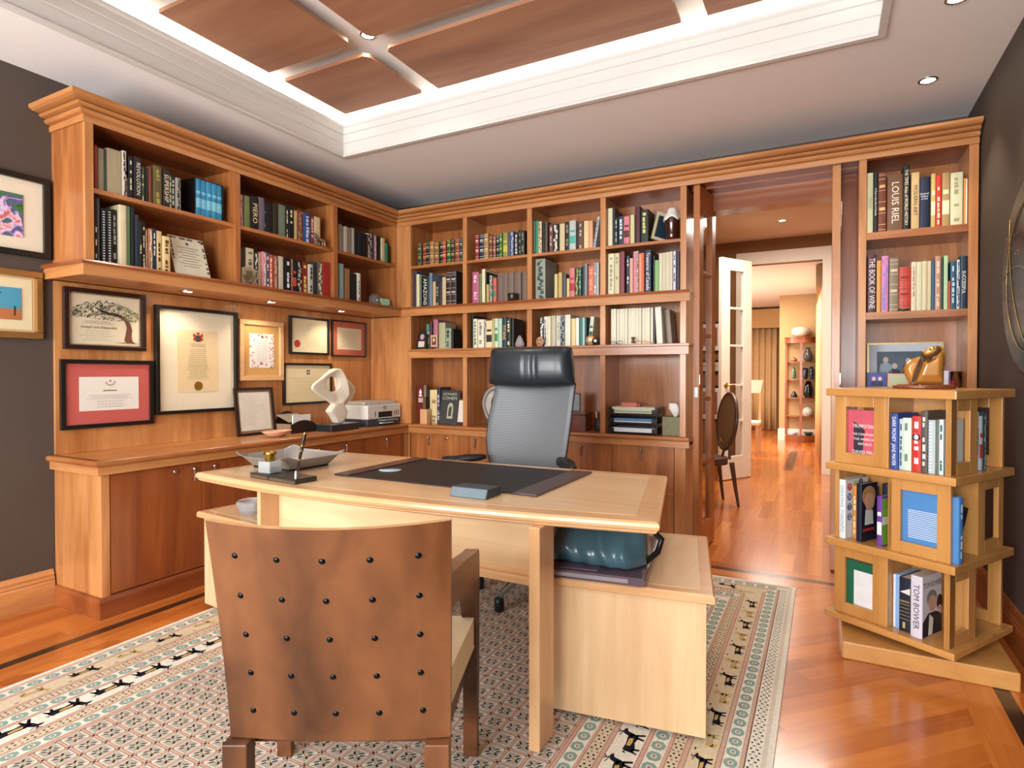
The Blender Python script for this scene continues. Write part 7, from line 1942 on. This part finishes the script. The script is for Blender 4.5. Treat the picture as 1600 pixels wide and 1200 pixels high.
blob('cloak', [lambda me: slabfrom(me, MAIN, 3.285, .05, .05), lambda me: me.tube([(.470, 3.285, 1.30), (.474, 3.280, 1.34), (.474, 3.275, 1.366), (.466, 3.272, 1.386), (.450, 3.270, 1.395)], .012, 10, rs=[.016, .015, .012, .009, .004])], GOLDW, t, .004, 5)
HB = mat('6a4a24', .35, .4, var=.3, vs=20, coat=.4)
def head(me):
    Mh = Matrix.Translation((.431, 3.262, 1.366)) @ Matrix.Rotation(R(64), 4, 'Y')
    me.lathe([(.0001, -.040)] + [(.0235 * math.sin(math.pi * k / 12) ** .75, -.040 * math.cos(math.pi * k / 12)) for k in range(1, 12)] + [(.0001, .040)], (0, 0, 0), 20, M=Mh)
    me.tube([(.425, 3.27, 1.352), (.415, 3.28, 1.32)], .016, 10)
blob('head', [head], HB, t, .003, 3)
FC = mat('c89850', .25, .3, var=.15, coat=.5)
def face(me):
    Mh = Matrix.Translation((.426, 3.252, 1.370)) @ Matrix.Rotation(R(64), 4, 'Y')
    me.lathe([(.0001, -.028)] + [(.017 * math.sin(math.pi * k / 10) ** .8, -.028 * math.cos(math.pi * k / 10)) for k in range(1, 10)] + [(.0001, .028)], (0, 0, 0), 18, M=Mh)
    me.lathe([(.0001, -.008), (.0055, -.002), (.0001, .012)], (-.016, -.006, .002), 10, M=Mh)
    me.lathe([(.0001, -.003), (.007, 0), (.0001, .003)], (-.014, -.007, -.012), 10, M=Mh)
blob('face', [face], FC, t, .0025, 2)
m = MB()
for dz in (-.006, .010): m.lathe([(.0001, -.0012), (.0035, 0), (.0001, .0012)], (.428 + dz * .9, 3.2345, 1.380 + dz * .45), 10, axis='y')
m.build('eyes', mat('3a2814', .4, var=0), t)
m = MB(); m.tube([(.386, 3.232, 1.332), (.378, 3.226, 1.30), (.366, 3.226, 1.265), (.358, 3.232, 1.232)], .0038, 6); m.build('cloak_fold', mat('3c2c1c', .3, .5, var=0), t)
# ================================================================ hall and far room things
WK = wood3('hall_wood', '3c2c24', '6a4c38', rough=.35)
t = thing('oval_back_chair', 'dark wooden chair with an oval cane back in the hall', 'chair', (-.98, 6.1, 0))
Mo = Matrix.Translation((-.85, 6.07, 0)) @ Matrix.Rotation(R(-58), 4, 'Z')
# local: x along seat width, y backwards
m = MB(); m.tube([(.20 * math.cos(a * math.pi / 16), .02 + .05 * math.sin(a * math.pi / 16) * .6, .80 + .27 * math.sin(a * math.pi / 16)) for a in range(32)], .019, 8, closed=True, M=Mo); m.build('back_frame', WK['z'], t)
m = MB(); m.tube([(.15 * math.cos(a * math.pi / 16), .015 + .04 * math.sin(a * math.pi / 16) * .6, .80 + .22 * math.sin(a * math.pi / 16)) for a in range(32)], .006, 6, closed=True, M=Mo); m.build('back_bead', BRASS, t)
m = MB(); m.add([(.185 * math.cos(a * math.pi / 16), .02 + .04 * math.sin(a * math.pi / 16) * .6, .80 + .255 * math.sin(a * math.pi / 16)) for a in range(32)], [tuple(range(32))], M=Mo); o = m.build('cane_back', mat('8a6c4c', .6, var=.25, vs=60), t); md = o.modifiers.new('s', 'SOLIDIFY'); md.thickness = .01
m = MB(); m.prism([(.22 * math.cos(a * math.pi / 12), -.21 + .22 * math.sin(a * math.pi / 12)) for a in range(24)], .40, .46, M=Mo); m.build('seat', mat('5a4438', .6), t, bev=.01)
for lx, ly, fx, fy in ((-.15, .0, -.17, .06), (.15, .0, .17, .06), (-.15, -.38, -.16, -.40), (.15, -.38, .16, -.40)):
    m = MB(); m.tube([(lx, ly, .42), ((lx + fx) / 2, (ly + fy) / 2, .2), (fx, fy, .0)], .02, 8, M=Mo, rs=[.026, .019, .013]); m.build('leg', WK['z'], t)
for x in (-1, 1): MB().tube([(x * .06, .02, .54), (x * .08, .01, .44)], .014, 8, M=Mo).build('back_support', WK['z'], t)
for z0, z1, hx, lab in ((1.55, 1.97, 'e8e4dc', 'upper framed photo on the hall wall, seen past the cherry door'), (1.27, 1.45, 'c8c0b0', 'small framed photo on the hall wall below the upper one'), (.62, 1.10, 'dcdce0', 'black framed print low on the hall wall')):
    t = thing('framed_print', lab, 'picture frame', (-1.33, 8.39, z0)); MB().box(-1.55, -1.235, 8.375, 8.399, z0, z1).build('frame', BLACK, t); MB().box(-1.52, -1.255, 8.3735, 8.3748, z0 + .03, z1 - .03).build('mount', mat(hx, .6), t); MB().box(-1.46, -1.275, 8.372, 8.3733, z0 + .09, z1 - .08).build('photo', mat('8c5c48', .6, var=.3, vs=20), t)
# curtains
def curtain(name, path, z0, z1, hexc, label, amp=.045, per=.13):
    n = int(sum(math.dist(path[i], path[i + 1]) for i in range(len(path) - 1)) / .012); vs = []; (x0, y0), (x1, y1) = path[0], path[-1]
    L = math.dist(path[0], path[-1]); nx2, ny2 = -(y1 - y0) / L, (x1 - x0) / L
    for j in range(4):
        z = z0 + (z1 - z0) * j / 3
        for i in range(n + 1):
            u = i / n; w2 = amp * math.sin(2 * math.pi * u * L / per + .4 * math.sin(9 * u)) * (1 - .1 * j)
            vs.append((x0 + (x1 - x0) * u + nx2 * w2, y0 + (y1 - y0) * u + ny2 * w2, z))
    m = MB(); m.add(vs, [(j * (n + 1) + i, j * (n + 1) + i + 1, (j + 1) * (n + 1) + i + 1, (j + 1) * (n + 1) + i) for j in range(3) for i in range(n)], 0, True)
    o = m.build(name, mat(hexc, .6, var=.04, vs=4)); md = o.modifiers.new('s', 'SOLIDIFY'); md.thickness = .004; tag(o, label, 'curtain'); return o
curtain('curtain', [(-2.2, 14.40), (-.93, 14.40)], .01, 2.27, 'c8a878', 'gold silk curtain on the far wall, left of the corner display cabinet')
o = MB().box(-2.4, -.80, 14.28, 14.5, 2.28, 2.70).build('valance', mat('c4a068', .7, var=.03)); tag(o, 'straight gold fabric valance above the far curtain', 'valance')
curtain('curtain', [(.0, 8.75), (-.10, 11.6)], .01, 2.44, 'c8a068', 'gold curtain hanging just inside the second doorway on the right', .03, .16)
o = MB().box(-.10, .12, 9.0, 11.5, 2.45, 2.74).build('valance', mat('b8946a', .7)); tag(o, 'gold valance above the right-hand curtain of the far room', 'valance')
# corner display cabinet
t = thing('display_cabinet', 'tall cherry corner display cabinet with curved front in the far room', 'cabinet', (-.38, 12.1, 0))
def qc(r_, n=14, cx_=-.37, cy_=12.33): return [(cx_ - r_, cy_)] + [(cx_ + r_ * math.cos(math.pi + math.pi * k / n), cy_ + r_ * .95 * math.sin(math.pi + math.pi * k / n)) for k in range(1, n)] + [(cx_ + r_, cy_)]
for z0, z1, rr, nm in ((0, .09, .285, 'base'), (.09, .12, .27, 'shelf'), (.465, .48, .262, 'shelf'), (.805, .82, .262, 'shelf'), (1.145, 1.16, .262, 'shelf'), (1.47, 1.485, .262, 'shelf'), (1.83, 1.92, .285, 'cornice'), (1.92, 1.94, .30, 'top')):
    m = MB(); m.prism(qc(rr), z0 + (.0), z1, 'z'); m.build(nm, wood('cabinet_cherry', '8a3c1c', 'a8542c', rough=.3) if 0 else CHD['x'], t)
for a in (180, 270, 360):
    x, y = -.37 + .258 * math.cos(R(a)), 12.33 + .245 * math.sin(R(a)); MB().box(x - .02, x + .02, y - .02, min(y + .02, 12.34), .12, 1.83).build('post', CHD['z'], t)
def pot(x, y, z, prof, hx, nm, lab, cat, tr=0):
    o = MB().lathe(prof, (0, 0, 0), 20).build(nm, mat(hx, .15, var=.2, vs=20, coat=.5), loc=(x, y, z)); tag(o, lab, cat)
pot(-.38, 12.2, 1.9405, [(.06, 0), (.13, .03), (.165, .09), (.15, .15), (.09, .19), (.07, .185), (.0001, .17)], 'd8c4a8', 'round_vase', 'squat cream vase with brown streaks on top of the display cabinet', 'vase')
pot(-.26, 12.23, 1.4855, [(.05, 0), (.08, .06), (.085, .12), (.06, .18), (.035, .22), (.045, .26), (.0001, .25)], '4a4440', 'vase', 'dark and white vase on the uppermost shelf of the display cabinet', 'vase')
pot(-.49, 12.24, 1.4855, [(.03, 0), (.06, .03), (.03, .07), (.0001, .09)], '8a5c3c', 'ornament', 'small brown ornament on the uppermost cabinet shelf', 'ornament')
pot(-.50, 12.25, 1.1605, [(.03, 0), (.045, .06), (.04, .15), (.02, .22), (.0001, .23)], '5c6c50', 'vase', 'slim green vase on the second cabinet shelf', 'vase')
pot(-.30, 12.24, 1.1605, [(.03, 0), (.045, .05), (.045, .12), (.05, .2), (.0001, .21)], '1c2430', 'vase', 'dark blue vase on the second cabinet shelf, left of its twin', 'vase')
pot(-.20, 12.25, 1.1605, [(.03, 0), (.045, .08), (.042, .16), (.03, .23), (.0001, .235)], '202838', 'vase', 'tall dark blue vase at the right of the second cabinet shelf', 'vase')
pot(-.25, 12.24, .8205, [(.06, 0), (.09, .06), (.088, .14), (.07, .22), (.04, .30), (.0001, .31)], '121214', 'black_sculpture', 'large black polished sculpture on the middle cabinet shelf', 'sculpture')
pot(-.49, 12.25, .8205, [(.05, 0), (.06, .03), (.03, .09), (.0001, .12)], '181818', 'black_ornament', 'small black pointed ornament on the middle cabinet shelf', 'ornament')
pot(-.26, 12.24, .4805, [(.05, 0), (.085, .05), (.08, .12), (.03, .16), (.0001, .17)], 'd8d0c4', 'shell_ornament', 'white shell ornament on the fourth cabinet shelf', 'ornament')
pot(-.49, 12.23, .1205, [(.03, 0), (.075, .05), (.07, .05), (.0001, .02)], 'c8c8d0', 'glass_bowl', 'pale glass bowl on the lowest cabinet shelf', 'bowl')
pot(-.25, 12.23, .1205, [(.04, 0), (.09, .06), (.085, .06), (.0001, .02)], '2c2420', 'dark_bowl', 'dark shallow bowl on the lowest cabinet shelf', 'bowl')
# open shelf unit and pale chair in the far room behind the cream door
t = thing('side_cabinet', 'light wood open cabinet in the far room behind the cream door', 'cabinet', (-1.2, 9.3, 0))
m = MB(); m.box(-1.6, -.945, 8.9, 9.5, .80, .86); m.box(-1.6, -.945, 8.9, 9.5, .0, .06); m.box(-1.6, -.96, 8.9, 9.5, .40, .44); m.box(-1.6, -1.55, 8.9, 9.5, .06, .8); m.box(-1.0, -.955, 8.9, 8.95, .06, .8); m.box(-1.0, -.955, 9.45, 9.5, .06, .8); m.build('body', MPE['y'], t)
MB().box(-1.55, -1.01, 8.97, 9.43, .061, .399).build('opening_fill', mat('4c4038', .6, var=.4, vs=14), t); MB().box(-1.55, -1.01, 8.97, 9.43, .441, .79).build('opening_fill', mat('54463c', .6, var=.4, vs=14), t)  # solid dark mottled blocks filling the two openings
t = thing('dining_chair', 'cream and wood chair top showing above the side cabinet', 'chair', (-1.05, 10.3, 0))
m = MB(); m.prism([(-1.35, .95), (-.90, .95), (-.865, 1.16), (-1.38, 1.16)], 10.3, 10.34, 'y'); m.build('backrest', CREAM, t, bev=.01)
for x in (-1.33, -.91): MB().box(x - .02, x + .02, 10.3, 10.34, 0, .95).build('leg', MPE['z'], t)
for x in (-1.33, -.91): MB().box(x - .02, x + .02, 9.85, 9.89, 0, .46).build('leg', MPE['z'], t)
MB().box(-1.36, -.88, 9.84, 10.30, .46, .51).build('seat', CREAM, t, bev=.01)
# end of the scene
